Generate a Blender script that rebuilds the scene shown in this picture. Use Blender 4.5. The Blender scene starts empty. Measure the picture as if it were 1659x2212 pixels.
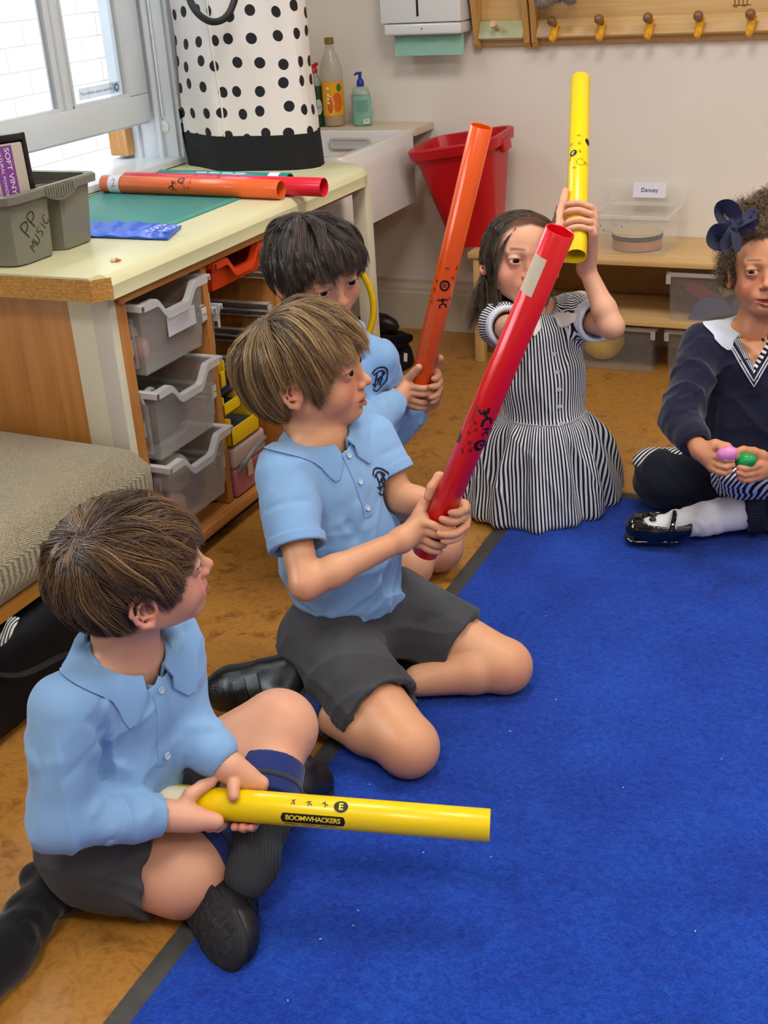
import bpy, bmesh, math, random
import numpy as np
from mathutils import Vector, Matrix, Euler
random.seed(7)
SC = bpy.context.scene
COL = SC.collection
PI = math.pi
# ---------------------------------------------------------------- camera
FPX, CAMH = 2600., 1.2
_P, _T, _R = [math.radians(a) for a in (25.15, -25.65, -3.65)]
fw = np.array([math.sin(_T)*math.cos(_P), math.cos(_T)*math.cos(_P), -math.sin(_P)])
_rt = np.array([math.cos(_T), -math.sin(_T), 0.]); _up = np.cross(_rt, fw)
cr = _rt*math.cos(_R) + _up*math.sin(_R); cu = _up*math.cos(_R) - _rt*math.sin(_R)
CAM = np.array([0, 0, CAMH])
def at(x, y, d):            # the place seen at a point of the photograph, d metres deep
    return CAM + (fw*FPX + cr*(x-829.5) - cu*(y-1106))/FPX*d
def atz(x, y, z):           # the same, on the level z
    k = fw*FPX + cr*(x-829.5) - cu*(y-1106); return CAM + k*((z-CAMH)/k[2])
cd = bpy.data.cameras.new('camera'); cam = bpy.data.objects.new('camera', cd); COL.objects.link(cam)
cd.sensor_fit = 'VERTICAL'; cd.sensor_height = 36; cd.lens = FPX/2212*36; cd.clip_start = .05; cd.clip_end = 60
cam.matrix_world = Matrix([[cr[0], cu[0], -fw[0], 0], [cr[1], cu[1], -fw[1], 0], [cr[2], cu[2], -fw[2], CAMH], [0, 0, 0, 1]])
SC.camera = cam
# ---------------------------------------------------------------- colours and materials
def lin(h):
    h = h.lstrip('#'); o = []
    for i in (0, 2, 4):
        v = int(h[i:i+2], 16)/255; o.append(v/12.92 if v <= .04045 else ((v+.055)/1.055)**2.4)
    return (*o, 1.)
class NT:
    def __init__(s, name):
        s.m = bpy.data.materials.new(name); s.m.use_nodes = True; s.t = s.m.node_tree; s.n = s.t.nodes; s.l = s.t.links
        s.b = s.n['Principled BSDF']
    def add(s, ty, **kw):
        n = s.n.new(ty)
        for k, v in kw.items():
            if k.startswith('i_'): n.inputs[k[2:].replace('_', ' ')].default_value = v
            else: setattr(n, k, v)
        return n
    def link(s, a, b): s.l.new(a, b)
    def math(s, op, a, b=None, c=None):
        n = s.n.new('ShaderNodeMath'); n.operation = op
        for i, v in enumerate((a, b, c)):
            if v is None: continue
            if isinstance(v, (int, float)): n.inputs[i].default_value = v
            else: s.l.new(v, n.inputs[i])
        return n.outputs[0]
    def mix(s, f, a, b, bt='MIX'):
        n = s.n.new('ShaderNodeMix'); n.data_type = 'RGBA'; n.blend_type = bt
        for sock, v in ((n.inputs[0], f), (n.inputs[6], a), (n.inputs[7], b)):
            if isinstance(v, (int, float, tuple)): sock.default_value = v
            else: s.l.new(v, sock)
        return n.outputs[2]
    def ramp(s, f, stops):
        n = s.n.new('ShaderNodeValToRGB'); e = n.color_ramp.elements
        while len(e) < len(stops): e.new(.5)
        for i, (p, c) in enumerate(stops): e[i].position = p; e[i].color = c
        s.l.new(f, n.inputs[0]); return n.outputs[0]
    def coord(s, scale=(1, 1, 1), kind='Object', rot=(0, 0, 0)):
        tc = s.n.new('ShaderNodeTexCoord'); mp = s.n.new('ShaderNodeMapping')
        mp.inputs['Scale'].default_value = scale; mp.inputs['Rotation'].default_value = rot
        s.l.new(tc.outputs[kind], mp.inputs[0]); return mp.outputs[0]
    def noise(s, co, scale, detail=3, rough=.5, dist=0):
        n = s.n.new('ShaderNodeTexNoise'); n.inputs['Scale'].default_value = scale; n.inputs['Detail'].default_value = detail
        n.inputs['Roughness'].default_value = rough; n.inputs['Distortion'].default_value = dist
        s.l.new(co, n.inputs['Vector']); return n.outputs['Fac']
    def bump(s, h, strength=.3, dist=.002, prev=None):
        n = s.n.new('ShaderNodeBump'); n.inputs['Strength'].default_value = strength; n.inputs['Distance'].default_value = dist
        s.l.new(h, n.inputs['Height'])
        if prev is not None: s.l.new(prev, n.inputs['Normal'])
        return n.outputs[0]
    def col(s, c): s.l.new(c, s.b.inputs['Base Color'])
    def nrm(s, c): s.l.new(c, s.b.inputs['Normal'])
def P(name, color, rough=.5, spec=.5, metal=0, var=0, vscale=8, bump=0, bscale=60, bdist=.001, trans=0, alpha=1, coat=0, sheen=0, sss=0, ior=1.45, emit=None, es=1):
    t = NT(name); c = lin(color) if isinstance(color, str) else color
    b = t.b; b.inputs['Base Color'].default_value = c; b.inputs['Roughness'].default_value = rough
    b.inputs['Specular IOR Level'].default_value = spec; b.inputs['Metallic'].default_value = metal
    b.inputs['Transmission Weight'].default_value = trans; b.inputs['Alpha'].default_value = alpha; b.inputs['IOR'].default_value = ior
    b.inputs['Coat Weight'].default_value = coat; b.inputs['Sheen Weight'].default_value = sheen
    if sss: b.inputs['Subsurface Weight'].default_value = sss; b.inputs['Subsurface Radius'].default_value = (.012, .005, .003); b.inputs['Subsurface Scale'].default_value = 1
    if emit: b.inputs['Emission Color'].default_value = lin(emit); b.inputs['Emission Strength'].default_value = es
    co = t.coord()
    if var:
        f = t.noise(co, vscale, 4)
        t.col(t.mix(t.ramp(f, [(.3, (0, 0, 0, 1)), (.7, (1, 1, 1, 1))]), tuple(x*(1-var) for x in c[:3])+(1,), tuple(min(1, x*(1+var)) for x in c[:3])+(1,)))
    if bump: t.nrm(t.bump(t.noise(co, bscale, 3), bump, bdist))
    return t.m
def wood(name, c1, c2, axis=1, scale=1., rough=.4, fine=1.):
    t = NT(name); sc = [14*scale]*3; sc[axis] = .9*scale
    co = t.coord(tuple(sc)); w = t.noise(co, 2.2, 5, .55, .6)
    sf = [120*scale]*3; sf[axis] = 3*scale
    g = t.noise(t.coord(tuple(sf)), 1.5, 3, .6)
    f = t.math('ADD', t.math('MULTIPLY', w, .75), t.math('MULTIPLY', g, .35*fine))
    t.col(t.ramp(f, [(.32, lin(c1)), (.72, lin(c2))])); t.b.inputs['Roughness'].default_value = rough
    t.nrm(t.bump(g, .15, .0006)); return t.m
# ---------------------------------------------------------------- mesh helpers
def nbm(): return bmesh.new()
def bx(bm, x0, x1, y0, y1, z0, z1, bev=0, seg=2, M=None):
    t = bmesh.new(); bmesh.ops.create_cube(t, size=1)
    for v in t.verts: v.co = Vector(((x0+x1)/2+v.co.x*(x1-x0), (y0+y1)/2+v.co.y*(y1-y0), (z0+z1)/2+v.co.z*(z1-z0)))
    if bev: bmesh.ops.bevel(t, geom=list(t.edges), offset=bev, segments=seg, profile=.6, affect='EDGES')
    if M is not None: bmesh.ops.transform(t, matrix=M, verts=t.verts)
    merge(bm, t); return bm
def merge(bm, t):
    me = bpy.data.meshes.new('tmp'); t.to_mesh(me); t.free(); bm.from_mesh(me); bpy.data.meshes.remove(me)
def frame(d, ref=None):
    d = Vector(d).normalized(); ref = Vector(ref) if ref is not None else (Vector((0, 0, 1)) if abs(d.z) < .9 else Vector((1, 0, 0)))
    u = (ref - d*ref.dot(d)).normalized(); return u, d.cross(u)
def rings(bm, rs, close_ends=(True, True), loop=True, uvw=None):
    R = [[bm.verts.new(p) for p in r] for r in rs]; n = len(rs[0])
    for a, b in zip(R, R[1:]):
        for i in range(n if loop else n-1): bm.faces.new((a[i], a[(i+1) % n], b[(i+1) % n], b[i]))
    if close_ends[0]: bm.faces.new(R[0][::-1])
    if close_ends[1]: bm.faces.new(R[-1])
    return R
def tube(bm, pts, r, seg=10, caps=(True, True), ref=None, flat=1.):
    pts = [Vector(p) for p in pts]; n = len(pts); rr = r if isinstance(r, (list, tuple)) else [r]*n
    t0 = (pts[1]-pts[0]); u, v = frame(t0, ref); out = []
    for i, p in enumerate(pts):
        t = (pts[min(i+1, n-1)]-pts[max(i-1, 0)]).normalized()
        u = (u - t*u.dot(t)).normalized(); v = t.cross(u)
        out.append([p+(u*math.cos(a)*flat+v*math.sin(a))*rr[i] for a in [2*PI*k/seg for k in range(seg)]])
    rings(bm, out, caps); return bm
def lathe(bm, prof, c=(0, 0, 0), seg=28, M=None, sy=1., ends=(True, True)):
    rs = []
    for r, z in prof:
        ring = [Vector((c[0]+r*math.cos(a), c[1]+r*sy*math.sin(a), c[2]+z)) for a in [2*PI*k/seg for k in range(seg)]]
        if M is not None: ring = [M @ p for p in ring]
        rs.append(ring)
    rings(bm, rs, ends); return bm
def prism(bm, poly, f, h0, h1):
    "poly of 2-D points; f(a,b,h) -> point"
    a = [bm.verts.new(f(p[0], p[1], h0)) for p in poly]; b = [bm.verts.new(f(p[0], p[1], h1)) for p in poly]; n = len(poly)
    for i in range(n): bm.faces.new((a[i], a[(i+1) % n], b[(i+1) % n], b[i]))
    bm.faces.new(a[::-1]); bm.faces.new(b); return bm
def spline(pts, n=8):
    pts = [Vector(p) for p in pts]; out = []
    q = [pts[0]*2-pts[1]]+pts+[pts[-1]*2-pts[-2]]
    for i in range(1, len(q)-2):
        for k in range(n):
            t = k/n; a, b, c, d = q[i-1:i+3]
            out.append(.5*((2*b)+(c-a)*t+(2*a-5*b+4*c-d)*t*t+(3*b-a-3*c+d)*t**3))
    out.append(pts[-1]); return out
WM = {}
def obj(name, bm, m, parent=None, smooth=True, kind=None, angle=.7, local=False):
    me = bpy.data.meshes.new(name)
    if isinstance(bm, bmesh.types.BMesh):
        bmesh.ops.recalc_face_normals(bm, faces=bm.faces); bm.to_mesh(me); bm.free()
    else: me = bm
    me.name = name
    o = bpy.data.objects.new(name, me); COL.objects.link(o)
    for mm in (m if isinstance(m, (list, tuple)) else [m]): me.materials.append(mm)
    if parent is not None:
        o.parent = parent; W = WM.get(parent, Matrix())
        if not local: me.transform(W.inverted())
        WM[o] = W
    if smooth:
        me.shade_smooth()
        if angle: 
            try: me.set_sharp_from_angle(angle=angle)
            except Exception: pass
    if kind: o['kind'] = kind
    return o
def thing(name, label, cat, loc=(0, 0, 0), rotz=0, group=None, rot=None):
    o = bpy.data.objects.new(name, None); COL.objects.link(o); o.empty_display_size = .05
    M = Matrix.Translation(Vector(loc)) @ (Euler(rot).to_matrix().to_4x4() if rot else Matrix.Rotation(rotz, 4, 'Z'))
    o.location = Vector(loc); o.rotation_euler = Euler(rot) if rot else (0, 0, rotz); WM[o] = M
    o['label'] = label; o['category'] = cat
    if group: o['group'] = group
    return o
def tag(o, label, cat, group=None, kind=None):
    o['label'] = label; o['category'] = cat
    if group: o['group'] = group
    if kind: o['kind'] = kind
    return o
def recentre(o):
    "move a top-level mesh's origin to the middle of its base"
    me = o.data; co = np.empty(len(me.vertices)*3); me.vertices.foreach_get('co', co); co = co.reshape(-1, 3)
    lo, hi = co.min(0), co.max(0); c = Vector(((lo[0]+hi[0])/2, (lo[1]+hi[1])/2, lo[2]))
    me.transform(Matrix.Translation(-c)); o.location = c; WM[o] = Matrix.Translation(c); return o
def copy_tree(o, parent=None):
    c = o.copy(); COL.objects.link(c)
    if parent is not None: c.parent = parent
    for ch in list(o.children): copy_tree(ch, c)
    return c
def text_bm(s, size, depth=0, maxlen=None, shear=0, ox=0, space=1):
    cu_ = bpy.data.curves.new('t', 'FONT'); cu_.body = s; cu_.size = size; cu_.align_x = 'CENTER'; cu_.align_y = 'CENTER'
    cu_.resolution_u = 3; cu_.shear = shear; cu_.offset = ox; cu_.space_character = space
    o = bpy.data.objects.new('t', cu_); COL.objects.link(o); bpy.context.view_layer.update()
    me = bpy.data.meshes.new_from_object(o.evaluated_get(bpy.context.evaluated_depsgraph_get()))
    bpy.data.objects.remove(o); bpy.data.curves.remove(cu_)
    bm = bmesh.new(); bm.from_mesh(me); bpy.data.meshes.remove(me)
    if maxlen:
        for _ in range(6):
            e = [e for e in bm.edges if e.calc_length() > maxlen]
            if not e: break
            bmesh.ops.subdivide_edges(bm, edges=e, cuts=1); bmesh.ops.triangulate(bm, faces=[f for f in bm.faces if len(f.verts) > 3])
    return bm
def place(bm, o, ex, ey, lift=0):
    "flat lettering on the plane through o with axes ex, ey"
    o, ex, ey = Vector(o), Vector(ex).normalized(), Vector(ey).normalized(); n = ex.cross(ey)
    for v in bm.verts: v.co = o+ex*v.co.x+ey*v.co.y+n*(v.co.z+lift)
    return bm
# ================================================================= ROOM
XW, YB = -1.95, 3.71
XR, YF, ZC = 1.7, -1.6, 2.35
wall_m = P('wall paint', '#ebe4da', .75, .3, var=.03, vscale=3, bump=.12, bscale=180, bdist=.001)
ceil_m = P('ceiling paint', '#f2efe8', .8)
white_gloss = P('white gloss paint', '#dfe5ea', .3, .5, var=.03, vscale=6, bump=.06, bscale=30)
skirt_m = P('skirting paint', '#cfc4ae', .4, .5, var=.03)
# marbled ochre linoleum
t = NT('marbled linoleum'); co = t.coord()
n1 = t.noise(co, 9, 6, .62, 1.6); n2 = t.noise(t.coord((1, 1, 1), rot=(0, 0, .7)), 26, 5, .65, 2.2); n3 = t.noise(co, 2.2, 2)
f = t.math('ADD', t.math('MULTIPLY', n1, .55), t.math('MULTIPLY', n2, .45))
c = t.ramp(f, [(.36, lin('#7d4f1c')), (.45, lin('#a97431')), (.52, lin('#bd873c')), (.59, lin('#a8722f')), (.68, lin('#c9975a'))])
c = t.mix(t.math('MULTIPLY', n3, .35), c, lin('#96632a')); t.col(c)
t.b.inputs['Roughness'].default_value = .42; t.nrm(t.bump(n2, .08, .001)); lino = t.m
bm = nbm(); bx(bm, XW-.3, XR, YF, YB+.15, -.05, 0); floor = obj('floor', bm, lino, kind='structure', smooth=False)
bm = nbm(); bx(bm, XW-.3, XR, YF, YB+.15, ZC, ZC+.06); obj('ceiling', bm, ceil_m, kind='structure', smooth=False)
bm = nbm(); bx(bm, XW-.3, XR, YB, YB+.15, 0, ZC); obj('wall_back', bm, wall_m, kind='structure', smooth=False)
bm = nbm(); bx(bm, XR, XR+.15, YF, YB+.15, 0, ZC); obj('wall_right', bm, wall_m, kind='structure', smooth=False)
bm = nbm(); bx(bm, XW-.3, XR+.15, YF-.15, YF, 0, ZC); obj('wall_front', bm, wall_m, kind='structure', smooth=False)
# left wall with two window openings: Y 1.9-2.92 and Y -.3-1.2
W0, W1, ZS, ZT = 1.86, 2.925, .685, 1.95
V0, V1 = -.5, 1.3
bm = nbm(); xa, xb = XW-.2, XW
for y0, y1, z0, z1 in ((YF, V0, 0, ZC), (V0, V1, 0, ZS), (V0, V1, ZT, ZC), (V1, W0, 0, ZC), (W0, W1, 0, ZS), (W0, W1, ZT, ZC), (W1, YB, 0, ZC)):
    bx(bm, xa, xb, y0, y1, z0, z1)
obj('wall_left', bm, wall_m, kind='structure', smooth=False)
# skirting board on the back wall
bm = nbm()
prism(bm, [(0, 0), (.018, 0), (.018, .125), (.014, .132), (.014, .142), (.010, .150), (.006, .158), (.006, .168), (0, .172)], lambda a, b, h: Vector((h, YB-a, b)), -1.95, XR)
obj('baseboard_back', bm, skirt_m, kind='structure', angle=.4)
glass = P('window glass', '#ffffff', 0, .5, trans=1, ior=1.0)
def window(n, y0, y1, panes, xs=-2.035, open_=.1):
    w = bpy.data.objects.new('window_%d' % n, None); COL.objects.link(w); w['kind'] = 'structure'; WM[w] = Matrix()
    bm = nbm()                                    # lining, beads and architrave
    for (a, b, s) in ((y1-.03, y1, 1), (y0, y0+.03, -1)):
        bx(bm, XW-.2, XW+.001, a, b, ZS, ZT, .002)
    bx(bm, XW-.2, XW+.001, y0, y1, ZT-.03, ZT, .002)
    for yy, s in ((y1, 1), (y0, -1)):             # moulded architrave on the wall face
        prof = [(0, 0), (.012, 0), (.016, .012), (.016, .03), (.02, .036), (.02, .05), (.026, .056), (.026, .075), (0, .075)]
        prism(bm, prof, lambda a, b, h: Vector((XW+a, yy+s*(b-.02), h)), ZS-.0, ZT+.06)
    for yy, s in ((y1-.03, -1), (y0+.03, 1)):     # staff bead beside the sliding sash
        bx(bm, xs+.032, xs+.046, min(yy, yy+s*.016), max(yy, yy+s*.016), ZS, ZT, .003)
        bx(bm, xs-.055, xs-.03, min(yy, yy+s*.014), max(yy, yy+s*.014), ZS, ZT, .003)
    obj('frame', bm, white_gloss, w, angle=.5)
    bm = nbm(); bx(bm, XW-.21, XW+.012, y0-.02, y1+.02, ZS-.0, ZS+.018, .004)
    obj('window_sill', bm, white_gloss, w)
    bm = nbm(); zb = ZS+.018+open_; st = .078; a, b = y0+.045, y1-.045; zt = zb+.62
    bx(bm, xs-.018, xs+.022, a, a+st, zb+.0725, zt-.0505, .003); bx(bm, xs-.018, xs+.022, b-st, b, zb+.0725, zt-.0505, .003)
    bx(bm, xs-.018, xs+.022, a, b, zb, zb+.072, .003); bx(bm, xs-.018, xs+.022, a, b, zt-.05, zt, .003)
    bx(bm, xs-.015, xs+.016, a+.002, b-.002, zb-.005, zb-.0005)
    iw = (b-a-2*st-(panes-1)*.055)/panes; ys = [b-st-(k+1)*iw-k*.055 for k in range(panes)]
    for k in range(1, panes):
        m = ys[k-1]; bx(bm, xs-.012, xs+.012, m-.055, m, zb+.0725, zt-.0505, .002); bx(bm, xs+.011, xs+.022, m-.040, m-.015, zb+.07, zt-.05, .003)
    for yk in ys:                                 # glazing bevels
        for (p, q, r_, s) in ((yk, yk+.008, zb+.07, zt-.05), (yk+iw-.008, yk+iw, zb+.07, zt-.05)): bx(bm, xs+.0, xs+.016, p, q, r_, s, .002)
        bx(bm, xs, xs+.018, yk, yk+iw, zb+.07, zb+.08, .002)
    sash = obj('sash', bm, white_gloss, w, angle=.5)
    for yk in ys:
        bm = nbm(); bx(bm, xs-.003, xs, yk-.004, yk+iw+.004, zb+.066, zt-.046); obj('pane', bm, glass, sash, smooth=False)
    bm = nbm(); z2 = zt-.05                        # upper sash, fixed outside
    for p, q, r_, s in ((a, b, z2, z2+.045), (a, b, ZT-.07, ZT-.03), (a, a+.05, z2, ZT-.03), (b-.05, b, z2, ZT-.03)): bx(bm, xs-.062, xs-.026, p, q, r_, s, .003)
    for k in range(1, panes): bx(bm, xs-.056, xs-.03, ys[k-1]-.045, ys[k-1]-.015, z2, ZT-.03, .002)
    up = obj('upper_sash', bm, white_gloss, w, angle=.5)
    bm = nbm(); bx(bm, xs-.046, xs-.043, a+.04, b-.04, z2+.03, ZT-.05); obj('pane', bm, glass, up, smooth=False)
    return w, sash, zb
w1, sash1, zb1 = window(1, W0, W1, 3)
window(2, V0, V1, 4)
# pulley disc and sash cord on the right lining
bm = nbm(); lathe(bm, [(0, 0), (.0165, 0), (.0165, .004), (.013, .006), (.004, .0065), (.003, .004), (0, .004)], M=Matrix.Translation((XW-.035, W1-.03, .785)) @ Matrix.Rotation(PI/2, 4, 'X'), seg=24)
o = obj('cord_disc', bm, P('white plastic', '#e9e9e6', .35), w1)
bm = nbm(); tube(bm, [(XW-.033+.0005*math.sin(k*2.), W1-.035, .81+k*.02) for k in range(52)], [.0028+.0006*(k % 2) for k in range(52)], 6); obj('sash_cord', bm, P('cord', '#eceff2', .8, bump=.5, bscale=400), w1)
# sticker on the pane
stick = P('sticker pale blue', '#c5dcef', .5, alpha=.45)
bm = nbm(); bx(bm, -2.034, -2.0335, 2.607, 2.785, .889, .917); st = obj('sticker', bm, stick, sash1, smooth=False)
inkb = P('blue ink', '#1d4f8e', .5)
bm = text_bm('This window opens upwards', .0118); place(bm, (-2.0333, 2.68, .903), (0, 1, 0.0), (0, 0, 1), .0003)
for v in bm.verts: v.co.x = -2.0331
obj('lettering', bm, inkb, st, smooth=False)
bm = nbm(); tube(bm, [(-2.0331, 2.768+.009*math.cos(a), .903+.009*math.sin(a)) for a in [2*PI*k/20 for k in range(21)]], .0013, 5)
tube(bm, [(-2.0331, 2.768+.004*math.cos(a), .903+.006*math.sin(a)) for a in [PI*.3+1.4*PI*k/12 for k in range(13)]], .001, 5)
bx(bm, -2.0333, -2.033, 2.753, 2.7545, .893, .914); obj('emblem', bm, inkb, st)
# ---- outside the window
t = NT('painted brick'); co = t.coord((1, 1, 1), rot=(0, 0, 0))
sep = t.n.new('ShaderNodeSeparateXYZ'); t.link(co, sep.inputs[0]); cmb = t.n.new('ShaderNodeCombineXYZ'); t.link(sep.outputs[1], cmb.inputs[0]); t.link(sep.outputs[2], cmb.inputs[1])
br = t.n.new('ShaderNodeTexBrick'); t.link(cmb.outputs[0], br.inputs['Vector']); br.inputs['Scale'].default_value = 1
br.inputs['Brick Width'].default_value = .26; br.inputs['Row Height'].default_value = .1; br.inputs['Mortar Size'].default_value = .004; br.inputs['Mortar Smooth'].default_value = .4
br.inputs['Color1'].default_value = lin('#f6f4ee'); br.inputs['Color2'].default_value = lin('#efece4'); br.inputs['Mortar'].default_value = lin('#b9b4a8')
n = t.noise(co, 5, 5, .6); t.col(t.mix(t.ramp(n, [(.60, (0, 0, 0, 1)), (.70, (.7, .7, .7, 1))]), br.outputs['Color'], lin('#b3a888')))
t.nrm(t.bump(br.outputs['Fac'], -.4, .004)); brick = t.m
bm = nbm(); bx(bm, -3.9, -3.7, -1.5, 7.5, -.3, 2.6); tag(recentre(obj('brick_wall', bm, brick, smooth=False)), 'white painted brick wall of the yard outside the window', 'wall')
bm = nbm(); bx(bm, -4.2, XW-.2, -2, 7.5, -.35, -.3); tag(recentre(obj('yard_ground', bm, P('yard paving', '#d9d6cf', .8, var=.1), smooth=False)), 'pale paved yard ground outside below the window', 'ground')
bm = nbm(); tube(bm, [(-3.62, 5.13, -.3), (-3.62, 5.13, 1.3)], .045, 12); 
for z in (.4, .95): lathe(bm, [(.05, z), (.056, z+.005), (.056, z+.03), (.05, z+.035)], (-3.62, 5.13, 0), 12)
tag(recentre(obj('drainpipe', bm, P('rusty brown paint', '#a58d80', .6, var=.25, vscale=4))), 'brown weathered drainpipe on the white wall outside the window', 'pipe')
bm = nbm(); bx(bm, -2.145, -2.085, W1-.075, W1-.035, .712, .80, .004); 
tag(recentre(obj('wood_block', bm, wood('raw pine', '#b9783a', '#e2a866', 2, 2))), 'small raw wooden block wedged under the raised window sash', 'block')
# ================================================================= RUG
t = NT('blue carpet'); co = t.coord(); n1 = t.noise(co, 420, 3, .7); n2 = t.noise(co, 90, 3, .6, .8); n3 = t.noise(co, 6, 3)
f = t.math('ADD', t.math('MULTIPLY', n1, .45), t.math('ADD', t.math('MULTIPLY', n2, .35), t.math('MULTIPLY', n3, .25)))
t.col(t.ramp(f, [(.36, lin('#08227c')), (.52, lin('#0f3ea8')), (.66, lin('#1e56c4'))])); t.b.inputs['Roughness'].default_value = .95; t.b.inputs['Specular IOR Level'].default_value = .15
t.b.inputs['Sheen Weight'].default_value = .08
t.nrm(t.bump(n2, .7, .004, t.bump(n1, .8, .003))); carpet = t.m
RX = -.828; RYE = 2.56
rug = thing('rug', 'large blue classroom rug with a dark grey border strip', 'rug', (.3, 1.2, 0))
bm = nbm(); NX, NY = 150, 190; gx = [RX+.036+(1.55-RX-.036)*i/NX for i in range(NX+1)]; gy = [-.6+(RYE-.04+.6)*j/NY for j in range(NY+1)]
rng = np.random.RandomState(3)
G = [[bm.verts.new((x+(rng.uniform(-.003, .003) if i == 0 else 0), y, .0105+rng.uniform(-.0012, .0012) if 0 < i else .008)) for i, x in enumerate(gx)] for y in gy]
for j in range(NY):
    for i in range(NX): bm.faces.new((G[j][i], G[j][i+1], G[j+1][i+1], G[j+1][i]))
bx(bm, RX+.034, 1.55, -.6, RYE-.04, .0006, .0085); obj('pile', bm, carpet, rug)
bm = nbm()
bx(bm, RX, RX+.04, -.62, RYE, .0003, .006, .002); bx(bm, RX+.04, 1.59, RYE-.042, RYE, .0003, .006, .002)
obj('border', bm, P('dark rubber edging', '#44433f', .7, .4, var=.15, vscale=40, bump=.5, bscale=300), rug)
lint = P('lint white', '#c9ced6', .8)
fleck0 = None
rng = np.random.RandomState(11)
for k, (px, py) in enumerate([(1200, 1512), (1100, 1580), (800, 1695), (1062, 1850), (775, 1968), (765, 2000), (912, 1842), (1560, 1640), (620, 2160), (1345, 1700), (1180, 1330), (690, 2030), (1500, 2010), (975, 1800)]):
    p = atz(px, py, .0125)
    if fleck0 is None:
        bm = nbm(); tube(bm, spline([(0, 0, 0), (.0015, .001, .001), (.0028, -.0003, 0)], 3), .0006, 5); fleck0 = obj('lint_fleck', bm, lint); o = fleck0
    else: o = fleck0.copy(); COL.objects.link(o)
    o.location = p; o.rotation_euler = (0, 0, rng.uniform(0, 6)); tag(o, 'tiny pale fleck of lint on the blue rug', 'lint', 'lint flecks on the rug')
# ================================================================= COUNTER AND TRAY UNIT
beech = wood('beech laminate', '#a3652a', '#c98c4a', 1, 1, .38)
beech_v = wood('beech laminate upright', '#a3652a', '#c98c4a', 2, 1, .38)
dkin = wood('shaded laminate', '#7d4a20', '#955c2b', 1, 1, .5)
cream = P('cream laminate', '#dedbaf', .33, .5, var=.03, vscale=5)
cream_pt = P('cream paint', '#dcd6bd', .45, .4, var=.03, bump=.08, bscale=90)
t = NT('chipboard'); co = t.coord((1, 1, 1)); v = t.n.new('ShaderNodeTexVoronoi'); v.inputs['Scale'].default_value = 170; t.link(co, v.inputs['Vector'])
n = t.noise(co, 60, 5, .7); n = t.noise(t.coord((1, 1, 2.2)), 75, 7, .75, 2.5); f = t.math('ADD', t.math('MULTIPLY', v.outputs['Distance'], .15), t.math('MULTIPLY', n, .95))
t.col(t.ramp(f, [(.28, lin('#5e3714')), (.42, lin('#a8742f')), (.6, lin('#cf9a4e')), (.8, lin('#e0b673'))])); t.b.inputs['Roughness'].default_value = .85
t.nrm(t.bump(f, .6, .003)); chip = t.m
CT, CB, CXF, CY0, CY1 = .683, .637, -1.378, 1.745, 2.99
counter = thing('counter', 'cream laminate worktop along the window with rounded front and bare chipboard end', 'counter', (-1.66, 2.37, CB))
bm = nbm()
# outline with clipped near corner and rounded far corner, extruded with a rolled front edge
front = [(0, 0), (-.001, .012), (0.001, .026), (-.005, .038), (-.014, .0445), (-.026, .046)]
def cy_at(x):   # far end: rounded corner
    return 0
rows = []
ys = [CY0+.03]+[CY0+.03+(CY1-.12-CY0-.03)*k/6 for k in range(1, 7)]
for y in ys: rows.append([(CXF+a, y, CB+b) for a, b in front])
for k in range(1, 9):
    an = PI/2*k/8; cxx, cyy = CXF-.12, CY1-.12
    rows.append([(cxx+(.12+a)*math.cos(an), cyy+(.12+a)*math.sin(an), CB+b) for a, b in front])
R = [[bm.verts.new(p) for p in r] for r in rows]
for a, b in zip(R, R[1:]):
    for i in range(len(front)-1): bm.faces.new((a[i], a[i+1], b[i+1], b[i]))
topo = [r[-1] for r in R]; boto = [r[0] for r in R]
c1 = bm.verts.new((XW+.002, CY1-.001, CT)); c2 = bm.verts.new((XW+.002, CY0, CT)); c3 = bm.verts.new((CXF-.026, CY0, CT))
bm.faces.new(topo+[c1, c2, c3])
d1 = bm.verts.new((XW+.002, CY1-.001, CB)); d2 = bm.verts.new((XW+.002, CY0, CB)); d3 = bm.verts.new((CXF-.026, CY0, CB))
bm.faces.new((boto+[d1, d2, d3])[::-1])
bm.faces.new((c3, c2, d2, d3)); bm.faces.new([topo[0], c3, d3]+[r for r in R[0][:-1]])
bm.faces.new([c1, topo[-1]]+[R[-1][i] for i in range(len(front)-2, -1, -1)]+[d1]); bm.faces.new((c2, c1, d1, d2))
obj('worktop', bm, cream, counter, angle=.5)
bm = nbm(); pr = [(-.30, 0), (-.026-.004, 0), (-.012, .006), (-.004, .02)]
pts = [(XW+.003, CY0-.002), (CXF-.023, CY0-.002), (CXF+.002, CY0+.029)]
a = [bm.verts.new((x, y, CB+.0015)) for x, y in pts]; b = [bm.verts.new((x, y, CT-.0035)) for x, y in pts]
for i in range(2): bm.faces.new((a[i], a[i+1], b[i+1], b[i]))
bmesh.ops.subdivide_edges(bm, edges=list(bm.edges), cuts=30, use_grid_fill=True)
for v_ in bm.verts:
    if v_.link_faces: v_.co.y += random.uniform(-.0006, .0006)
obj('chipboard_edge', bm, chip, counter)['label'] = 'bare chipboard edge'
for nm, mt, dims, lab in (('wooden end panel', beech_v, (-1.93, -1.508, 1.80, 1.816, 0, CB), None),):
    bm = nbm(); bx(bm, *dims, .001); obj('end_panel', bm, mt, counter)['label'] = 'brown wood-grain end panel'
bm = nbm(); bx(bm, -1.508, -1.4125, 1.799, 1.822, 0, CB, .002); 
obj('corner_post', bm, cream_pt, counter)
bm = nbm(); bx(bm, -1.452, -1.412, 1.7975, 1.8, 0, CB, .001); obj('corner_strip', bm, P('grey white paint', '#cfc8bd', .45, var=.04), counter)
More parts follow.
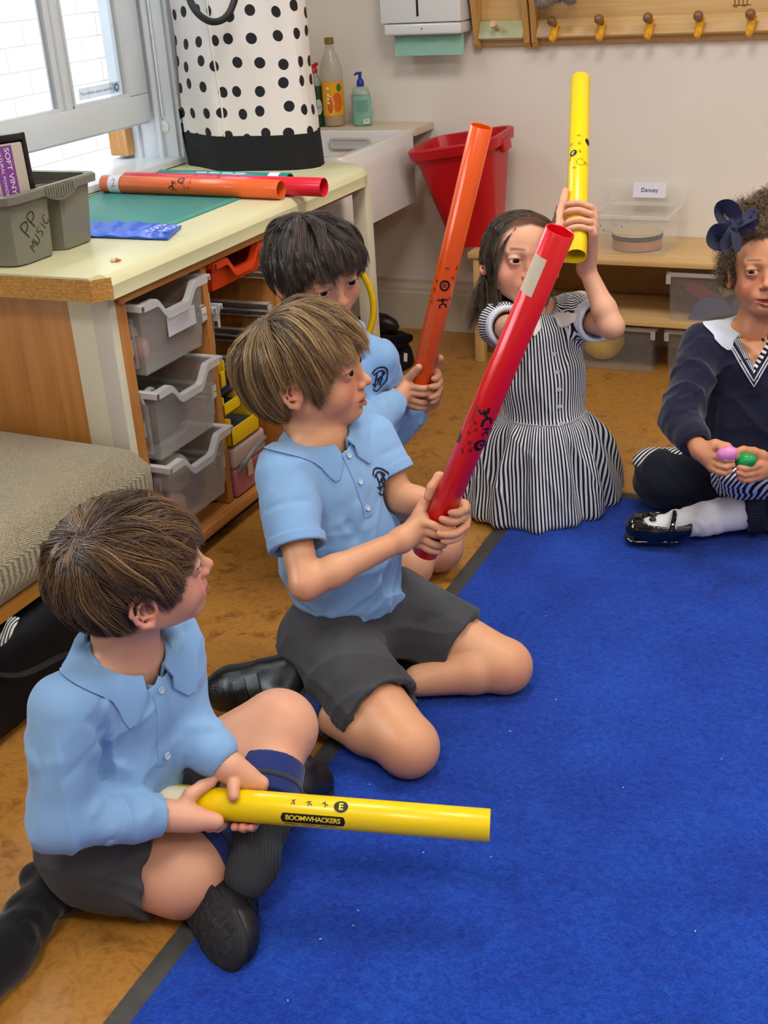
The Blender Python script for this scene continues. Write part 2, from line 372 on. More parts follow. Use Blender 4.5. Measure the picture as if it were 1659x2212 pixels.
bm = nbm(); bx(bm, -1.435, -1.395, 2.915, 2.955, 0, CB, .003); obj('leg', bm, cream_pt, counter)
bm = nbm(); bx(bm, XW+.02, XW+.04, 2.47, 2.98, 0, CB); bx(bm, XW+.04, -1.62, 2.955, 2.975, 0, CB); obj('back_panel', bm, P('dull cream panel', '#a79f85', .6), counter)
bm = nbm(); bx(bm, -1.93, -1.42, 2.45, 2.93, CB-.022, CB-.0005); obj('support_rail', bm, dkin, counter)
# ---- tray unit
unit = thing('tray_unit', 'beech laminate cabinet of open tray bays under the cream worktop', 'cabinet', (-1.64, 2.13, 0))
UX0, UX1 = -1.90, -1.412
for nm, y0, y1 in (('side_panel', 1.8225, 1.852), ('divider', 2.122, 2.144), ('side_panel', 2.426, 2.448)):
    bm = nbm(); bx(bm, UX0, UX1, y0, y1, .062 if nm == 'divider' else .0, CB-.001, .001); obj(nm, bm, beech_v, unit)
bm = nbm(); bx(bm, UX0, UX1-.0005, 1.8525, 2.4255, .038, .060, .0005); bx(bm, UX1+.0005, UX1+.022, 1.8225, 2.448, .038, .0602, .0015); obj('bottom_board', bm, beech, unit)
bm = nbm(); bx(bm, UX0, UX1-.002, 1.853, 2.425, CB-.026, CB-.002, .001); bx(bm, UX1-.001, UX1+.016, 1.8225, 2.448, CB-.022, CB-.003, .0015); obj('top_rail', bm, beech, unit)
bm = nbm(); bx(bm, UX1-.03, UX1-.015, 1.853, 2.425, 0, .0375); obj('plinth', bm, P('dark plinth', '#3a2414', .6), unit)
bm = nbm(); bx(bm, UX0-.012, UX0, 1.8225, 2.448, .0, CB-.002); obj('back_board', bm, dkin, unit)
run_m = P('white plastic runner', '#e2dece', .35, .5)
clear_run = P('clear plastic runner', '#c9c2ba', .3, .5, alpha=.8)
def runner(ywall, s, z, m, x1=None):
    x1 = x1 or UX1-.012; bm = nbm(); a = lambda d: ywall+s*d
    for (d0, d1, z0, z1) in ((0, .002, z-.034, z), (0, .020, z-.003, z), (0, .020, z-.020, z-.017), (.0, .016, z-.034, z-.031)):
        bx(bm, UX0+.02, x1, min(a(d0), a(d1)), max(a(d0), a(d1)), z0, z1, .0008)
    bx(bm, x1-.003, x1, min(a(0), a(.02)), max(a(0), a(.02)), z-.034, z, .0008); lathe(bm, [(.003, z-.038), (.003, z-.03)], (x1-.008, a(.012), 0), 8)
    obj('tray_runner', bm, m, unit)
for z in (.530, .355, .188): runner(2.122, -1, z, run_m, UX1+.004); runner(1.852, 1, z, run_m)
for z, m in ((.545, run_m), (.452, clear_run), (.385, clear_run), (.31, run_m), (.245, run_m)): runner(2.426, -1, z, m)
for z, m in ((.545, run_m), (.452, clear_run)): runner(2.144, 1, z, m)
def frost(name, c, alpha=.55, rough=.35):
    return P(name, c, rough, .5, alpha=alpha)
tray_m = frost('frosted clear plastic', '#d2cdc9', .26, .3)
tray_rim = frost('frosted rim plastic', '#e4e4e6', .62, .3)
def tray(name, label, y0, y1, ztop, h, body, rim, x1=UX1+.03, x0=-1.83, label_strip=False, group=None):
    "open storage tray: tapered box with a dipped front, flanged rim"
    t = thing(name, label, 'tray', ((x0+x1)/2, (y0+y1)/2, ztop-h), group=group)
    ym = (y0+y1)/2; inx = .012; W = y1-y0
    def prof(z_off):    # top outline of the front: dips in the middle
        out = []
        for u, dz in ((0, 0), (.20, 0), (.33, -.036), (.67, -.036), (.80, 0), (1, 0)): out.append((y0+.013+(W-.026)*u, dz))
        return out
    bm = nbm(); T = .0022
    def shell(off):
        xa, xb, ya, yb = x0+inx+off, x1-.016-off, y0+.014+off, y1-.014-off; tp = .012
        P8 = {}
        zt = ztop-.004; zb = ztop-h+off
        fr_top = [Vector((xb, ya+(yb-ya)*u, zt+dz*min(1, h/.07))) for u, dz in ((0, 0), (.2, 0), (.33, -.032), (.67, -.032), (.8, 0), (1, 0))]
        fr_bot = [Vector((xb-tp, ya+tp+(yb-ya-2*tp)*u, zb)) for u in (0, .2, .33, .67, .8, 1)]
        bk_top = [Vector((xa, yb, zt)), Vector((xa, ya, zt))]; bk_bot = [Vector((xa+tp, yb-tp, zb)), Vector((xa+tp, ya+tp, zb))]
        return fr_top+bk_top, fr_bot+bk_bot
    ot, ob = shell(0); it, ib = shell(T); n = len(ot)
    V = [[bm.verts.new(p) for p in L] for L in (ob, ot, it, ib)]
    for a, b in zip(V, V[1:]):
        for i in range(n): bm.faces.new((a[i], a[(i+1) % n], b[(i+1) % n], b[i]))
    bm.faces.new(V[0][::-1]); bm.faces.new(V[3])
    for yy, s in ((y0+.014, -1), (y1-.014, 1)):       # outer flange and stepped shoulder
        bx(bm, x1-.05, x1-.034, min(yy, yy+s*.008), max(yy, yy+s*.008), ztop-h+.02, ztop-.03, .001)
    b_ = obj('body', bm, body, t, angle=.5)
    bm = nbm()
    q = [(x1-.002, y0+.013+(W-.026)*u, ztop+dz*min(1, h/.07)) for u, dz in ((0, 0), (.19, 0), (.22, -.004), (.31, -.029), (.35, -.034), (.65, -.034), (.69, -.029), (.78, -.004), (.81, 0), (1, 0))]
    for i in range(len(q)-1):
        (xa, ya, za), (xb, yb, zb) = q[i], q[i+1]
        vs = [bm.verts.new(p) for p in ((xa, ya, za), (xb, yb, zb), (xb-.016, yb, zb), (xa-.016, ya, za), (xa, ya, za-.015), (xb, yb, zb-.015), (xb-.003, yb, zb-.015), (xa-.003, ya, za-.015))]
        bm.faces.new((vs[0], vs[1], vs[2], vs[3])); bm.faces.new((vs[0], vs[4], vs[5], vs[1])); bm.faces.new((vs[4], vs[7], vs[6], vs[5]))
    bx(bm, x0+.004, x1-.002, y0+.001, y0+.015, ztop-.004, ztop, .001); bx(bm, x0+.004, x1-.002, y1-.015, y1-.001, ztop-.004, ztop, .001)
    bx(bm, x0+.004, x1-.002, y0+.001, y0+.004, ztop-.013, ztop-.001, .001); bx(bm, x0+.004, x1-.002, y1-.004, y1-.001, ztop-.013, ztop-.001, .001)
    bx(bm, x0, x0+.016, y0+.006, y1-.006, ztop-.004, ztop, .001)
    obj('rim', bm, rim, t, angle=.5)
    if label_strip:
        bm = nbm(); bx(bm, x1-.0165, x1-.0155, ym-.028, ym+.075, ztop-.092, ztop-.052); obj('label_card', bm, P('white card', '#d8d6dd', .7), t, smooth=False)
    return t
tray('storage_tray', 'deep frosted storage tray with a white card, top of the near bay', 1.858, 2.116, .600, .150, tray_m, tray_rim, label_strip=True)
tray('storage_tray', 'deep frosted storage tray half full of dark things, middle of the near bay', 1.858, 2.116, .422, .155, tray_m, tray_rim, x1=UX1+.036)
tray('storage_tray', 'deep frosted storage tray by the cushion, lowest of the near bay', 1.858, 2.116, .262, .155, tray_m, tray_rim, x1=UX1+.042)
orange_p = P('orange red plastic', '#e0400f', .35, .5)
tray('storage_tray', 'shallow orange-red storage tray at the top of the far bay', 2.149, 2.40, .612, .068, orange_p, orange_p, x1=UX1+.018)
tray('storage_tray', 'narrow frosted tray standing half hidden behind the cabinet divider', 2.147, 2.19, .515, .15, tray_m, tray_rim, x1=UX1+.004)
# contents of the trays
mixs = [('pink', '#c78a86'), ('white', '#d9d6cf'), ('grey', '#8d8f95'), ('black', '#2b2b2e'), ('blue', '#43506d')]
cm = {k: P('toy '+k, v, .5) for k, v in mixs}
rng = np.random.RandomState(5)
def blob_thing(name, label, cat, c, r, m, sq=1., group=None):
    bm = nbm(); lathe(bm, [(r*math.sin(a)*(1+.08*math.sin(3*a)), -r*math.cos(a)*sq) for a in [PI*(k+.02)/10.04 for k in range(11)]], c, 16); return tag(recentre(obj(name, bm, m)), label, cat, group)
blob_thing('ball', 'pink ball showing through the top frosted tray', 'ball', (-1.44, 1.905, .497), .026, cm['pink'])
blob_thing('tub', 'pale round tub in the top frosted tray', 'tub', (-1.52, 1.97, .49), .034, cm['white'])
bm = nbm(); bx(bm, -1.62, -1.45, 1.90, 2.06, .285, .33, .01); tag(recentre(obj('fabric_pouch', bm, cm['black'])), 'black pouch lying in the middle frosted tray', 'pouch')
bm = nbm(); tube(bm, [(-1.44, 1.89, .40), (-1.445, 1.93, .402), (-1.46, 1.96, .39)], .006, 8); tube(bm, [(-1.44, 1.89, .40), (-1.43, 1.885, .385)], .004, 8); tag(recentre(obj('buckle_strap', bm, cm['white'])), 'white plastic clip poking out of the middle tray', 'clip')
blob_thing('glass_jar', 'clear round jar lying in the lowest frosted tray', 'jar', (-1.43, 1.95, .21), .042, P('dull glass', '#bdb6a8', .2, alpha=.5))
bm = nbm(); bx(bm, -1.5, -1.41, 1.975, 2.03, .125, .19, .008, M=None); tag(recentre(obj('toy_block', bm, cm['blue'])), 'blue grey block inside the lowest frosted tray', 'block')
blob_thing('ball', 'pink ball inside the lowest frosted tray', 'ball', (-1.42, 1.93, .145), .026, cm['pink'])
# yellow and navy pick bins
yel = P('yellow bin plastic', '#e3b90f', .4, .5); navy_p = P('navy bin plastic', '#1f2d47', .4, .5)
def pickbin(label, y0, y1, z0, h, m, m2, x1, group=None):
    t = thing('parts_bin', label, 'bin', (x1-.08, (y0+y1)/2, z0)); bm = nbm(); T = .004; x0 = x1-.17
    bx(bm, x0, x1, y0, y1, z0, z0+T, .001); bx(bm, x0, x1, y0, y0+T, z0, z0+h, .001); bx(bm, x0, x1, y1-T, y1, z0, z0+h, .001); bx(bm, x0, x0+T, y0, y1, z0, z0+h, .001)
    bx(bm, x1-T, x1, y0, y1, z0, z0+h*.62, .001); obj('body', bm, m, t, angle=.5)
    bm = nbm(); bx(bm, x0+T, x1-T, y0+T+.001, y1-T-.001, z0+T, z0+h*.5, .004); obj('contents', bm, m2, t, angle=.5); return t
pickbin('yellow parts bin lying on the pink case, lowest of its stack', 2.150, 2.275, .190, .068, yel, navy_p, UX1+.01)
pickbin('short yellow parts bin between two navy ones in the far bay', 2.148, 2.22, .264, .045, yel, navy_p, UX1+.0)
pickbin('navy parts bin under the top yellow bin in the far bay', 2.150, 2.215, .3095, .020, navy_p, navy_p, UX1-.005)
pickbin('upright yellow parts bin on top of the stack in the far bay', 2.148, 2.172, .330, .060, yel, yel, UX1+.0)
# pink carry case
case = thing('carry_case', 'clear pink craft case with a grey handle, bottom of the far bay', 'case', (-1.47, 2.225, .061))
pinkc = P('pink clear plastic', '#b86f72', .3, .5, alpha=.85, var=.2, vscale=30); clr = frost('clear case lid', '#cdb0a6', .8)
bm = nbm(); bx(bm, -1.60, -1.405, 2.152, 2.295, .062, .132, .008, 3); obj('body', bm, pinkc, case)
bm = nbm(); bx(bm, -1.60, -1.403, 2.150, 2.297, .133, .186, .010, 3); obj('lid', bm, clr, case)
bm = nbm(); tube(bm, spline([(-1.402, 2.165, .125), (-1.388, 2.175, .148), (-1.383, 2.215, .168), (-1.388, 2.265, .172), (-1.402, 2.28, .158)], 5), .0065, 8); obj('handle', bm, P('grey handle plastic', '#77786f', .4), case)
bm = nbm(); bx(bm, -1.404, -1.399, 2.2, 2.222, .098, .135, .002); obj('clasp', bm, frost('clasp plastic', '#dcc5bd', .9), case)
# ================================================================= UPHOLSTERED BENCH
t = NT('tweed upholstery'); co = t.coord((1, 1, 1)); wv = t.n.new('ShaderNodeTexWave'); wv.inputs['Scale'].default_value = 150; wv.inputs['Distortion'].default_value = 3; wv.inputs['Detail'].default_value = 2; wv.inputs['Detail Scale'].default_value = 4
t.link(t.coord((1, .5, 1), rot=(0, 0, .3)), wv.inputs['Vector']); n = t.noise(co, 380, 2, .6); n2 = t.noise(co, 12, 3)
f = t.math('ADD', t.math('MULTIPLY', wv.outputs['Fac'], .35), t.math('MULTIPLY', n, .6)); f = t.math('ADD', f, t.math('MULTIPLY', n2, .1))
t.col(t.ramp(f, [(.30, lin('#5b5240')), (.52, lin('#8f856b')), (.75, lin('#b3a98b'))])); t.b.inputs['Roughness'].default_value = .9; t.b.inputs['Sheen Weight'].default_value = .2
t.nrm(t.bump(f, .5, .0015)); tweed = t.m
sofa = thing('upholstered_bench', 'low bench with a brown-grey tweed cushion on a wooden base', 'bench', (-1.66, 1.2, 0))
BX1 = -1.335
bm = nbm(); bx(bm, -1.93, BX1, .55, 1.785, .228, .372, 0)
bmesh.ops.bevel(bm, geom=[e for e in bm.edges], offset=.05, segments=6, profile=.5, affect='EDGES')
ve = [e for e in bm.edges if abs(e.verts[0].co.z-e.verts[1].co.z) > .03]
for v_ in bm.verts:
    k = max(0, min(1, (v_.co.z-.30)/.05)); 
    v_.co.z -= max(0, v_.co.x+1.46)**2*1.3*k + max(0, v_.co.y-1.62)**2*.9*k
bmesh.ops.recalc_face_normals(bm, faces=bm.faces); bmesh.ops.subdivide_edges(bm, edges=[e for e in bm.edges if e.calc_length() > .2], cuts=6)
obj('cushion', bm, tweed, sofa, angle=None)
bm = nbm(); bx(bm, -1.93, BX1-.022, .56, 1.775, .205, .2285, .002); obj('base_board', bm, wood('pine frame', '#b9792c', '#d39a48', 1, 1), sofa)
for x, y in ((-1.9, .6), (-1.9, 1.7), (-1.42, 1.72), (-1.42, .6)):
    bm = nbm(); bx(bm, x-.02, x+.02, y-.02, y+.02, 0, .205, .003); obj('leg', bm, wood('pine leg', '#8f5c22', '#a97432', 2, 1) if 'pine leg' not in bpy.data.materials else bpy.data.materials['pine leg'], sofa)
# black rucksack pushed underneath
blackf = P('black nylon', '#0e1017', .7, .3, var=.2, vscale=12, bump=.4, bscale=14, bdist=.01)
bag = thing('rucksack', 'black rucksack with a white patterned tag lying under the bench', 'bag', (-1.52, 1.4, 0))
bm = nbm(); bx(bm, -1.78, -1.345, 1.16, 1.62, .001, .19, .05, 5); bmesh.ops.subdivide_edges(bm, edges=list(bm.edges), cuts=2, use_grid_fill=True)
for v_ in bm.verts:
    p = v_.co; d = .012*math.sin(p.x*31+p.y*17)*math.sin(p.y*23+p.z*40)
    v_.co.x += d; v_.co.z = max(.001, v_.co.z+d*.5)
obj('body', bm, blackf, bag, angle=None)
bm = nbm(); tube(bm, spline([(-1.36, 1.25, .15), (-1.325, 1.30, .12), (-1.325, 1.42, .09), (-1.345, 1.5, .03)], 6), .008, 8, flat=.35); obj('strap', bm, P('black webbing', '#17181c', .8), bag)
bm = nbm(); q = [atx_ for atx_ in ()]
tube(bm, spline([at(30, 1335, 2.0), at(22, 1352, 1.985), at(10, 1375, 1.98), at(-6, 1388, 1.98)], 6), [.010]*19, 8, flat=.3)
t = NT('tag stripes'); wv = t.n.new('ShaderNodeTexWave'); wv.inputs['Scale'].default_value = 60; t.link(t.coord(), wv.inputs['Vector']); t.col(t.ramp(wv.outputs['Fac'], [(.35, lin('#15171c')), (.45, lin('#c9cdc9'))])); 
obj('luggage_tag', bm, t.m, bag)['label'] = 'white and black patterned strap end'
# ================================================================= SINK CORNER
ceram = P('white ceramic', '#e6e4e2', .12, .6, coat=.3)
ceram_w = P('fireclay sink side', '#d8c9bc', .25, .5, var=.02)
sink = thing('sink', 'deep white ceramic sink in the corner beyond the worktop', 'sink', (-1.73, 3.28, .48))
SX0, SX1, SY0, SY1, SB, STP = -1.935, -1.522, 3.035, 3.557, .465, .682
bm = nbm(); T = .022
def rrect(x0, x1, y0, y1, z, r, n=5):
    o = []
    for cx, cy, a0 in ((x1-r, y1-r, 0), (x0+r, y1-r, PI/2), (x0+r, y0+r, PI), (x1-r, y0+r, 3*PI/2)):
        for k in range(n+1): a = a0+PI/2*k/n; o.append(Vector((cx+r*math.cos(a), cy+r*math.sin(a), z)))
    return o
rings(bm, [rrect(SX0, SX1, SY0, SY1, SB, .012), rrect(SX0, SX1, SY0, SY1, STP-.006, .012), rrect(SX0+.004, SX1-.004, SY0+.004, SY1-.004, STP, .012),
           rrect(SX0+T, SX1-T, SY0+T, SY1-T, STP, .02), rrect(SX0+T+.004, SX1-T-.004, SY0+T+.004, SY1-T-.004, STP-.006, .022),
           rrect(SX0+T+.012, SX1-T-.012, SY0+T+.012, SY1-T-.012, SB+.05, .04), rrect(SX0+T+.05, SX1-T-.05, SY0+T+.05, SY1-T-.05, SB+.03, .06)])
obj('basin', bm, ceram, sink, angle=.6)
bm = nbm(); rings(bm, [rrect(-1.80, -1.655, 0, .034, 0, .012), rrect(-1.80, -1.655, 0, .034, .004, .012), rrect(-1.792, -1.663, .006, .028, .004, .008), rrect(-1.79, -1.665, .008, .026, .001, .008)])
for v_ in bm.verts: v_.co = Vector((v_.co.x, SY1-T-.0125-v_.co.z, STP-.055+v_.co.y))
obj('overflow', bm, P('overflow shadow grey', '#c9c3bd', .3), sink)
bm = nbm(); lathe(bm, [(.0, 0), (.025, 0), (.025, .003), (.018, .004), (0, .002)], (-1.73, 3.3, SB+.031), 20); obj('drain', bm, P('chrome', '#c9ccd0', .15, metal=1), sink)
bm = nbm(); tube(bm, spline([(-1.73, 3.3, SB), (-1.73, 3.3, .34), (-1.73, 3.36, .29), (-1.73, 3.42, .34), (-1.73, 3.68, .35)], 5), .018, 12); tag(recentre(obj('waste_pipe', bm, P('white waste pipe', '#b9b3a8', .4))), 'waste pipe below the white sink', 'pipe')
shelfb = thing('tiled_ledge', 'narrow cream ledge behind the sink carrying three bottles', 'shelf', (-1.73, 3.63, .66))
bm = nbm(); bx(bm, XW+.002, -1.518, 3.558, YB-.001, .662, .684, .002); obj('ledge_board', bm, P('pinkish cream board', '#d9c8b0', .4), shelfb)
# bottles
def bottle(name, label, c, parts, group=None):
    t = thing(name, label, 'bottle', c)
    for nm, m, prof, sy in parts:
        bm = nbm(); lathe(bm, prof, c, 26, sy=sy); obj(nm, bm, m, t)
    return t
c0 = (-1.8255, 3.62, .6845)
clearb = P('clear bottle plastic', '#cfc6b2', .12, .5, alpha=.42)
ob = bottle('squash_bottle', 'tall clear orange drink bottle with an orange fruit label and gold cap', c0, [
    ('body', clearb, [(.030, 0), (.034, .004), (.035, .02), (.0345, .05), (.035, .13), (.036, .16), (.034, .18), (.026, .205), (.016, .225), (.0125, .24), (.0125, .25)], 1),
    ('juice', P('orange juice', '#c99408', .3), [(.029, .002), (.0325, .006), (.033, .036)], 1),
    ('label_sleeve', P('yellow label', '#f0a90a', .5), [(.0356, .034), (.0356, .135)], 1),
    ('cap', P('gold cap', '#8f7b2c', .4, metal=.4), [(.0145, .246), (.0148, .264), (.013, .266), (0, .266)], 1)])
fr = Vector(CAM)-Vector((c0[0], c0[1], CAMH)); fr.normalize(); sd = Vector((-fr.y, fr.x, 0))
def on_cyl(bm, c, R, a_off, flip=1):
    "wrap flat art (x across, y up) round an upright cylinder whose front faces the room"
    a0 = math.atan2(fr.y, fr.x)+a_off
    for v_ in bm.verts: v_.co = Vector((c[0]+R*math.cos(a0+v_.co.x/R), c[1]+R*math.sin(a0+v_.co.x/R), c[2]+v_.co.y)) if abs(v_.co.z) < 9 else v_.co
    return bm
def disc_bm(cx, cy, rx, ry, n=20, rings_=3):
    bm = bmesh.new(); c = bm.verts.new((cx, cy, 0)); prev = None
    for j in range(1, rings_+1):
        R_ = [bm.verts.new((cx+rx*j/rings_*math.cos(2*PI*k/n), cy+ry*j/rings_*math.sin(2*PI*k/n), 0)) for k in range(n)]
        for k in range(n):
            if prev is None: bm.faces.new((c, R_[k], R_[(k+1) % n]))
            else: bm.faces.new((prev[k], R_[k], R_[(k+1) % n], prev[(k+1) % n]))
        prev = R_
    return bm
org = P('printed orange', '#e0660c', .5); orl = P('printed pale orange', '#f3cf7e', .5); grn = P('printed green', '#3c7a2d', .5); wht = P('printed white', '#f2eee2', .5); blk = P('printed black', '#111216', .5)
lab = [o for o in ob.children if o.name.startswith('label_sleeve')][0]
for bmx, m, R, nm in ((disc_bm(.014, .075, .017, .030), org, .0359, 'orange_fruit'), (disc_bm(-.010, .066, .013, .030), orl, .0359, 'fruit_slice'), (disc_bm(-.011, .066, .010, .026), org, .0361, 'fruit_slice'), (disc_bm(.022, .118, .009, .012), grn, .0360, 'leaf')):
    obj(nm, on_cyl(bmx, c0, R, 0), m, lab)
for k, (yy, ww) in enumerate(((.118, .008), (.098, .007), (.085, .008), (.074, .008))):
    b_ = bmesh.new(); bmesh.ops.create_grid(b_, x_segments=6, y_segments=2, size=.5)
    for v_ in b_.verts: v_.co.x = -.016+v_.co.x*ww; v_.co.y = yy+v_.co.y*.007
    obj('lettering', on_cyl(b_, c0, .0363, 0), wht, lab)
c1 = (-1.728, 3.625, .6845); teal_l = P('aqua soap', '#8fc7b4', .2, .5, alpha=.85)
sb = bottle('soap_dispenser', 'aqua hand soap pump bottle with a blue pump beside the squash', c1, [
    ('body', teal_l, [(.027, 0), (.0325, .004), (.0335, .02), (.033, .085), (.031, .095)], .7),
    ('shoulder', P('clear aqua plastic', '#b8cdb9', .15, alpha=.6), [(.031, .095), (.028, .108), (.018, .117), (.012, .119)], .8),
    ('pump', P('blue pump plastic', '#14379c', .35), [(.0115, .118), (.0118, .131), (.009, .139), (.0055, .142), (.005, .158), (.007, .160), (0, .161)], 1)])
bm = nbm(); tube(bm, [(c1[0]+.006, c1[1], c1[2]+.158), (c1[0]-.010, c1[1]-.004, c1[2]+.158), (c1[0]-.017, c1[1]-.006, c1[2]+.153)], [.0045, .004, .0028], 8); obj('nozzle', bm, bpy.data.materials['blue pump plastic'], sb)
for k, (yy, w, h) in enumerate(((.078, .04, .0025), (.072, .044, .0016), (.066, .042, .0016), (.060, .045, .0016), (.054, .038, .0016), (.048, .040, .0016))):
    b_ = bmesh.new(); bmesh.ops.create_grid(b_, x_segments=10, y_segments=1, size=.5)
    for v_ in b_.verts: v_.co.x *= w; v_.co.y = yy+v_.co.y*h
    obj('label_print', on_cyl(b_, c1, .0345, 0), P('print teal', '#5d8f83', .5) if k == 0 else bpy.data.materials['print teal'], sb)
b_ = bmesh.new(); bmesh.ops.create_grid(b_, x_segments=6, y_segments=1, size=.5)
for v_ in b_.verts: v_.co.x = .012+v_.co.x*.020; v_.co.y = .016+v_.co.y*.014
obj('barcode_patch', on_cyl(b_, c1, .0347, 0), wht, sb)
for k in range(7):
    b_ = bmesh.new(); bmesh.ops.create_grid(b_, x_segments=1, y_segments=1, size=.5)
    for v_ in b_.verts: v_.co.x = .005+k*.0022+v_.co.x*(.001 if k % 2 else .0006); v_.co.y = .017+v_.co.y*.009
    obj('barcode_bar', on_cyl(b_, c1, .0349, 0), blk, sb)
c2 = (-1.879, 3.60, .6845)
gb = bottle('washing_up_bottle', 'dark green washing-up liquid bottle with a red flip cap beside the spotted bag', c2, [
    ('body', P('green liquid plastic', '#0d3b1e', .2, .5), [(.022, 0), (.027, .004), (.0265, .06), (.027, .11), (.024, .125)], .75),
    ('shoulder', P('clear green plastic', '#aab59a', .2, alpha=.6), [(.024, .125), (.021, .145), (.013, .160), (.012, .165)], .75),
    ('cap', P('red cap plastic', '#c01f24', .35), [(.0135, .164), (.0135, .174), (.009, .182), (.005, .186), (.004, .190)], 1)])
bm = nbm(); tube(bm, [(c2[0]+.004, c2[1], c2[2]+.184), (c2[0]+.012, c2[1]-.003, c2[2]+.189), (c2[0]+.018, c2[1]-.004, c2[2]+.190)], [.004, .007, .005], 8); obj('flip_lid', bm, bpy.data.materials['red cap plastic'], gb)
obj('label_oval', on_cyl(disc_bm(.010, .062, .013, .024), c2, .0272, 0), P('pale label', '#b9c7bb', .5), gb)
b_ = text_bm('FAIRY', .010, maxlen=.002)
for v_ in b_.verts: v_.co.x += .011; v_.co.y += .060
obj('lettering', on_cyl(b_, c2, .0275, 0), P('label red print', '#8f2b2b', .5), gb)
# ---- red bin wedged beside the sink
redp = P('red bin plastic', '#c3121c', .32, .5, var=.04, vscale=5, bump=.05, bscale=120)
binn = thing('red_bin', 'large tapered red plastic bin wedged between the sink and the shelf bench', 'bin', (-1.385, 3.53, .345))
def sq(cx, cy, z, hx, hy, r): return rrect(cx-hx, cx+hx, cy-hy, cy+hy, z, r, 6)
lo, hi, th = 0, .305, .004
Mb = Matrix.Translation((-1.308, 3.53, .350)) @ Matrix.Rotation(math.radians(-8), 4, 'Y') @ Matrix.Rotation(math.radians(3), 4, 'X')
bm = nbm(); RR = [sq(0, 0, 0, .070, .062, .03), sq(0, 0, .285, .127, .108, .05), sq(0, 0, .286, .140, .121, .055), sq(0, 0, .312, .144, .125, .056), sq(0, 0, .317, .139, .120, .055), sq(0, 0, .316, .128, .109, .05), sq(0, 0, .30, .124, .105, .05), sq(0, 0, .006, .067, .059, .028)]
rings(bm, RR); bmesh.ops.transform(bm, matrix=Mb, verts=bm.verts); obj('body', bm, redp, binn, angle=.6)
for s in (-1, 1):
    bm = nbm(); bx(bm, s*.137-.008, s*.137+.008, -.035, .035, .262, .300, .005, M=Mb); obj('handle', bm, redp, binn)
# ================================================================= SHELF BENCH AND ITS BOXES
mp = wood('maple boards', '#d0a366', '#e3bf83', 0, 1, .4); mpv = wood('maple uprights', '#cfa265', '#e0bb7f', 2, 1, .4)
bench = thing('shelf_bench', 'low light wood shelf bench along the back wall', 'shelf', (-.4, 3.55, 0))
bm = nbm(); bx(bm, -1.298, .6, 3.398, YB-.002, .328, .347, .004); obj('top_board', bm, mp, bench)
bm = nbm(); bx(bm, -1.283, .59, 3.405, YB-.015, .150, .167, .003); obj('lower_shelf', bm, mp, bench)
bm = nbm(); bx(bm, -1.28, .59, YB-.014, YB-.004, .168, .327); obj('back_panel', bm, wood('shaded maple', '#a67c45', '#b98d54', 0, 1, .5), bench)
for x in (-1.283, -.27, .56):
    for y in (3.405, 3.665):
        bm = nbm(); bx(bm, x, x+.030, y, y+.032, 0, .149 if 0 else .3275, .003); obj('leg', bm, mpv, bench)
def fbox(label, x0, x1, y0, y1, z0, z1, m, rim, name='plastic_box', lid=False, tab=True, group=None, lidm=None):
    t = thing(name, label, 'box', ((x0+x1)/2, (y0+y1)/2, z0)); cx, cy = (x0+x1)/2, (y0+y1)/2; hx, hy = (x1-x0)/2, (y1-y0)/2; h = z1-z0; tp = .012; T = .002
    bm = nbm(); q = lambda z, e, r=.012: rrect(x0+e, x1-e, y0+e, y1-e, z, r, 4)
    rings(bm, [q(z0, tp), q(z1-.004, .007), q(z1-.004, .007+T), q(z0+T, tp+T)]); obj('body', bm, m, t, angle=.6)
    bm = nbm(); rings(bm, [q(z1-.014, .004), q(z1-.010, .0), q(z1-.001, .0), q(z1, .002), q(z1-.001, .009), q(z1-.012, .009), q(z1-.014, .004)], (False, False)); obj('rim', bm, rim, t, angle=.6)
    if tab:
        for xs_ in (x0+.002, x1-.016):
            bm = nbm(); bx(bm, xs_, xs_+.014, y0-.002, y0+.004, z1-.034, z1-.008, .002); obj('clip', bm, rim, t)
    if lid:
        bm = nbm(); bx(bm, x0-.003, x1+.003, y0-.003, y1+.003, z1+.0005, z1+.006, .002); obj('lid', bm, lidm or rim, t)
    return t
fz = frost('cloudy box plastic', '#cdc9c4', .11, .3); fzr = frost('cloudy box rim', '#d6d2cd', .5, .3)
fbox('cloudy plastic box holding a yellow ball on the floor under the shelf bench', -1.05, -.722, 3.418, 3.66, .001, .140, fz, fzr)
fbox('cloudy plastic box on the floor next to the one with the ball', -.700, -.37, 3.418, 3.66, .001, .140, fz, fzr)
fbox('cloudy plastic box of coloured shapes on the lower shelf', -.700, -.35, 3.41, 3.66, .168, .312, fz, fzr)
tb = fbox('open clear box with a white name label standing on the shelf bench', -.925, -.700, 3.44, 3.655, .348, .462, frost('clear box plastic', '#f0ebe4', .10, .12), frost('clear box rim', '#f4efe8', .42, .2), tab=False)
bm = nbm(); 
vs = [bm.verts.new(p) for p in ((-.925, 3.652, .462), (-.700, 3.652, .462), (-.692, 3.672, .525), (-.938, 3.672, .525))]; bm.faces.new(vs)
e = bmesh.ops.extrude_face_region(bm, geom=list(bm.faces)); bmesh.ops.translate(bm, verts=[g for g in e['geom'] if isinstance(g, bmesh.types.BMVert)], vec=(0, .002, 0))
obj('raised_lid', bm, frost('clear lid plastic', '#efeae2', .14, .12), tb, smooth=False)
bm = nbm(); vs = [bm.verts.new(p) for p in ((-.858, 3.6555, .472), (-.760, 3.6555, .472), (-.760, 3.668, .514), (-.858, 3.668, .514))]; bm.faces.new(vs)
e = bmesh.ops.extrude_face_region(bm, geom=list(bm.faces)); bmesh.ops.translate(bm, verts=[g for g in e['geom'] if isinstance(g, bmesh.types.BMVert)], vec=(0, -.001, 0))
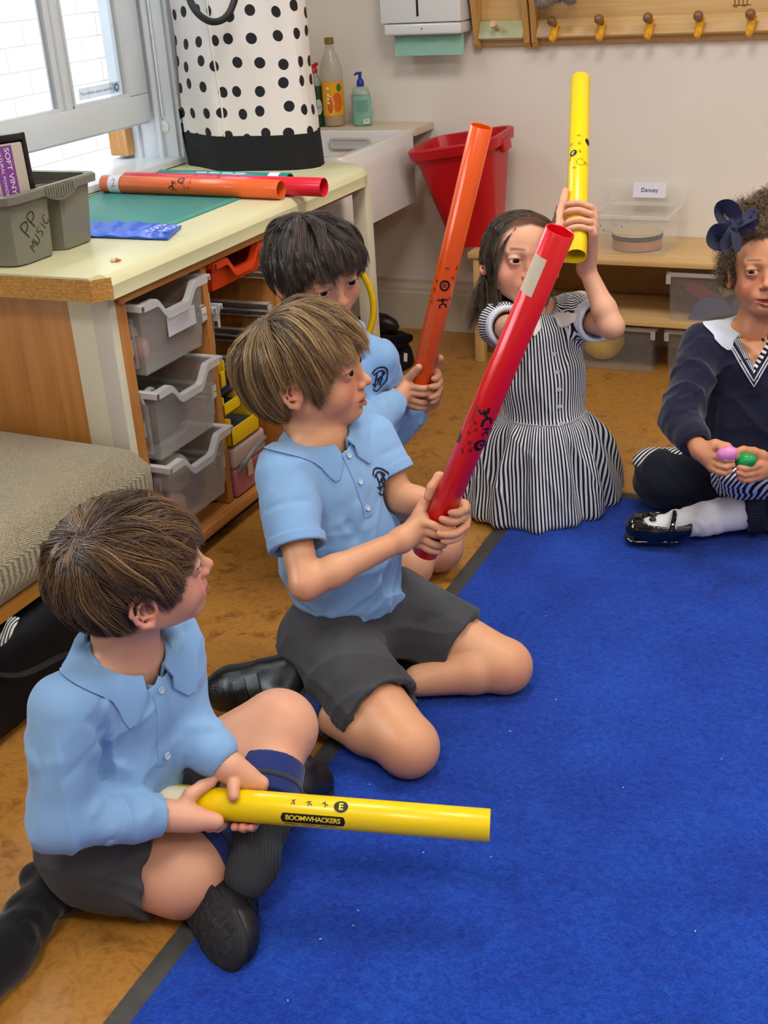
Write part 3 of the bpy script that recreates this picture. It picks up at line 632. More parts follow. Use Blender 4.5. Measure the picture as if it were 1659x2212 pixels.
lc = obj('name_label', bm, P('label paper', '#e4e2ee', .7), tb, smooth=False)
b_ = text_bm('Dancey', .017); place(b_, (-.809, 3.6600, .493), (1, 0, 0), (0, .285, 1), .0008); obj('lettering', b_, blk, lc, smooth=False)
drum = thing('tambour_drum', 'small round hand drum with a dark rim inside the open clear box', 'drum', (-.815, 3.545, .35))
bm = nbm(); lathe(bm, [(.072, 0), (.0725, .03), (.071, .032)], (-.815, 3.545, .3505), 40); obj('shell', bm, P('tan drum shell', '#b47f57', .5), drum)
bm = nbm(); lathe(bm, [(.0735, .028), (.0742, .030), (.0742, .041), (.073, .042)], (-.815, 3.545, .3505), 40, ends=(False, False)); obj('hoop_band', bm, P('dark rim band', '#3d3f44', .5), drum)
bm = nbm(); lathe(bm, [(.0728, .034), (.0728, .042), (.07, .0445), (0, .0445)], (-.815, 3.545, .3505), 40); obj('drum_skin', bm, P('drum skin', '#cdbb97', .6, var=.08), drum)
bm = nbm(); lathe(bm, [(.066*math.sin(a), .066-.066*math.cos(a)) for a in [PI*(k+.01)/20.02 for k in range(21)]], (-.905, 3.52, .004), 32); tag(recentre(obj('ball', bm, P('yellow foam ball', '#e6c400', .6))), 'yellow ball inside the cloudy box on the floor', 'ball')
for nm, mcol, c, sz, r_, lb in (('felt_shape', '#8a3039', (-.60, 3.46, .245), (.05, .01, .02), .5, 'red plastic shape in the box on the lower shelf'), ('felt_shape', '#4a4f72', (-.585, 3.45, .205), (.07, .012, .032), -.3, 'large blue grey sheet shape in the box on the lower shelf'),
     ('felt_shape', '#3f4560', (-.50, 3.46, .215), (.03, .012, .038), .2, 'dark blue sheet shape in the box on the lower shelf'), ('felt_shape', '#b09a4a', (-.535, 3.475, .255), (.022, .01, .018), -.6, 'yellow shape in the box on the lower shelf'), ('felt_shape', '#565a4b', (-.53, 3.52, .25), (.06, .01, .03), .1, 'grey green shape at the back of the box on the lower shelf')):
    M_ = Matrix.Translation(c) @ Matrix.Rotation(r_, 4, 'Y'); bm = nbm()
    if 'blue' in lb: prism(bm, [(-sz[0], -sz[2]), (sz[0], -sz[2]), (sz[0]*.7, sz[2]*.6), (0, sz[2]), (-sz[0]*.5, sz[2]*.5)], lambda a, b, h: M_ @ Vector((a, h, b)), -.006, .006)
    else: bx(bm, -sz[0], sz[0], -sz[1]/2, sz[1]/2, -sz[2], sz[2], .003, M=M_)
    tag(recentre(obj(nm, bm, P('shape '+mcol, mcol, .7))), lb, 'toy shape')
# ---- wall socket
so = thing('wall_socket', 'white double wall socket seen through the clear box', 'socket', (-.955, YB, .34))
sw = P('socket plastic', '#d9d3c6', .35)
bm = nbm(); bx(bm, -1.02, -.885, YB-.009, YB-.0005, .333, .408, .003); obj('face_plate', bm, sw, so)
for cx in (-.985, -.918):
    bm = nbm(); bx(bm, cx-.008, cx+.006, YB-.012, YB-.009, .378, .398, .001); obj('switch', bm, sw, so)
    for dx, dz, w, h in ((0, -.012+.0, .003, .007), (-.010, -.026, .007, .003), (.010, -.026, .007, .003)):
        bm = nbm(); bx(bm, cx+.018+dx-w/2, cx+.018+dx+w/2, YB-.0098, YB-.009, .385+dz-h/2, .385+dz+h/2); obj('slot', bm, blk, so, smooth=False)
# ================================================================= TOWEL DISPENSER, COAT RACKS
dw = P('dispenser enamel', '#e3e6e4', .25, .5, coat=.2)
dsp = thing('towel_dispenser', 'white metal paper towel dispenser on the back wall', 'dispenser', (-1.5, YB-.06, .96))
bm = nbm(); bx(bm, -1.633, -1.372, YB-.115, YB-.001, .985, 1.30, .006); obj('cover', bm, dw, dsp)
bm = nbm(); bx(bm, -1.626, -1.376, YB-.110, YB-.001, .950, .984, .008, 3); 
bmesh.ops.recalc_face_normals(bm, faces=bm.faces); obj('lower_lip', bm, dw, dsp)
bm = nbm(); bx(bm, -1.5135, -1.5065, YB-.1165, YB-.1145, 1.003, 1.09, .001); obj('sight_slot', bm, blk, dsp)
bm = nbm(); lathe(bm, [(0, 0), (.003, 0), (.003, .001), (0, .001)], M=Matrix.Translation((-1.50, YB-.110, .968)) @ Matrix.Rotation(PI/2, 4, 'X'), seg=10); obj('screw', bm, P('screw grey', '#8b8d8d', .4), dsp)
bm = nbm(); NXp = 16; rows = []
for k in range(6):
    z = .952-.062*k/5; rows.append([bm.verts.new((-1.604+.226*i/NXp, YB-.085+.006*math.sin(k*.6)+.0018*math.sin(i*.8+k), z+.002*math.sin(i*.9) * (1 if k == 0 else .1))) for i in range(NXp+1)])
for a, b in zip(rows, rows[1:]):
    for i in range(NXp): bm.faces.new((a[i], a[i+1], b[i+1], b[i]))
e = bmesh.ops.extrude_face_region(bm, geom=list(bm.faces)); bmesh.ops.translate(bm, verts=[g for g in e['geom'] if isinstance(g, bmesh.types.BMVert)], vec=(0, .0008, 0))
tag(recentre(obj('paper_towel', bm, P('green paper towel', '#93c0ae', .85, bump=.3, bscale=300))), 'pale green paper towel hanging out of the white dispenser', 'paper towel')
rackw = wood('coat rack maple', '#c79a5c', '#e0bb7e', 0, 1, .4); rackv = wood('coat rack uprights', '#b98847', '#d6a865', 2, 1, .4)
def rack(label, x0, x1, board, pegs, hooks, dz=0):
    t = thing('coat_rack', label, 'coat rack', ((x0+x1)/2, YB-.05, .9))
    prof = [(0, .90), (.022, .90), (.034, .915), (.04, .95), (.058, 1.02), (.085, 1.09), (.10, 1.15), (.10, 1.25), (0, 1.25)]
    for x in (x0, x1-.018):
        bm = nbm(); prism(bm, prof, lambda a, b, h: Vector((x+h, YB-.001-a, b+dz)), 0, .018); obj('side_bracket', bm, rackv, t, angle=.35)
    bm = nbm(); bx(bm, x0+.018, x1-.018, YB-.014, YB-.001, .905+dz, 1.24+dz, .002); obj('back_board', bm, rackw, t)
    bm = nbm(); M_ = Matrix.Translation((0, YB-.03, .95+dz)) @ Matrix.Rotation(math.radians(-24), 4, 'X'); bx(bm, x0+.018, x1-.018, -.009, .009, -.026, .026, .003, M=M_); obj('peg_rail', bm, board, t)
    for i, x in enumerate(pegs):
        bm = nbm(); Mp = Matrix.Translation((x, YB-.036, .955+dz)) @ Matrix.Rotation(math.radians(68), 4, 'X')
        lathe(bm, [(.0055, 0), (.0052, .02), (.0048, .034), (.007, .040), (.0125, .046), (.0145, .055), (.0115, .065), (.004, .070), (0, .070)] if hooks else [(.007, 0), (.007, .03), (.0095, .034), (.0105, .042), (.0095, .048), (0, .049)], seg=14, M=Mp); obj('peg', bm, P('brown peg', '#8a6242', .3) if hooks and i == 0 else (bpy.data.materials['brown peg'] if hooks else P('pale peg', '#d9b184', .4)), t)
        if hooks:
            bm = nbm(); y = YB-.056
            tube(bm, [(x+.0115*math.cos(a), y-.004, .970+dz+.016*math.sin(a)) for a in [PI+PI*k/8 for k in range(9)]], .0042, 6)
            tube(bm, [(x, y-.003, .956+dz), (x-.001, y-.004, .935+dz), (x-.003, y-.012, .925+dz), (x-.004, y-.02, .928+dz), (x-.004, y-.021, .938+dz)], [.0135, .0125, .0110, .0095, .008], 8, flat=.85)
            obj('hook', bm, P('yellow hook plastic', '#f2b21a', .35) if i == 0 else bpy.data.materials['yellow hook plastic'], t)
    return t
rack('short wooden coat rack with a green rail and one plain peg', -1.362, -1.186, wood('green stained rail', '#a9ac80', '#c3c496', 0, 1), [-1.285], False)
rk = rack('long wooden coat rack with brown pegs and yellow hooks', -1.180, .2, rackw, [-1.102+.1395*k for k in range(9)], True)
b_ = bmesh.new()
for k in range(4):
    s_ = -1 if k % 2 else 1
    tube(b_, [(-.6+k*.011, YB-.0155, 1.012+.010*(k % 2)), (-.598+k*.011, YB-.0155, .999), (-.603+k*.011+.003*s_, YB-.0155, .990)], .0013, 5)
tube(b_, [(-.605, YB-.0155, .995), (-.555, YB-.0155, .995)], .001, 5); tube(b_, [(-.60, YB-.0155, 1.01), (-.56, YB-.0155, 1.01)], .001, 5); obj('branded_mark', b_, P('burnt mark', '#8a4f20', .7), rk)
# ================================================================= SPOTTED TOTE BAG
t = NT('white canvas with black dots'); tc = t.n.new('ShaderNodeUVMap'); tc.uv_map = 'UVMap'
v = t.n.new('ShaderNodeTexVoronoi'); v.voronoi_dimensions = '2D'; v.inputs['Scale'].default_value = 17.; v.inputs['Randomness'].default_value = .40; t.link(tc.outputs[0], v.inputs['Vector'])
d = t.ramp(v.outputs['Distance'], [(.222, lin('#16161b')), (.236, lin('#e9e4df'))]); t.col(d); t.b.inputs['Roughness'].default_value = .85
t.nrm(t.bump(t.noise(t.coord(), 500, 2), .25, .001)); dots = t.m
blackc = P('black canvas', '#1d1e22', .75, .3, bump=.3, bscale=500)
tote = thing('tote_bag', 'tall white canvas tote with black polka dots and a black base on the worktop', 'bag', (-1.70, 2.87, CT))
foot = [(-1.893, 2.850), (-1.85, 2.826), (-1.79, 2.797), (-1.742, 2.777), (-1.724, 2.775), (-1.70, 2.779), (-1.64, 2.791), (-1.58, 2.804), (-1.535, 2.816), (-1.510, 2.832), (-1.502, 2.860), (-1.513, 2.92), (-1.535, 2.955), (-1.58, 2.968), (-1.70, 2.975), (-1.85, 2.975), (-1.885, 2.955), (-1.900, 2.91), (-1.900, 2.87)]
pp = []
for i in range(len(foot)):
    a, b = Vector(foot[i]), Vector(foot[(i+1) % len(foot)]); n_ = 3
    for k in range(n_): pp.append(a.lerp(b, k/n_))
per = [0]
for i in range(1, len(pp)+1): per.append(per[-1]+(pp[i % len(pp)]-pp[i-1]).length)
def toteband(z0, z1, nz, off=0, cap=(False, False)):
    bm = bmesh.new(); uv = bm.loops.layers.uv.new('UVMap'); rows = []
    for j in range(nz+1):
        z = z0+(z1-z0)*j/nz; h = (z-CT)/.5; row = []
        s = 1.0-.115*h+.03*math.sin(h*3)
        for i in range(len(pp)+1):
            p = pp[i % len(pp)]; c = Vector((-1.703, 2.875)); q = c+(p-c)*(s+off); q.y = c.y+(p.y-c.y)*(1+off-.10*h)
            dd = .004*math.sin(i*.5+z*9)+.003*math.sin(i*.23-z*17)
            row.append((bm.verts.new((q.x+dd*.6-.012*h, q.y+dd, z)), per[i], z))
        rows.append(row)
    for a, b in zip(rows, rows[1:]):
        for i in range(len(pp)):
            f = bm.faces.new((a[i][0], a[i+1][0], b[i+1][0], b[i][0]))
            for l, (vv, uu, zz) in zip(f.loops, (a[i], a[i+1], b[i+1], b[i])): l[uv].uv = (uu, zz)
    bmesh.ops.remove_doubles(bm, verts=bm.verts, dist=1e-6)
    bm.normal_update(); return bm
obj('canvas_body', toteband(CT+.092, CT+.56, 24), dots, tote, angle=.9)
bm = toteband(CT+.004, CT+.094, 6, .008); bmesh.ops.holes_fill(bm, edges=bm.edges, sides=0) if 0 else None; obj('base_band', bm, blackc, tote, angle=.9)
bm = toteband(CT+.0005, CT+.006, 1, .020); bmesh.ops.contextual_create(bm, geom=[e for e in bm.edges if e.is_boundary and e.verts[0].co.z < CT+.002]); obj('piping', bm, P('cream piping', '#cfc9ae', .6), tote)
bm = nbm(); pts_ = []
for j in range(25):
    z = CT+.093+.46*j/24; h = (z-CT)/.5; s_ = 1.0-.115*h+.03*math.sin(h*3); p = Vector((-1.726, 2.775)); c_ = Vector((-1.703, 2.875)); q_ = c_+(p-c_)*s_; q_.y = c_.y+(p.y-c_.y)*(1-.10*h); dd_ = .004*math.sin(12*.5+z*9)+.003*math.sin(12*.23-z*17)
    pts_.append((q_.x+dd_*.6-.012*h, q_.y+dd_+.0005, z))
tube(bm, pts_, .0028, 6); obj('seam', bm, P('seam white', '#e9e4df', .8), tote)
hp = [(at(404, -60, 2.90)), (at(408, -5, 2.90)), (at(428, 30, 2.90)), (at(458, 47, 2.90)), (at(487, 38, 2.90)), (at(505, 5, 2.90)), (at(520, -60, 2.90))]
bm = nbm(); tube(bm, spline(hp, 8), .0085, 10, flat=.45, ref=(0, 1, 0)); obj('handle', bm, P('black handle webbing', '#131317', .5), tote)
hp = [(at(388, -60, 2.95)), (at(412, -5, 2.94)), (at(432, 28, 2.93)), (at(452, 42, 2.92))]
bm = nbm(); tube(bm, spline(hp, 8), .004, 8); obj('handle', bm, bpy.data.materials['black handle webbing'], tote)
# ================================================================= PERCUSSION TUBES
TR = .0215
def ribbon(bm, pts, w):
    pts = [Vector((p[0], p[1], 0)) for p in pts]; L = []
    q = []
    for a, b in zip(pts, pts[1:]):
        n = max(1, int((b-a).length/.002)); q += [a.lerp(b, k/n) for k in range(n)]
    q.append(pts[-1])
    for i, p in enumerate(q):
        t_ = (q[min(i+1, len(q)-1)]-q[max(i-1, 0)]).normalized(); n_ = Vector((-t_.y, t_.x, 0)); ww = w/2
        L.append((bm.verts.new(p+n_*ww), bm.verts.new(p-n_*ww)))
    for a, b in zip(L, L[1:]): bm.faces.new((a[0], a[1], b[1], b[0]))
    return bm
def fig_bm(s, v=0):
    bm = bmesh.new()
    A = [[(-.5, .9), (-.35, .45), (0, .4), (.2, -.1), (.5, -.3), (.45, -.9)], [(.5, 1), (.3, .5), (0, .4)], [(.2, -.1), (-.2, -.3), (-.5, -.9)]] if v == 0 else \
        [[(-.9, .3), (-.4, .5), (0, .2), (.4, .5), (.9, .3)], [(0, .3), (0, -.2), (-.5, -.5), (-.4, -1)], [(0, -.2), (.5, -.4), (.7, -1)]]
    for pl in A: ribbon(bm, [(x*s, y*s) for x, y in pl], s*.26)
    d = disc_bm(.02*s, .62*s, .2*s, .2*s, 10, 1) if v == 0 else disc_bm(0, .6*s, .2*s, .2*s, 10, 1)
    merge(bm, d); return bm
def band_bm(w, h, r=0):
    b_ = bmesh.new(); nx, ny = max(1, int(w/.002)), max(1, int(h/.002)); bmesh.ops.create_grid(b_, x_segments=nx, y_segments=ny, size=.5)
    for v_ in b_.verts:
        x, y = v_.co.x*w, v_.co.y*h
        if r:
            ex = max(0, abs(x)-(w/2-r)); ey = abs(y)
            if ex > 0: 
                lim = math.sqrt(max(0, 1-(ex/r)**2)); y *= lim*.98+.02
        v_.co = Vector((x, y, 0))
    return b_
class Tube:
    def __init__(s, name, label, A, B, color, group=None, R=TR, rough=.3):
        s.A, s.B, s.R = Vector(A), Vector(B), R; s.d = (s.B-s.A).normalized(); s.L = (s.B-s.A).length
        c = Vector(CAM)-(s.A+s.B)/2; s.u = (c-s.d*c.dot(s.d)).normalized(); s.w = s.d.cross(s.u)
        s.o = thing(name, label, 'music tube', s.A, group=group)
        m = bpy.data.materials.get('tube '+color) or P('tube '+color, color, rough, .5, coat=.15, var=.03, vscale=10); s.m = m; T = .0022
        bm = nbm(); n = 48; prof = [(s.R-T, 0), (s.R-T, s.L*.5), (s.R-T, s.L), (s.R-T*.4, s.L+.0008), (s.R, s.L), (s.R, s.L*.5), (s.R, 0), (s.R-T*.4, -.0008), (s.R-T, 0)]
        rs = [[s.pt(z, 2*PI*k/n, r) for k in range(n)] for r, z in prof]
        rings(bm, rs, (False, False)); obj('tube_body', bm, m, s.o, angle=.9)
    def pt(s, z, th, r=None):
        r = s.R if r is None else r
        return s.A+s.d*z+(s.u*math.cos(th)+s.w*math.sin(th))*r
    def art(s, name, bm, m, z0, th0, phi=0, lift=.0003, scale=1):
        c, sn = math.cos(phi), math.sin(phi)
        for v_ in bm.verts:
            x, y = v_.co.x*scale, v_.co.y*scale; z = z0+x*c-y*sn; q = -(x*sn+y*c)
            v_.co = s.pt(z, th0+q/s.R, s.R+lift)
        # face outwards
        bm.normal_update()
        me = bpy.data.meshes.new(name); bm.to_mesh(me); bm.free()
        return obj(name, me, m, s.o, angle=None)
yl, rd, orc = '#f2d200', '#e3101c', '#ee5a12'
ink = P('black print', '#14100f', .5); tape = P('cream tape', '#e3dcc0', .7); ytext = P('yellow print', '#f6dc1c', .4)
T1 = Tube('music_tube', 'yellow percussion tube held flat in the lap of the boy in front', at(345, 1726, 1.62), at(1057, 1783, 1.57), yl)
T2 = Tube('music_tube', 'long red percussion tube held up by the fair-haired boy', at(918, 1192, 1.95), at(1210, 499, 1.63), rd, R=.0210)
T3 = Tube('music_tube', 'orange percussion tube held upright by the dark-haired boy at the back', at(896, 876, 2.49), at(1040, 273, 2.19), orc, R=.0210)
T4 = Tube('music_tube', 'yellow percussion tube raised upright by the girl in the striped dress', at(1244, 553, 2.38), at(1254, 172, 2.60), yl)
# prints, front yellow
def lerpz(T, px, axis=0):          # distance along a tube where it passes an image column/row
    return px*T.L
L1 = T1.L
T1.art('print_plate', band_bm(.086, .0135, .004), ink, L1*.481, .52, 0, .0004)
T1.art('lettering', text_bm('BOOMWHACKERS', .0094, maxlen=.0018, ox=.0002, space=.9), ytext, L1*.481, .50, 0, .0007)
for x0, w in ((-.028, .02), (-.006, .018), (.015, .012), (.026, .008)): T1.art('small_print', band_bm(w, .0012), ink, L1*.481+x0, .95, 0, .0005)
T1.art('note_disc', disc_bm(0, 0, .0095, .0082, 24, 4), ink, L1*.562, -.42, 0, .0004)
T1.art('lettering', text_bm('E', .0125, maxlen=.0018, ox=.0004), ytext, L1*.562, -.40, 0, .0007)
for k, x in enumerate((.418, .466, .514)): T1.art('printed_figure', fig_bm(.0042, k % 2), ink, L1*x, -.47, .3*k, .0005)
T1.art('tape_patch', band_bm(.052, .028), tape, L1*.062, -.35, 0, .0004)
# prints, red
L2 = T2.L
T2.art('tape_patch', band_bm(.030, .050), tape, L2*.885, -1.0, -PI/2+.0, .0004) if 0 else T2.art('tape_patch', band_bm(.058, .024), tape, L2*.885, -.62, 0, .0004)
T2.art('note_disc', disc_bm(0, 0, .0105, .0105, 24, 4), ink, L2*.40, .75, 0, .0004); T2.art('lettering', text_bm('C', .014, maxlen=.0018, ox=.0006), P('red print', '#e3101c', .4), L2*.40, .75, -PI/2, .0007)
T2.art('note_disc', disc_bm(0, 0, .0105, .0105, 24, 4), ink, L2*.39, -1.35, 0, .0004)
T2.art('printed_figure', fig_bm(.016, 0), ink, L2*.485, .25, -PI/2+.5, .0005); T2.art('printed_figure', fig_bm(.009, 1), ink, L2*.445, .75, -PI/2, .0005)
for k, (z, th) in enumerate(((.425, -.4), (.40, -.1), (.37, -.35), (.38, .15), (.44, -.05), (.46, -.3))): T2.art('printed_figure', fig_bm(.004, k % 2), ink, L2*z, th, k*1.1, .0005)
T2.art('small_print', band_bm(.05, .0018), P('dark red print', '#8c0a12', .4), L2*.49, -.72, 0, .0005); T2.art('small_print', band_bm(.03, .0018), bpy.data.materials['dark red print'], L2*.485, -.55, 0, .0005)
# prints, orange
L3 = T3.L
T3.art('note_disc', disc_bm(0, 0, .0105, .0115, 24, 4), ink, L3*.475, .12, -PI/2, .0004); T3.art('note_ring', disc_bm(0, 0, .0062, .0070, 20, 3), T3.m, L3*.475, .12, -PI/2, .0006); T3.art('lettering', text_bm('D', .010, maxlen=.0018, ox=.0006), ink, L3*.475, .12, -PI/2, .0008)
T3.art('printed_figure', fig_bm(.012, 1), ink, L3*.415, .3, -PI/2+.2, .0005)
for k, (z, th) in enumerate(((.535, .0), (.54, .95), (.505, .75), (.482, -.75), (.45, -.78), (.405, -.8), (.43, 1.0))): T3.art('printed_figure', fig_bm(.0042, k % 2), ink, L3*z, th, k*1.3, .0005)
T3.art('small_print', band_bm(.02, .0012), P('orange print', '#b33c0a', .4), L3*.54, -.8, 0, .0005)
# prints, raised yellow
L4 = T4.L
T4.art('note_disc', disc_bm(0, 0, .0085, .0085, 20, 4), ink, L4*.525, -.55, -PI/2, .0004); T4.art('lettering', text_bm('E', .010, maxlen=.0018, ox=.0005), ytext, L4*.525, -.55, -PI/2-.5, .0007)
T4.art('note_disc', disc_bm(0, 0, .008, .008, 20, 4), ink, L4*.60, 1.0, -PI/2, .0004)
T4.art('printed_ring', ribbon(bmesh.new(), [(.0085*math.cos(a), .0085*math.sin(a)) for a in [2*PI*k/20 for k in range(21)]], .0012), P('faint print', '#7d6d10', .5), L4*.47, .22, 0, .0004)
for k, (z, th) in enumerate(((.62, .0), (.575, .05), (.53, .12), (.58, -.75), (.50, -.9), (.47, .75), (.44, -.4))): T4.art('printed_figure', fig_bm(.0045, k % 2), bpy.data.materials['faint print'], L4*z, th, k, .0005)
# tubes lying on the worktop
zc = CT+TR+.0006
A5, B5 = Vector(atz(226, 397, zc)), Vector(atz(607, 410, zc)); A5.z = B5.z = zc
T5 = Tube('music_tube', 'orange percussion tube with a taped 2 lying on the worktop', A5, B5, '#ee6a2c')
dd = (B5-A5).normalized(); nn = Vector((-dd.y, dd.x, 0)); nn = nn if nn.y > 0 else -nn
B6 = Vector(atz(698, 405, zc)); B6.z = zc; off = (B6-B5).dot(nn); B6 += nn*(.0445-off); A6 = B6-dd*.565
T6 = Tube('music_tube', 'red percussion tube lying behind the orange one on the worktop', A6, B6, '#e8203a')
B7 = Vector(atz(640, 389, zc)); B7.z = zc; off = (B7-B5).dot(nn); B7 += nn*(.0890-off); A7 = B7-dd*.375
T7 = Tube('music_tube', 'teal percussion tube lying at the foot of the spotted bag', A7, B7, '#0f8f8c')
def tape_ring(T, z, w):
    bm = nbm(); n = 40; rings(bm, [[T.pt(z+q, 2*PI*k/n, T.R+.0004) for k in range(n)] for q in (-w/2, 0, w/2)], (False, False)); return obj('tape_band', bm, P('white tape', '#e6e6ea', .6) if 'white tape' not in bpy.data.materials else bpy.data.materials['white tape'], T.o)
tape_ring(T5, .042, .034); T5.art('handwriting', ribbon(bmesh.new(), [(-.005, .006), (-.002, .009), (.003, .008), (.004, .004), (0, -.002), (-.006, -.008), (-.004, -.009), (.006, -.007)], .0013), ink, .044, -.15, .15, .0008)
T5.art('note_ring', ribbon(bmesh.new(), [(.008*math.cos(a), .008*math.sin(a)) for a in [2*PI*k/20 for k in range(21)]], .0035), ink, T5.L*.475, -.75, 0, .0005); T5.art('lettering', text_bm('D', .008, maxlen=.002), ink, T5.L*.475, -.75, 0, .0005)
T5.art('printed_figure', fig_bm(.012, 0), ink, T5.L*.43, -.1, -.4, .0005)
for k, (z, th) in enumerate(((.50, .1), (.52, .15), (.49, -.3), (.53, -.5), (.45, .35))): T5.art('printed_figure', fig_bm(.004, k % 2), ink, T5.L*z, th, k, .0005)
tape_ring(T7, .337, .03)
T6.art('printed_figure', fig_bm(.008, 0), ink, T6.L*.50, -.9, .4, .0005)
for k in range(5): T6.art('small_print', band_bm(.022, .0014), P('pale pink print', '#f4a9b2', .5) if k == 0 else bpy.data.materials['pale pink print'], T6.L*(.35+.07*k), -.95+.05*(k % 2), 0, .0005)
for k in range(4): T7.art('small_print', band_bm(.03, .006), P('pale teal print', '#a9d4e6', .5) if k == 0 else bpy.data.materials['pale teal print'], T7.L*(.35+.1*k), -.9, 0, .0005)
# ---- mat, cold pack, crayon
mat_m = P('green cutting mat', '#3d8a80', .45, .4, var=.06, vscale=4)
mt = thing('cutting_mat', 'green cutting mat under the tubes and the blue pack', 'mat', (-1.7, 2.35, CT))
bm = nbm(); bx(bm, -1.925, -1.503, 2.175, 2.515, CT+.0002, CT+.0022, .0008); obj('mat_sheet', bm, mat_m, mt)
bm = nbm(); bx(bm, -1.527, -1.504, 2.176, 2.514, CT+.0022, CT+.0026); obj('pale_margin', bm, P('pale green margin', '#3f9585', .5), mt, smooth=False)
bpk = P('blue foil', '#2a5fd6', .35, .5, bump=.5, bscale=45, bdist=.003)
q = [Vector(atz(x, y, CT+.006)) for x, y in ((165, 480), (345, 484), (409, 489), (352, 514), (165, 507))]
pk = thing('cold_pack', 'crumpled blue hot-cold gel pack lying at the edge of the green mat', 'gel pack', (q[1].x, q[1].y, CT))
bm = nbm(); c_a, c_b, c_c, c_d = q[0], q[2]+(q[1]-q[2])*.18, q[3]+(q[2]-q[3])*.15, q[4]; N1, N2 = 34, 14; rows = []
c_b = q[2]; c_b2 = q[3]
for j in range(N2+1):
    v0 = j/N2; row = []
    for i in range(N1+1):
        u0 = i/N1; p = q[0].lerp(Vector(atz(392, 487, CT+.006)), u0).lerp(q[4].lerp(Vector(atz(362, 514, CT+.006)), u0), v0)
        e_ = min(1, 9*min(u0, 1-u0))*min(1, 5*min(v0, 1-v0)); h = .0035+.0085*e_**.6+.0022*math.sin(u0*33+v0*3)*e_+.0015*math.sin(v0*17+u0*9)*e_+.0015*math.sin(u0*21)*(1-e_)
        row.append((p, h))
    rows.append(row)
Vt = [[bm.verts.new((p.x, p.y, CT+.0024+h)) for p, h in r] for r in rows]; Vb = [[bm.verts.new((p.x, p.y, CT+.0024+max(0, h-.012)*.1)) for p, h in r] for r in rows]
for j in range(N2):
    for i in range(N1): bm.faces.new((Vt[j][i], Vt[j][i+1], Vt[j+1][i+1], Vt[j+1][i])); bm.faces.new((Vb[j][i], Vb[j+1][i], Vb[j+1][i+1], Vb[j][i+1]))
for i in range(N1): bm.faces.new((Vt[0][i], Vb[0][i], Vb[0][i+1], Vt[0][i+1])); bm.faces.new((Vt[N2][i], Vt[N2][i+1], Vb[N2][i+1], Vb[N2][i]))
for j in range(N2): bm.faces.new((Vt[j][0], Vt[j+1][0], Vb[j+1][0], Vb[j][0])); bm.faces.new((Vt[j][N1], Vb[j][N1], Vb[j+1][N1], Vt[j+1][N1]))
obj('pouch', bm, bpk, pk)
packtop = CT+.0024+.0145
ex = (q[1]-q[0]).normalized(); ey = Vector((-ex.y, ex.x, 0))
wtx = P('pack lettering', '#cfdcf2', .5)
for s_, px, py, sz in (('HOT', 366, 495, .040), ('COLD', 336, 495, .034)):
    b_ = text_bm(s_, sz, maxlen=.004, ox=.0008); o_ = Vector(atz(px, py, packtop)); 
    for v_ in b_.verts: v_.co = o_+(-ey)*0+Vector((ex.x, ex.y, 0))*(-v_.co.y*.0+v_.co.y*.75)+ey*(v_.co.x*.75); v_.co.z = packtop+.0030
    obj('lettering', b_, wtx, pk, smooth=False)
cr_ = thing('crayon_stub', 'tiny orange crayon stub in a pale wrapper on the bare worktop', 'crayon', atz(247, 562, CT))
p0, p1 = Vector(atz(240, 561, CT+.0045)), Vector(atz(262, 562, CT+.0035)); dq = (p1-p0).normalized()
bm = nbm(); tube(bm, [p0, p0+dq*.010], .0045, 10); obj('wrapper', bm, P('crayon wrapper', '#e2d3bd', .6), cr_)
bm = nbm(); tube(bm, [p0+dq*.010, p0+dq*.013, p0+dq*.021], [.0035, .0035, .001], 10); obj('tip', bm, P('orange wax', '#c96a3c', .5), cr_)
# ================================================================= GREY CADDY AND GLOVE BOX
greyp = P('grey polypropylene', '#777568', .32, .5, var=.04, vscale=6)
cad = thing('storage_caddy', 'grey plastic caddy with PP MUSIC written in marker, on the worktop', 'caddy', (-1.70, 1.9, CT))
CX1 = -1.594; zt = CT+.135
def caddy_out(z, e=0, fl=0):
    tp = .010*(1-(z-CT)/.135); x1 = CX1-tp-e+fl*.012+.010; y0, y1 = 1.772+tp+e-fl*.012, 2.030-tp-e+fl*.010; x0 = -1.86+tp+e-fl*.012
    r = .025
    o = [(x1, y0+r), (x1, 1.884)]
    if not fl: o += [(x1-.004, 1.889), (x1-.030, 1.892), (x1-.036, 1.897), (x1-.036, 1.913), (x1-.030, 1.922), (x1-.006, 1.93), (x1, 1.938)]
    else: o += [(x1, 1.886+k*.006) for k in range(9)][1:8]
    o += [(x1, y1-.012), (x1-.012, y1), (x0+.02, y1), (x0, y1-.02), (x0, y0+.02), (x0+.02, y0), (x1-r, y0), (x1-r*.3, y0+r*.3)]
    return [Vector((a, b, z)) for a, b in o]
bm = nbm(); rings(bm, [caddy_out(CT+.001, .004), caddy_out(CT+.004), caddy_out(zt-.02), caddy_out(zt-.002), caddy_out(zt-.002, .003), caddy_out(CT+.006, .003)]); obj('body', bm, greyp, cad, angle=.5)
bm = nbm(); rings(bm, [caddy_out(zt-.014, 0, 1), caddy_out(zt, 0, 1), caddy_out(zt+.003, .004, 1), caddy_out(zt+.002, .016, 1), caddy_out(zt-.012, .014, 1)], (False, False)); obj('rim', bm, greyp, cad, angle=.5)
bm = nbm(); x1 = CX1+.022
for k in range(12): tube(bm, [(x1-.001, 1.872+k*.0075, zt+.002), (x1+.001, 1.872+k*.0075, zt-.005), (x1, 1.872+k*.0075, zt-.014-.010*math.sin(PI*(k+.5)/12))], .0028, 6)
pts_ = [(1.868+k*.0075, -.006-.014*math.sin(PI*k/13)) for k in range(14)]
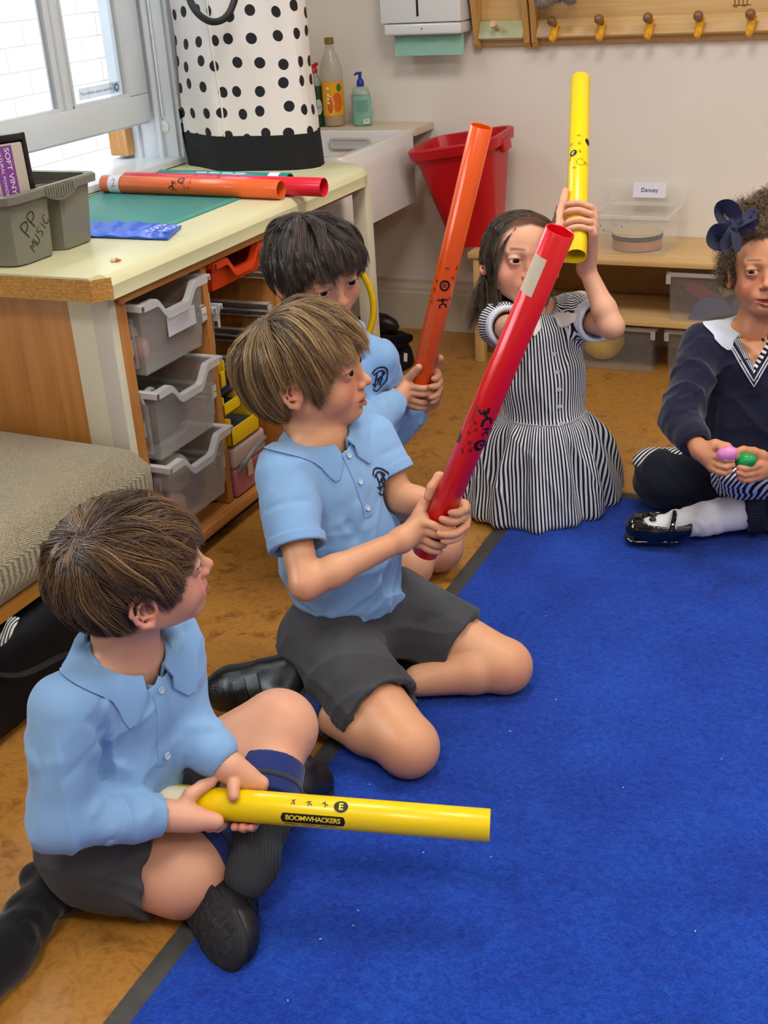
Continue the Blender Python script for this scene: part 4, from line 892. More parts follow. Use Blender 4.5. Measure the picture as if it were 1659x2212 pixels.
for a, b in zip(pts_, pts_[1:]):
    vs = [bm.verts.new(p) for p in ((x1, a[0], zt), (x1, b[0], zt), (x1, b[0], zt-.010+b[1]), (x1, a[0], zt-.010+a[1]))]; bm.faces.new(vs)
obj('grip', bm, greyp, cad)
inkm = P('marker ink', '#26261f', .5)
STR = {'P': [[(.1, 0), (.0, 1), (.45, 1.02), (.6, .78), (.42, .52), (.05, .5)]], 'M': [[(0, 0), (.12, .9), (.35, .4), (.62, .95), (.75, 0)]], 'U': [[(0, .95), (.05, .15), (.3, 0), (.5, .2), (.55, .95)], ], 'S': [[(.5, .9), (.2, .98), (.05, .7), (.4, .45), (.42, .1), (0, .02)]], 'I': [[(.1, .9), (.15, 0)]], 'C': [[(.6, .85), (.35, 1), (.05, .55), (.2, .05), (.6, .12)]]}
def hand(s_, size, adv=.85):
    bm = bmesh.new(); x = 0
    for ch in s_:
        if ch in STR:
            for pl in STR[ch]:
                sp = spline([(px*size+x, py*size, 0) for px, py in pl], 4); ribbon(bm, [(p.x, p.y) for p in sp], size*.085)
        x += size*(adv if ch != 'I' else .45)
    return bm
xf = CX1+.0008
def face_pt(px, py): 
    k = fw*FPX+cr*(px-829.5)-cu*(py-1106); return Vector(CAM+k*((xf-CAM[0])/k[0]))
for s_, (ax, ay), (bx_, by_), sz in (('PP', (59, 515), (78, 478), .030), ('MUSIC', (74, 545), (104, 470), .0205)):
    a, b = face_pt(ax, ay), face_pt(bx_, by_); e1 = (b-a).normalized(); e2 = Vector((1, 0, 0)).cross(e1); b_ = hand(s_, sz)
    for v_ in b_.verts: v_.co = a+e1*v_.co.x+e2*v_.co.y; v_.co.x = xf-.010*(1-(v_.co.z-CT)/.135)+.0102
    obj('handwriting', b_, inkm, cad, smooth=False)
gbx = thing('glove_box', 'grey and purple box of vinyl gloves standing in the grey caddy', 'box', (-1.70, 1.83, CT+.02))
Mg = Matrix.Translation((-1.668, 1.838, CT+.078)) @ Matrix.Scale(1.12, 4) @ Matrix.Rotation(math.radians(-4), 4, 'Y') @ Matrix.Rotation(math.radians(-3), 4, 'X')
bm = nbm(); bx(bm, -.05, .05, -.040, .035, -.02, .125, .003, M=Mg); obj('carton', bm, P('grey card', '#b7ae9f', .6), gbx)
bm = nbm(); bx(bm, -.052, .052, .036, .046, -.02, .140, .003, M=Mg); bx(bm, -.052, .052, -.038, .046, .127, .140, .006, M=Mg); obj('holder', bm, P('black plastic holder', '#141316', .3), gbx)
bm = nbm(); bx(bm, .0502, .0508, -.037, .006, -.02, .122, M=Mg); obj('purple_panel', bm, P('purple print', '#7d3f8e', .6), gbx, smooth=False)
wp = P('white print', '#e9e2ec', .6)
for s_, sz, yy in (('SOFT VINYL EXAM', .0165, -.008), ('NATURAL POWDER-FREE', .0095, -.026)):
    b_ = text_bm(s_, sz, maxlen=.02, space=.95)
    mx = max(v_.co.x for v_ in b_.verts)
    for v_ in b_.verts: v_.co = Mg @ Vector((.0511, yy+v_.co.y, .118-(v_.co.x+mx)))
    obj('lettering', b_, wp, gbx, smooth=False)
# ================================================================= THINGS ON THE FLOOR BEHIND
rc_ = Vector(at(684, 668, 3.17)); bm = nbm(); nrm_ = Vector(CAM)-rc_; nrm_.z *= .3; u_, v_ = frame(nrm_)
tube(bm, [rc_+(u_*math.cos(a)*.158+v_*math.sin(a)*.150) for a in [2*PI*k/64 for k in range(64)]]+[rc_+u_*.158], .0085, 10, (False, False))
tag(recentre(obj('plastic_hoop', bm, P('yellow hoop plastic', '#e8c50c', .3))), 'yellow plastic hoop leaning at the worktop leg', 'hoop')
bm = nbm(); c_ = Vector(atz(842, 800, 0)); 
lathe(bm, [(.085*math.sin(a)**.7 if 0 < a < PI/2 else .085, .075*math.cos(a)) for a in [PI/2*(1-k/8) for k in range(9)]][::1], (c_.x-.03, c_.y+.04, .004), 26, sy=1.3)
for v_ in bm.verts: v_.co.z = max(.001, v_.co.z+.006*math.sin(v_.co.x*60)*math.sin(v_.co.y*50) * (v_.co.z > .02))
bg2 = thing('shoe_bag', 'black cloth bag with a white tag on the floor under the sink', 'bag', (c_.x-.03, c_.y+.04, 0)); obj('body', bm, blackf, bg2, angle=None)
pt_ = Vector(at(876, 772, 3.62)); bm = nbm(); u_ = Vector(cr); 
vs = [bm.verts.new(pt_+u_*a+Vector((0, 0, b))) for a, b in ((-.006, -.012), (.004, -.014), (.006, .012), (-.004, .014))]; bm.faces.new(vs); e = bmesh.ops.extrude_face_region(bm, geom=list(bm.faces)); bmesh.ops.translate(bm, verts=[g for g in e['geom'] if isinstance(g, bmesh.types.BMVert)], vec=(0, .001, 0))
obj('name_tag', bm, P('white tag', '#d9dad3', .7), bg2, smooth=False)
c_ = Vector(atz(832, 716, 0)); bm = nbm(); tube(bm, [(c_.x-.09, c_.y+.0, .03), (c_.x-.05, c_.y, .035), (c_.x, c_.y, .032), (c_.x+.035, c_.y, .022), (c_.x+.05, c_.y, .015)], [.02, .032, .03, .022, .008], 14)
for v_ in bm.verts: v_.co.z = max(.001, v_.co.z)
tag(recentre(obj('boot', bm, P('dark brown leather', '#231713', .4, bump=.5, bscale=60, bdist=.003))), 'dark brown boot on the floor near the skirting under the sink', 'boot')
# ================================================================= SMOOTH SOLID MODELLER
f32 = np.float32
def V3(*a): return np.array(a, float)
def nz(v): v = np.asarray(v, float); return v/np.linalg.norm(v)
def perp(v, ref=(0, 0, 1)):
    v = nz(v); r = np.asarray(ref, float); r = r-v*(r@v)
    if np.linalg.norm(r) < 1e-3: r = np.array([1., 0, 0])-v*v[0]
    return nz(r)
class Field:
    def __init__(s): s.p = []; s.disp = None
    def add(s, fn, c, r, k=.01, op=1): s.p.append((fn, np.asarray(c, float), r, k, op)); return s
    def cap(s, a, b, ra, rb=None, k=.01, op=1, n=None, f=1., flat_b=False, flat_a=False):
        a = np.asarray(a, float); b = np.asarray(b, float); rb = ra if rb is None else rb
        ba = b-a; L2 = max(float(ba@ba), 1e-12); dirn = ba/math.sqrt(L2); nn = None if n is None else nz(np.asarray(n, float)-dirn*(np.asarray(n, float)@dirn)).astype(f32); g = 1/f/f-1
        a_, ba_, d_, b_ = a.astype(f32), ba.astype(f32), dirn.astype(f32), b.astype(f32)
        def fn(P):
            pa = P-a_; t = (pa@ba_)/f32(L2)
            if flat_b or flat_a: tc = np.clip(t, (-.2 if flat_a else 0), (1.2 if flat_b else 1))
            else: tc = np.clip(t, 0, 1)
            q = pa-tc[:, None]*ba_; l2 = (q*q).sum(1)
            if nn is not None: qn = q@nn; l2 = l2+qn*qn*f32(g)
            r = ra+(rb-ra)*tc; l = np.sqrt(l2)
            d = (l-r)*(f32(min(1., (1+f)/2)) if nn is not None else 1)
            if flat_b: d = np.maximum(d, (P-b_)@d_)
            if flat_a: d = np.maximum(d, -(pa@d_))
            return d
        return s.add(fn, (a+b)/2, math.sqrt(L2)/2*(1.25 if flat_a or flat_b else 1)+max(ra, rb), k, op)
    def chain(s, pts, rs, k=.01, op=1, n=None, f=1., kin=None):
        for i in range(len(pts)-1): s.cap(pts[i], pts[i+1], rs[i], rs[i+1], k if i == 0 or kin is None else kin, op, n, f)
        return s
    def ell(s, c, r, R=None, k=.01, op=1):
        c = np.asarray(c, float); r = np.asarray(r if hasattr(r, '__len__') else (r, r, r), float); R = np.eye(3) if R is None else np.asarray(R, float)
        A = (R/r[:, None]).T.astype(f32); B = (R/(r*r)[:, None]).T.astype(f32); c_ = c.astype(f32)
        def fn(P):
            q = P-c_; a = q@A; b = q@B; k0 = np.sqrt((a*a).sum(1)); k1 = np.sqrt((b*b).sum(1))+1e-9; return k0*(k0-1)/k1
        return s.add(fn, c, float(r.max()), k, op)
    def plane(s, p, n, c, r, k=.002):      # keep the side away from n, near c
        p_ = np.asarray(p, float).astype(f32); n_ = nz(n).astype(f32)
        return s.add(lambda P: -((P-p_)@n_), c, r, k, -1)
    def ev(s, P, idx=None):
        d = np.full(len(P), .3, f32)
        for i in (range(len(s.p)) if idx is None else idx):
            fn, c, r, k, op = s.p[i]; q = fn(P).astype(f32)
            if op > 0: h = np.maximum(k-np.abs(d-q), 0)/k; d = np.minimum(d, q)-h*h*(k*.25)
            else: q = -q; h = np.maximum(k-np.abs(d-q), 0)/k; d = np.maximum(d, q)+h*h*(k*.25)
        if s.disp is not None: d = d-s.disp(P).astype(f32)
        return d
    def one(s, p): return float(s.ev(np.asarray(p, float)[None].astype(f32))[0])
    def snap(s, p, n, far=.08):
        "first surface point met coming from outside along -n through p"
        n = nz(n); p = np.asarray(p, float); t = np.linspace(far, -far, 120); Q = p+n*t[:, None]; d = s.ev(Q.astype(f32))
        i = np.argmax(d < 0)
        if d[i] >= 0: return p
        if i == 0: return Q[0]
        w = d[i-1]/(d[i-1]-d[i]); return Q[i-1]+(Q[i]-Q[i-1])*w
    def grad(s, p, e=.002):
        p = np.asarray(p, float); Q = np.array([p+e*v for v in np.vstack([np.eye(3), -np.eye(3)])]).astype(f32); d = s.ev(Q); return nz(d[:3]-d[3:])
    def mesh(s, vox, N=22):
        pos = [p for p in s.p if p[4] > 0]
        lo = np.min([p[1]-p[2] for p in pos], 0)-.02; hi = np.max([p[1]+p[2] for p in pos], 0)+.02
        C = np.array([p[1] for p in s.p]); Rr = np.array([p[2] for p in s.p]); OP = np.array([p[4] for p in s.p])
        bs = vox*N; nb = np.ceil((hi-lo)/bs).astype(int); h = bs*.87; ax = np.arange(N+1)
        G = np.stack(np.meshgrid(ax, ax, ax, indexing='ij'), -1).reshape(-1, 3)
        keys, vts, quads = [], [], []; M = 4096
        bi = np.stack(np.meshgrid(*[np.arange(n) for n in nb], indexing='ij'), -1).reshape(-1, 3)
        cen = lo+(bi+.5)*bs
        for b, cb in zip(bi, cen):
            dist = np.linalg.norm(C-cb, axis=1)-Rr
            near = np.nonzero(dist < h+.03)[0]
            if not len(near) or not (OP[near] > 0).any() or dist[near][OP[near] > 0].min() > h+.01: continue
            d0 = s.ev(cb[None].astype(f32), near)[0]
            if abs(d0) > h*1.7+.012: continue
            base = b*N; P = (lo+(base+G)*vox).astype(f32); D = s.ev(P, near).reshape(N+1, N+1, N+1)
            I = D < 0
            if I.all() or not I.any(): continue
            cs = sum(I[i:N+i, j:N+j, k:N+k].astype(np.int8) for i in (0, 1) for j in (0, 1) for k in (0, 1))
            act = (cs > 0) & (cs < 8)
            acc = np.zeros((N, N, N, 3), f32); cnt = np.zeros((N, N, N), f32)
            for axn in range(3):
                o = [0, 0, 0]; o[axn] = 1
                sl0 = tuple(slice(0, N+1-(1 if q == axn else 0)) for q in range(3)); sl1 = tuple(slice((1 if q == axn else 0), N+1) for q in range(3))
                A, B = D[sl0], D[sl1]; cr_ = (A < 0) != (B < 0); t = np.where(cr_, A/np.where(cr_, A-B, 1), 0)
                others = [q for q in range(3) if q != axn]
                for i in (0, 1):
                    for j in (0, 1):
                        sl = [slice(0, N)]*3; sl[others[0]] = slice(i, N+i); sl[others[1]] = slice(j, N+j); sl = tuple(sl)
                        c_ = cr_[sl]; tt = t[sl]; cnt += c_
                        acc[..., axn] += np.where(c_, tt, 0); acc[..., others[0]] += c_*i; acc[..., others[1]] += c_*j
                # quads
                sl = [slice(0, N)]*3; sl = tuple(sl); e = np.argwhere(cr_[sl])
                if len(e):
                    g = e+base; ins = (A < 0)[sl][tuple(e.T)]; u, v = others; U = np.eye(3, dtype=int)[u]; W = np.eye(3, dtype=int)[v]
                    cells = [g-U-W, g-W, g, g-U]; kk = np.stack([(c[:, 0]+8)*M*M+(c[:, 1]+8)*M+c[:, 2]+8 for c in cells], 1)
                    flip = ins if axn != 1 else ~ins; kk[~flip] = kk[~flip][:, ::-1]; quads.append(kk)
            e = np.argwhere(act); p = acc[act]/np.maximum(cnt[act], 1)[:, None]
            g = e+base; keys.append((g[:, 0]+8)*M*M+(g[:, 1]+8)*M+g[:, 2]+8); vts.append(lo+(g+p)*vox)
        keys = np.concatenate(keys); vts = np.concatenate(vts); quads = np.concatenate(quads)
        o = np.argsort(keys); keys = keys[o]; vts = vts[o]; q = np.searchsorted(keys, quads); q = np.clip(q, 0, len(keys)-1)
        ok = (keys[q] == quads).all(1); q = q[ok]
        return vts, q
def np_mesh(name, v, q):
    me = bpy.data.meshes.new(name); n = len(v); me.vertices.add(n); me.vertices.foreach_set('co', np.asarray(v, f32).ravel())
    m = len(q); k = q.shape[1]; me.loops.add(m*k); me.loops.foreach_set('vertex_index', q.astype(np.int32).ravel())
    me.polygons.add(m); me.polygons.foreach_set('loop_start', (np.arange(m)*k).astype(np.int32)); me.polygons.foreach_set('loop_total', np.full(m, k, np.int32))
    me.update(calc_edges=True); me.validate(); return me
def smooth_pts(v, q, it=1, lam=.5):
    for _ in range(it):
        acc = np.zeros_like(v); cnt = np.zeros(len(v))
        for i in range(4):
            a, b = q[:, i], q[:, (i+1) % 4]
            for c in range(3): acc[:, c] += np.bincount(a, v[b, c], len(v))+np.bincount(b, v[a, c], len(v))
            cnt += np.bincount(a, minlength=len(v))+np.bincount(b, minlength=len(v))
        v = v*(1-lam)+lam*acc/np.maximum(cnt, 1)[:, None]
    return v
VS = 1.
def solid(name, F, m, parent, vox=.003, attr=None, sm=1, label=None):
    v, q = F.mesh(vox*VS); v = smooth_pts(v, q, sm)
    me = np_mesh(name, v, q)
    if attr:
        for an, (ty, fn) in attr.items():
            val = fn(v)
            if ty == 'C': a = me.color_attributes.new(an, 'FLOAT_COLOR', 'POINT'); a.data.foreach_set('color', np.asarray(val, f32).ravel())
            else: a = me.attributes.new(an, 'FLOAT', 'POINT'); a.data.foreach_set('value', np.asarray(val, f32).ravel())
    o = obj(name, me, m, parent, angle=None)
    if label: o['label'] = label
    return o
def folds(specs):
    "cloth creases: (a, b, width, height) ridges; negative height makes a valley"
    S = [(np.asarray(a, float).astype(f32), (np.asarray(b, float)-np.asarray(a, float)).astype(f32), w, h) for a, b, w, h in specs]
    def fn(P):
        d = np.zeros(len(P), f32); c = (P[0]+P[-1])*f32(.5); R = float(np.linalg.norm(P[-1]-c)) if len(P) > 200 else 9
        for a, ba, w, h in S:
            if R < 1 and float(np.linalg.norm(a+ba*f32(.5)-c)) > R+3*w+.5*float(np.linalg.norm(ba)): continue
            pa = P-a; t = np.clip((pa@ba)/max(float(ba@ba), 1e-9), 0, 1); q = pa-t[:, None]*ba; r2 = (q*q).sum(1)/(w*w)
            if r2.min() > 9: continue
            d += h*np.exp(-r2)*(1-np.abs(2*t-1)**3*.9)
        return d
    return fn
def wobble(amp, fr, seed=0):
    r = np.random.RandomState(seed); K = r.normal(size=(5, 3)); K /= np.linalg.norm(K, axis=1)[:, None]; K = (K*fr*r.uniform(.6, 1.4, (5, 1))).astype(f32); ph = r.uniform(0, 6, 5).astype(f32)
    def fn(P):
        a = P@K.T+ph; a = a+np.sin(a[:, ::-1]*1.1)*1.2; return amp*np.sin(a).sum(1)/3
    return fn
def both(*fs): return lambda P: sum(f(P) for f in fs)
# ================================================================= HEAD
class HeadF:
    def __init__(s, o, fwd, up, sc=1.):
        s.o = np.asarray(o, float); s.y = nz(fwd); u = np.asarray(up, float); s.z = nz(u-s.y*(u@s.y)); s.x = np.cross(s.y, s.z); s.s = sc   # x = the person's right
        s.R = np.stack([s.x, s.y, s.z])
    def __call__(s, x, y, z): return s.o+(s.x*x+s.y*y+s.z*z)*s.s
    def loc(s, P): return ((np.asarray(P)-s.o)@s.R.T)/s.s
    def dir(s, x, y, z): return s.x*x+s.y*y+s.z*z
def rotz(a): c, s_ = math.cos(a), math.sin(a); return np.array([[c, s_, 0], [-s_, c, 0], [0, 0, 1]])
def rotx(a): c, s_ = math.cos(a), math.sin(a); return np.array([[1, 0, 0], [0, c, s_], [0, -s_, c]])
def head(F, H, mouth=0., lidgap=.0042, smile=0., nose=1., ears=True, cheek=1., earout=.0):
    S = H.s; R = H.R
    def e(c, r, k=.012, op=1, Rl=None): F.ell(H(*c), np.array(r)*S if hasattr(r, '__len__') else r*S, R if Rl is None else Rl@R, k*S, op)
    def c(a, b, ra, rb=None, k=.01, op=1): F.cap(H(*a), H(*b), ra*S, (ra if rb is None else rb)*S, k*S, op)
    e((0, -.010, .020), (.070, .087, .075), .01); e((0, .028, .030), (.056, .050, .050), .02); e((0, .026, -.028), (.055, .048, .052), .02)
    for x in (-1, 1):
        c((x*.044, .0, -.040), (x*.014, .052, -.070), .020, .015, .02)
        e((x*.034, .047, -.034), (.023, .023, .024*cheek), .018)
    e((0, .060, -.072), (.019, .015, .014), .015); e((0, .066, -.050), (.026, .017, .019), .012)
    for x in (-1, 1):
        c((x*.012, .0770, .016), (x*.042, .066, .015), .0065, .0045, .012)
    c((0, .0745, .008), (0, .086*nose+.086*(1-nose), -.022), .0055, .0075, .012)
    for x in (-1, 1): e((x*.031, .0905, .0005), (.0165, .0165, .0105), .010, -1)
    for x in (-1, 1):
        e((x*.030, .0672, 0), .0142, .004); 
        e((x*.030, .0835, -.0006), (.0132, .0125, lidgap), .0012, -1)
    e((0, .0898, -.0265), (.0080, .0090, .0072), .008); 
    for x in (-1, 1): e((x*.0098, .0825, -.0305), (.0062, .0078, .0058), .004); e((x*.0052, .0885, -.0362), (.0030, .0042, .0022), .0015, -1)
    c((0, .0815, -.036), (0, .0835, -.044), .0022, .002, .004)
    zc_, ux = -.0560, .0195
    for x in (-1, 1):
        c((x*ux, .0705, zc_+smile*.005), (x*.004, .0815, zc_+.0038), .0030, .0040, .003)
        c((x*(ux-.002), .0705, zc_-.001+smile*.005), (0, .0800, zc_-.0052-mouth*.5), .0034, .0050, .003)
        if mouth > 0: e((0, .082, zc_-.0008-mouth*.2), (.0135, .010, .0012+mouth*.5), .0012, -1)
        c((x*(ux+.002), .0745, zc_+smile*.006), (0, .0880, zc_-.0005), .0010, .0012, .0022, -1)
    e((0, .0745, -.0665), (.012, .004, .0032), .006, -1)
    if ears:
        for x in (-1, 1):
            Rl = rotz(-x*(.45+earout)); ec = (x*.0735, -.006, -.008)
            e((x*.0715, -.004, -.008), (.0055, .0165, .0255), .004, 1, Rl)
            # rim
            pts = []
            for k in range(9):
                a = math.radians(-60+k*32); yy, zz = -math.sin(a)*0, 0
                ly = -.0155*math.cos(a-PI/2+.6)*-1; 
            q = [(.010, -.004), (.0115, .009), (.006, .020), (-.005, .0245), (-.0145, .018), (-.0170, .004), (-.0125, -.010), (-.006, -.020), (.003, -.0235), (.0075, -.018)]
            flare = lambda yy: .004+(.55+earout)*(max(0, .010-yy))*.62
            P_ = [H(x*(.0705+flare(yy)), -.006+yy, -.008+zz*1.02) for yy, zz in q]
            F.chain(P_, [.0030*S]*7+[.0040*S, .0048*S, .0036*S], .003*S)
            P2 = [H(x*(.0705+flare(yy)*.9), -.006+yy, -.008+zz) for yy, zz in [(.004, .014), (-.006, .010), (-.009, -.001), (-.004, -.010), (.005, -.012)]]
            F.chain(P2, [.0022*S]*5, .003*S)
            e((x*.0765, .001, -.009), (.0050, .0055, .0085), .003, -1)
    return F
def g(d2, w): return np.exp(-d2/(w*w))
def skin_cols(H, base='#d9a583', lips='#b9655c', blush='#d98474', brow='#4c3523', hairc='#2d2017', hairline=None, spots=(), browz=.0225, lidgap=.0042, browt=.0024, ears_red=.35):
    base, lips, blush, brow, hairc = [np.array(lin(c)[:3]) for c in (base, lips, blush, brow, hairc)]
    def fn(v):
        p = H.loc(v); n = len(v); c = np.tile(base, (n, 1)); ax = np.abs(p[:, 0])
        near = (np.linalg.norm(p, axis=1) < .14)
        def mixin(col, w): 
            nonlocal c; w = np.clip(w, 0, 1)[:, None]; c = c*(1-w)+col*w
        fr = near & (p[:, 1] > .02)
        mixin(blush, fr*.55*g((ax-.034)**2+(p[:, 2]+.030)**2, .021)); mixin(blush, fr*.35*g(p[:, 0]**2+(p[:, 2]+.028)**2+(p[:, 1]-.09)**2, .012))
        mixin(blush, near*ears_red*(ax > .069)*(np.abs(p[:, 1]) < .03))
        zl = p[:, 2]+.0560; wl = np.exp(-(ax/.0195)**6)
        mixin(lips, (near & (p[:, 1] > .068))*wl*np.clip(1.6-np.abs(zl+.001)/(.0062*(1-.35*(ax/.02)**2)+.0008), 0, 1)*.9)
        mixin(lips*.25, (near & (p[:, 1] > .06))*np.exp(-(zl/.0011)**2)*(ax < .019)*.8)
        bz = browz-.10*(ax-.028)**2/.028*1.2; mixin(brow, fr*.85*(ax > .011)*(ax < .047)*np.exp(-((p[:, 2]-bz)/browt)**2)*np.clip((ax-.010)/.006, 0, 1)*np.clip((.047-ax)/.008, 0, 1))
        ex = (ax-.030)/.0140; ez = (p[:, 2]+.0006)/(lidgap+.0006); rr = ex**2+ez**2
        mixin(brow*.5, (near & (p[:, 1] > .07))*np.exp(-((rr-1.05)/.30)**2)*(p[:, 2] > .0002)*.9); mixin(blush*.75, (near & (p[:, 1] > .07))*np.exp(-((rr-1.1)/.3)**2)*(p[:, 2] <= .0002)*.5)
        if hairline is not None: mixin(hairc, near*np.clip(hairline(p)/.006, 0, 1))
        for (q, r, col, w) in spots: mixin(np.array(lin(col)[:3]), w*g(((v-q)**2).sum(1), r))
        return np.concatenate([c, np.ones((n, 1))], 1)
    return fn
t = NT('skin'); a = t.add('ShaderNodeVertexColor', layer_name='Col'); co = t.coord(); n = t.noise(co, 55, 4); n2 = t.noise(co, 14, 3)
c = t.mix(t.math('MULTIPLY', t.ramp(n2, [(.35, (0, 0, 0, 1)), (.7, (1, 1, 1, 1))]), .25), a.outputs['Color'], lin('#c77f62')); t.col(c)
t.b.inputs['Roughness'].default_value = .46; t.b.inputs['Specular IOR Level'].default_value = .38
t.b.inputs['Subsurface Weight'].default_value = .12; t.b.inputs['Subsurface Radius'].default_value = (.010, .004, .002); t.b.inputs['Subsurface Scale'].default_value = .8
t.nrm(t.bump(t.noise(co, 420, 2), .10, .0006)); skin_m = t.m
def eye(H, x, parent, iris, gaze=(0, 1, 0)):
    r = .0128*H.s; c = H(x*.030, .0672, 0); gz = nz(H.dir(*gaze)); u, v = frame(gz); u, v = np.array(u), np.array(v); bm = nbm(); rr = []
    for k in range(25):
        a = PI*k/24*.9999+1e-4; b = r*(1.045 if 0 else 1); rr.append([Vector(c+(gz*math.cos(a)+(u*math.cos(2*PI*j/32)+v*math.sin(2*PI*j/32))*math.sin(a))*b) for j in range(32)])
    rings(bm, rr); me = bpy.data.meshes.new('eye'); bmesh.ops.recalc_face_normals(bm, faces=bm.faces); bm.to_mesh(me); bm.free()
    co = np.empty(len(me.vertices)*3); me.vertices.foreach_get('co', co); val = ((co.reshape(-1, 3)-c)/r)@gz
    at_ = me.attributes.new('gz', 'FLOAT', 'POINT'); at_.data.foreach_set('value', val.astype(f32))
    return obj('eye', me, iris, parent, angle=None)
def iris_mat(name, c1, c2):
    t = NT(name); a = t.add('ShaderNodeAttribute', attribute_name='gz')
    t.col(t.ramp(a.outputs['Fac'], [(.0, lin('#e9dfda')), (.800, lin('#ddd2cc')), (.822, lin('#1c120c')), (.845, lin(c1)), (.925, lin(c2)), (.945, lin('#050303')), (1, lin('#020202'))]))
    t.b.inputs['Roughness'].default_value = .08; t.b.inputs['Coat Weight'].default_value = .08; t.b.inputs['Roughness'].default_value = .4; t.b.inputs['Specular IOR Level'].default_value = .2; return t.m
iris_br = iris_mat('brown eye', '#3d2413', '#54331c'); iris_gr = iris_mat('grey green eye', '#4c5046', '#6f7466')
# ================================================================= HAIR
def hair_mat(name, dark, mid, light, rough=.42):
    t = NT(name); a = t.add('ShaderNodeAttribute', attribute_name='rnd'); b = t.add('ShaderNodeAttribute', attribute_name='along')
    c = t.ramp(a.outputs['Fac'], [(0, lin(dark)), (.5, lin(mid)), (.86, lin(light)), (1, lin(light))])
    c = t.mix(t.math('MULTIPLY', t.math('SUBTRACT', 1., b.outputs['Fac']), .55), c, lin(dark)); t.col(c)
    t.b.inputs['Roughness'].default_value = rough; t.b.inputs['Specular IOR Level'].default_value = .55
    t.b.inputs['Sheen Weight'].default_value = .08; return t.m
def strands_mesh(name, paths, rads, rnd, m, parent, sides=3):
    "paths (n,k,3), rads (n,k): tapered threads in one mesh"
    n, k, _ = paths.shape; T = np.gradient(paths, axis=1); T /= np.linalg.norm(T, axis=2)[..., None]+1e-9
    ref = np.array([.3, .5, .8]); U = ref-T*(T@ref)[..., None]; U /= np.linalg.norm(U, axis=2)[..., None]+1e-9; W = np.cross(T, U)
    ang = 2*PI*np.arange(sides)/sides
    V = paths[:, :, None, :]+rads[:, :, None, None]*(U[:, :, None, :]*np.cos(ang)[None, None, :, None]+W[:, :, None, :]*np.sin(ang)[None, None, :, None])
    V = V.reshape(-1, 3); i = np.arange(n)[:, None, None]*k*sides; j = np.arange(k-1)[None, :, None]*sides; s_ = np.arange(sides)[None, None, :]
    a = i+j+s_; b = i+j+(s_+1) % sides; q = np.stack([a, b, b+sides, a+sides], -1).reshape(-1, 4)
    me = np_mesh(name, V, q)
    at_ = me.attributes.new('rnd', 'FLOAT', 'POINT'); at_.data.foreach_set('value', np.repeat(rnd, k*sides).astype(f32))
    at_ = me.attributes.new('along', 'FLOAT', 'POINT'); at_.data.foreach_set('value', np.tile(np.repeat(np.linspace(0, 1, k), sides), n).astype(f32))
    return obj(name, me, m, parent, angle=None)
def az_of(p): return np.arctan2(np.abs(p[:, 0]), p[:, 1])   # 0 front, pi back
def interp_line(tab):
    a = np.radians([q[0] for q in tab]); z = np.array([q[1] for q in tab]); return lambda az: np.interp(az, a, z)
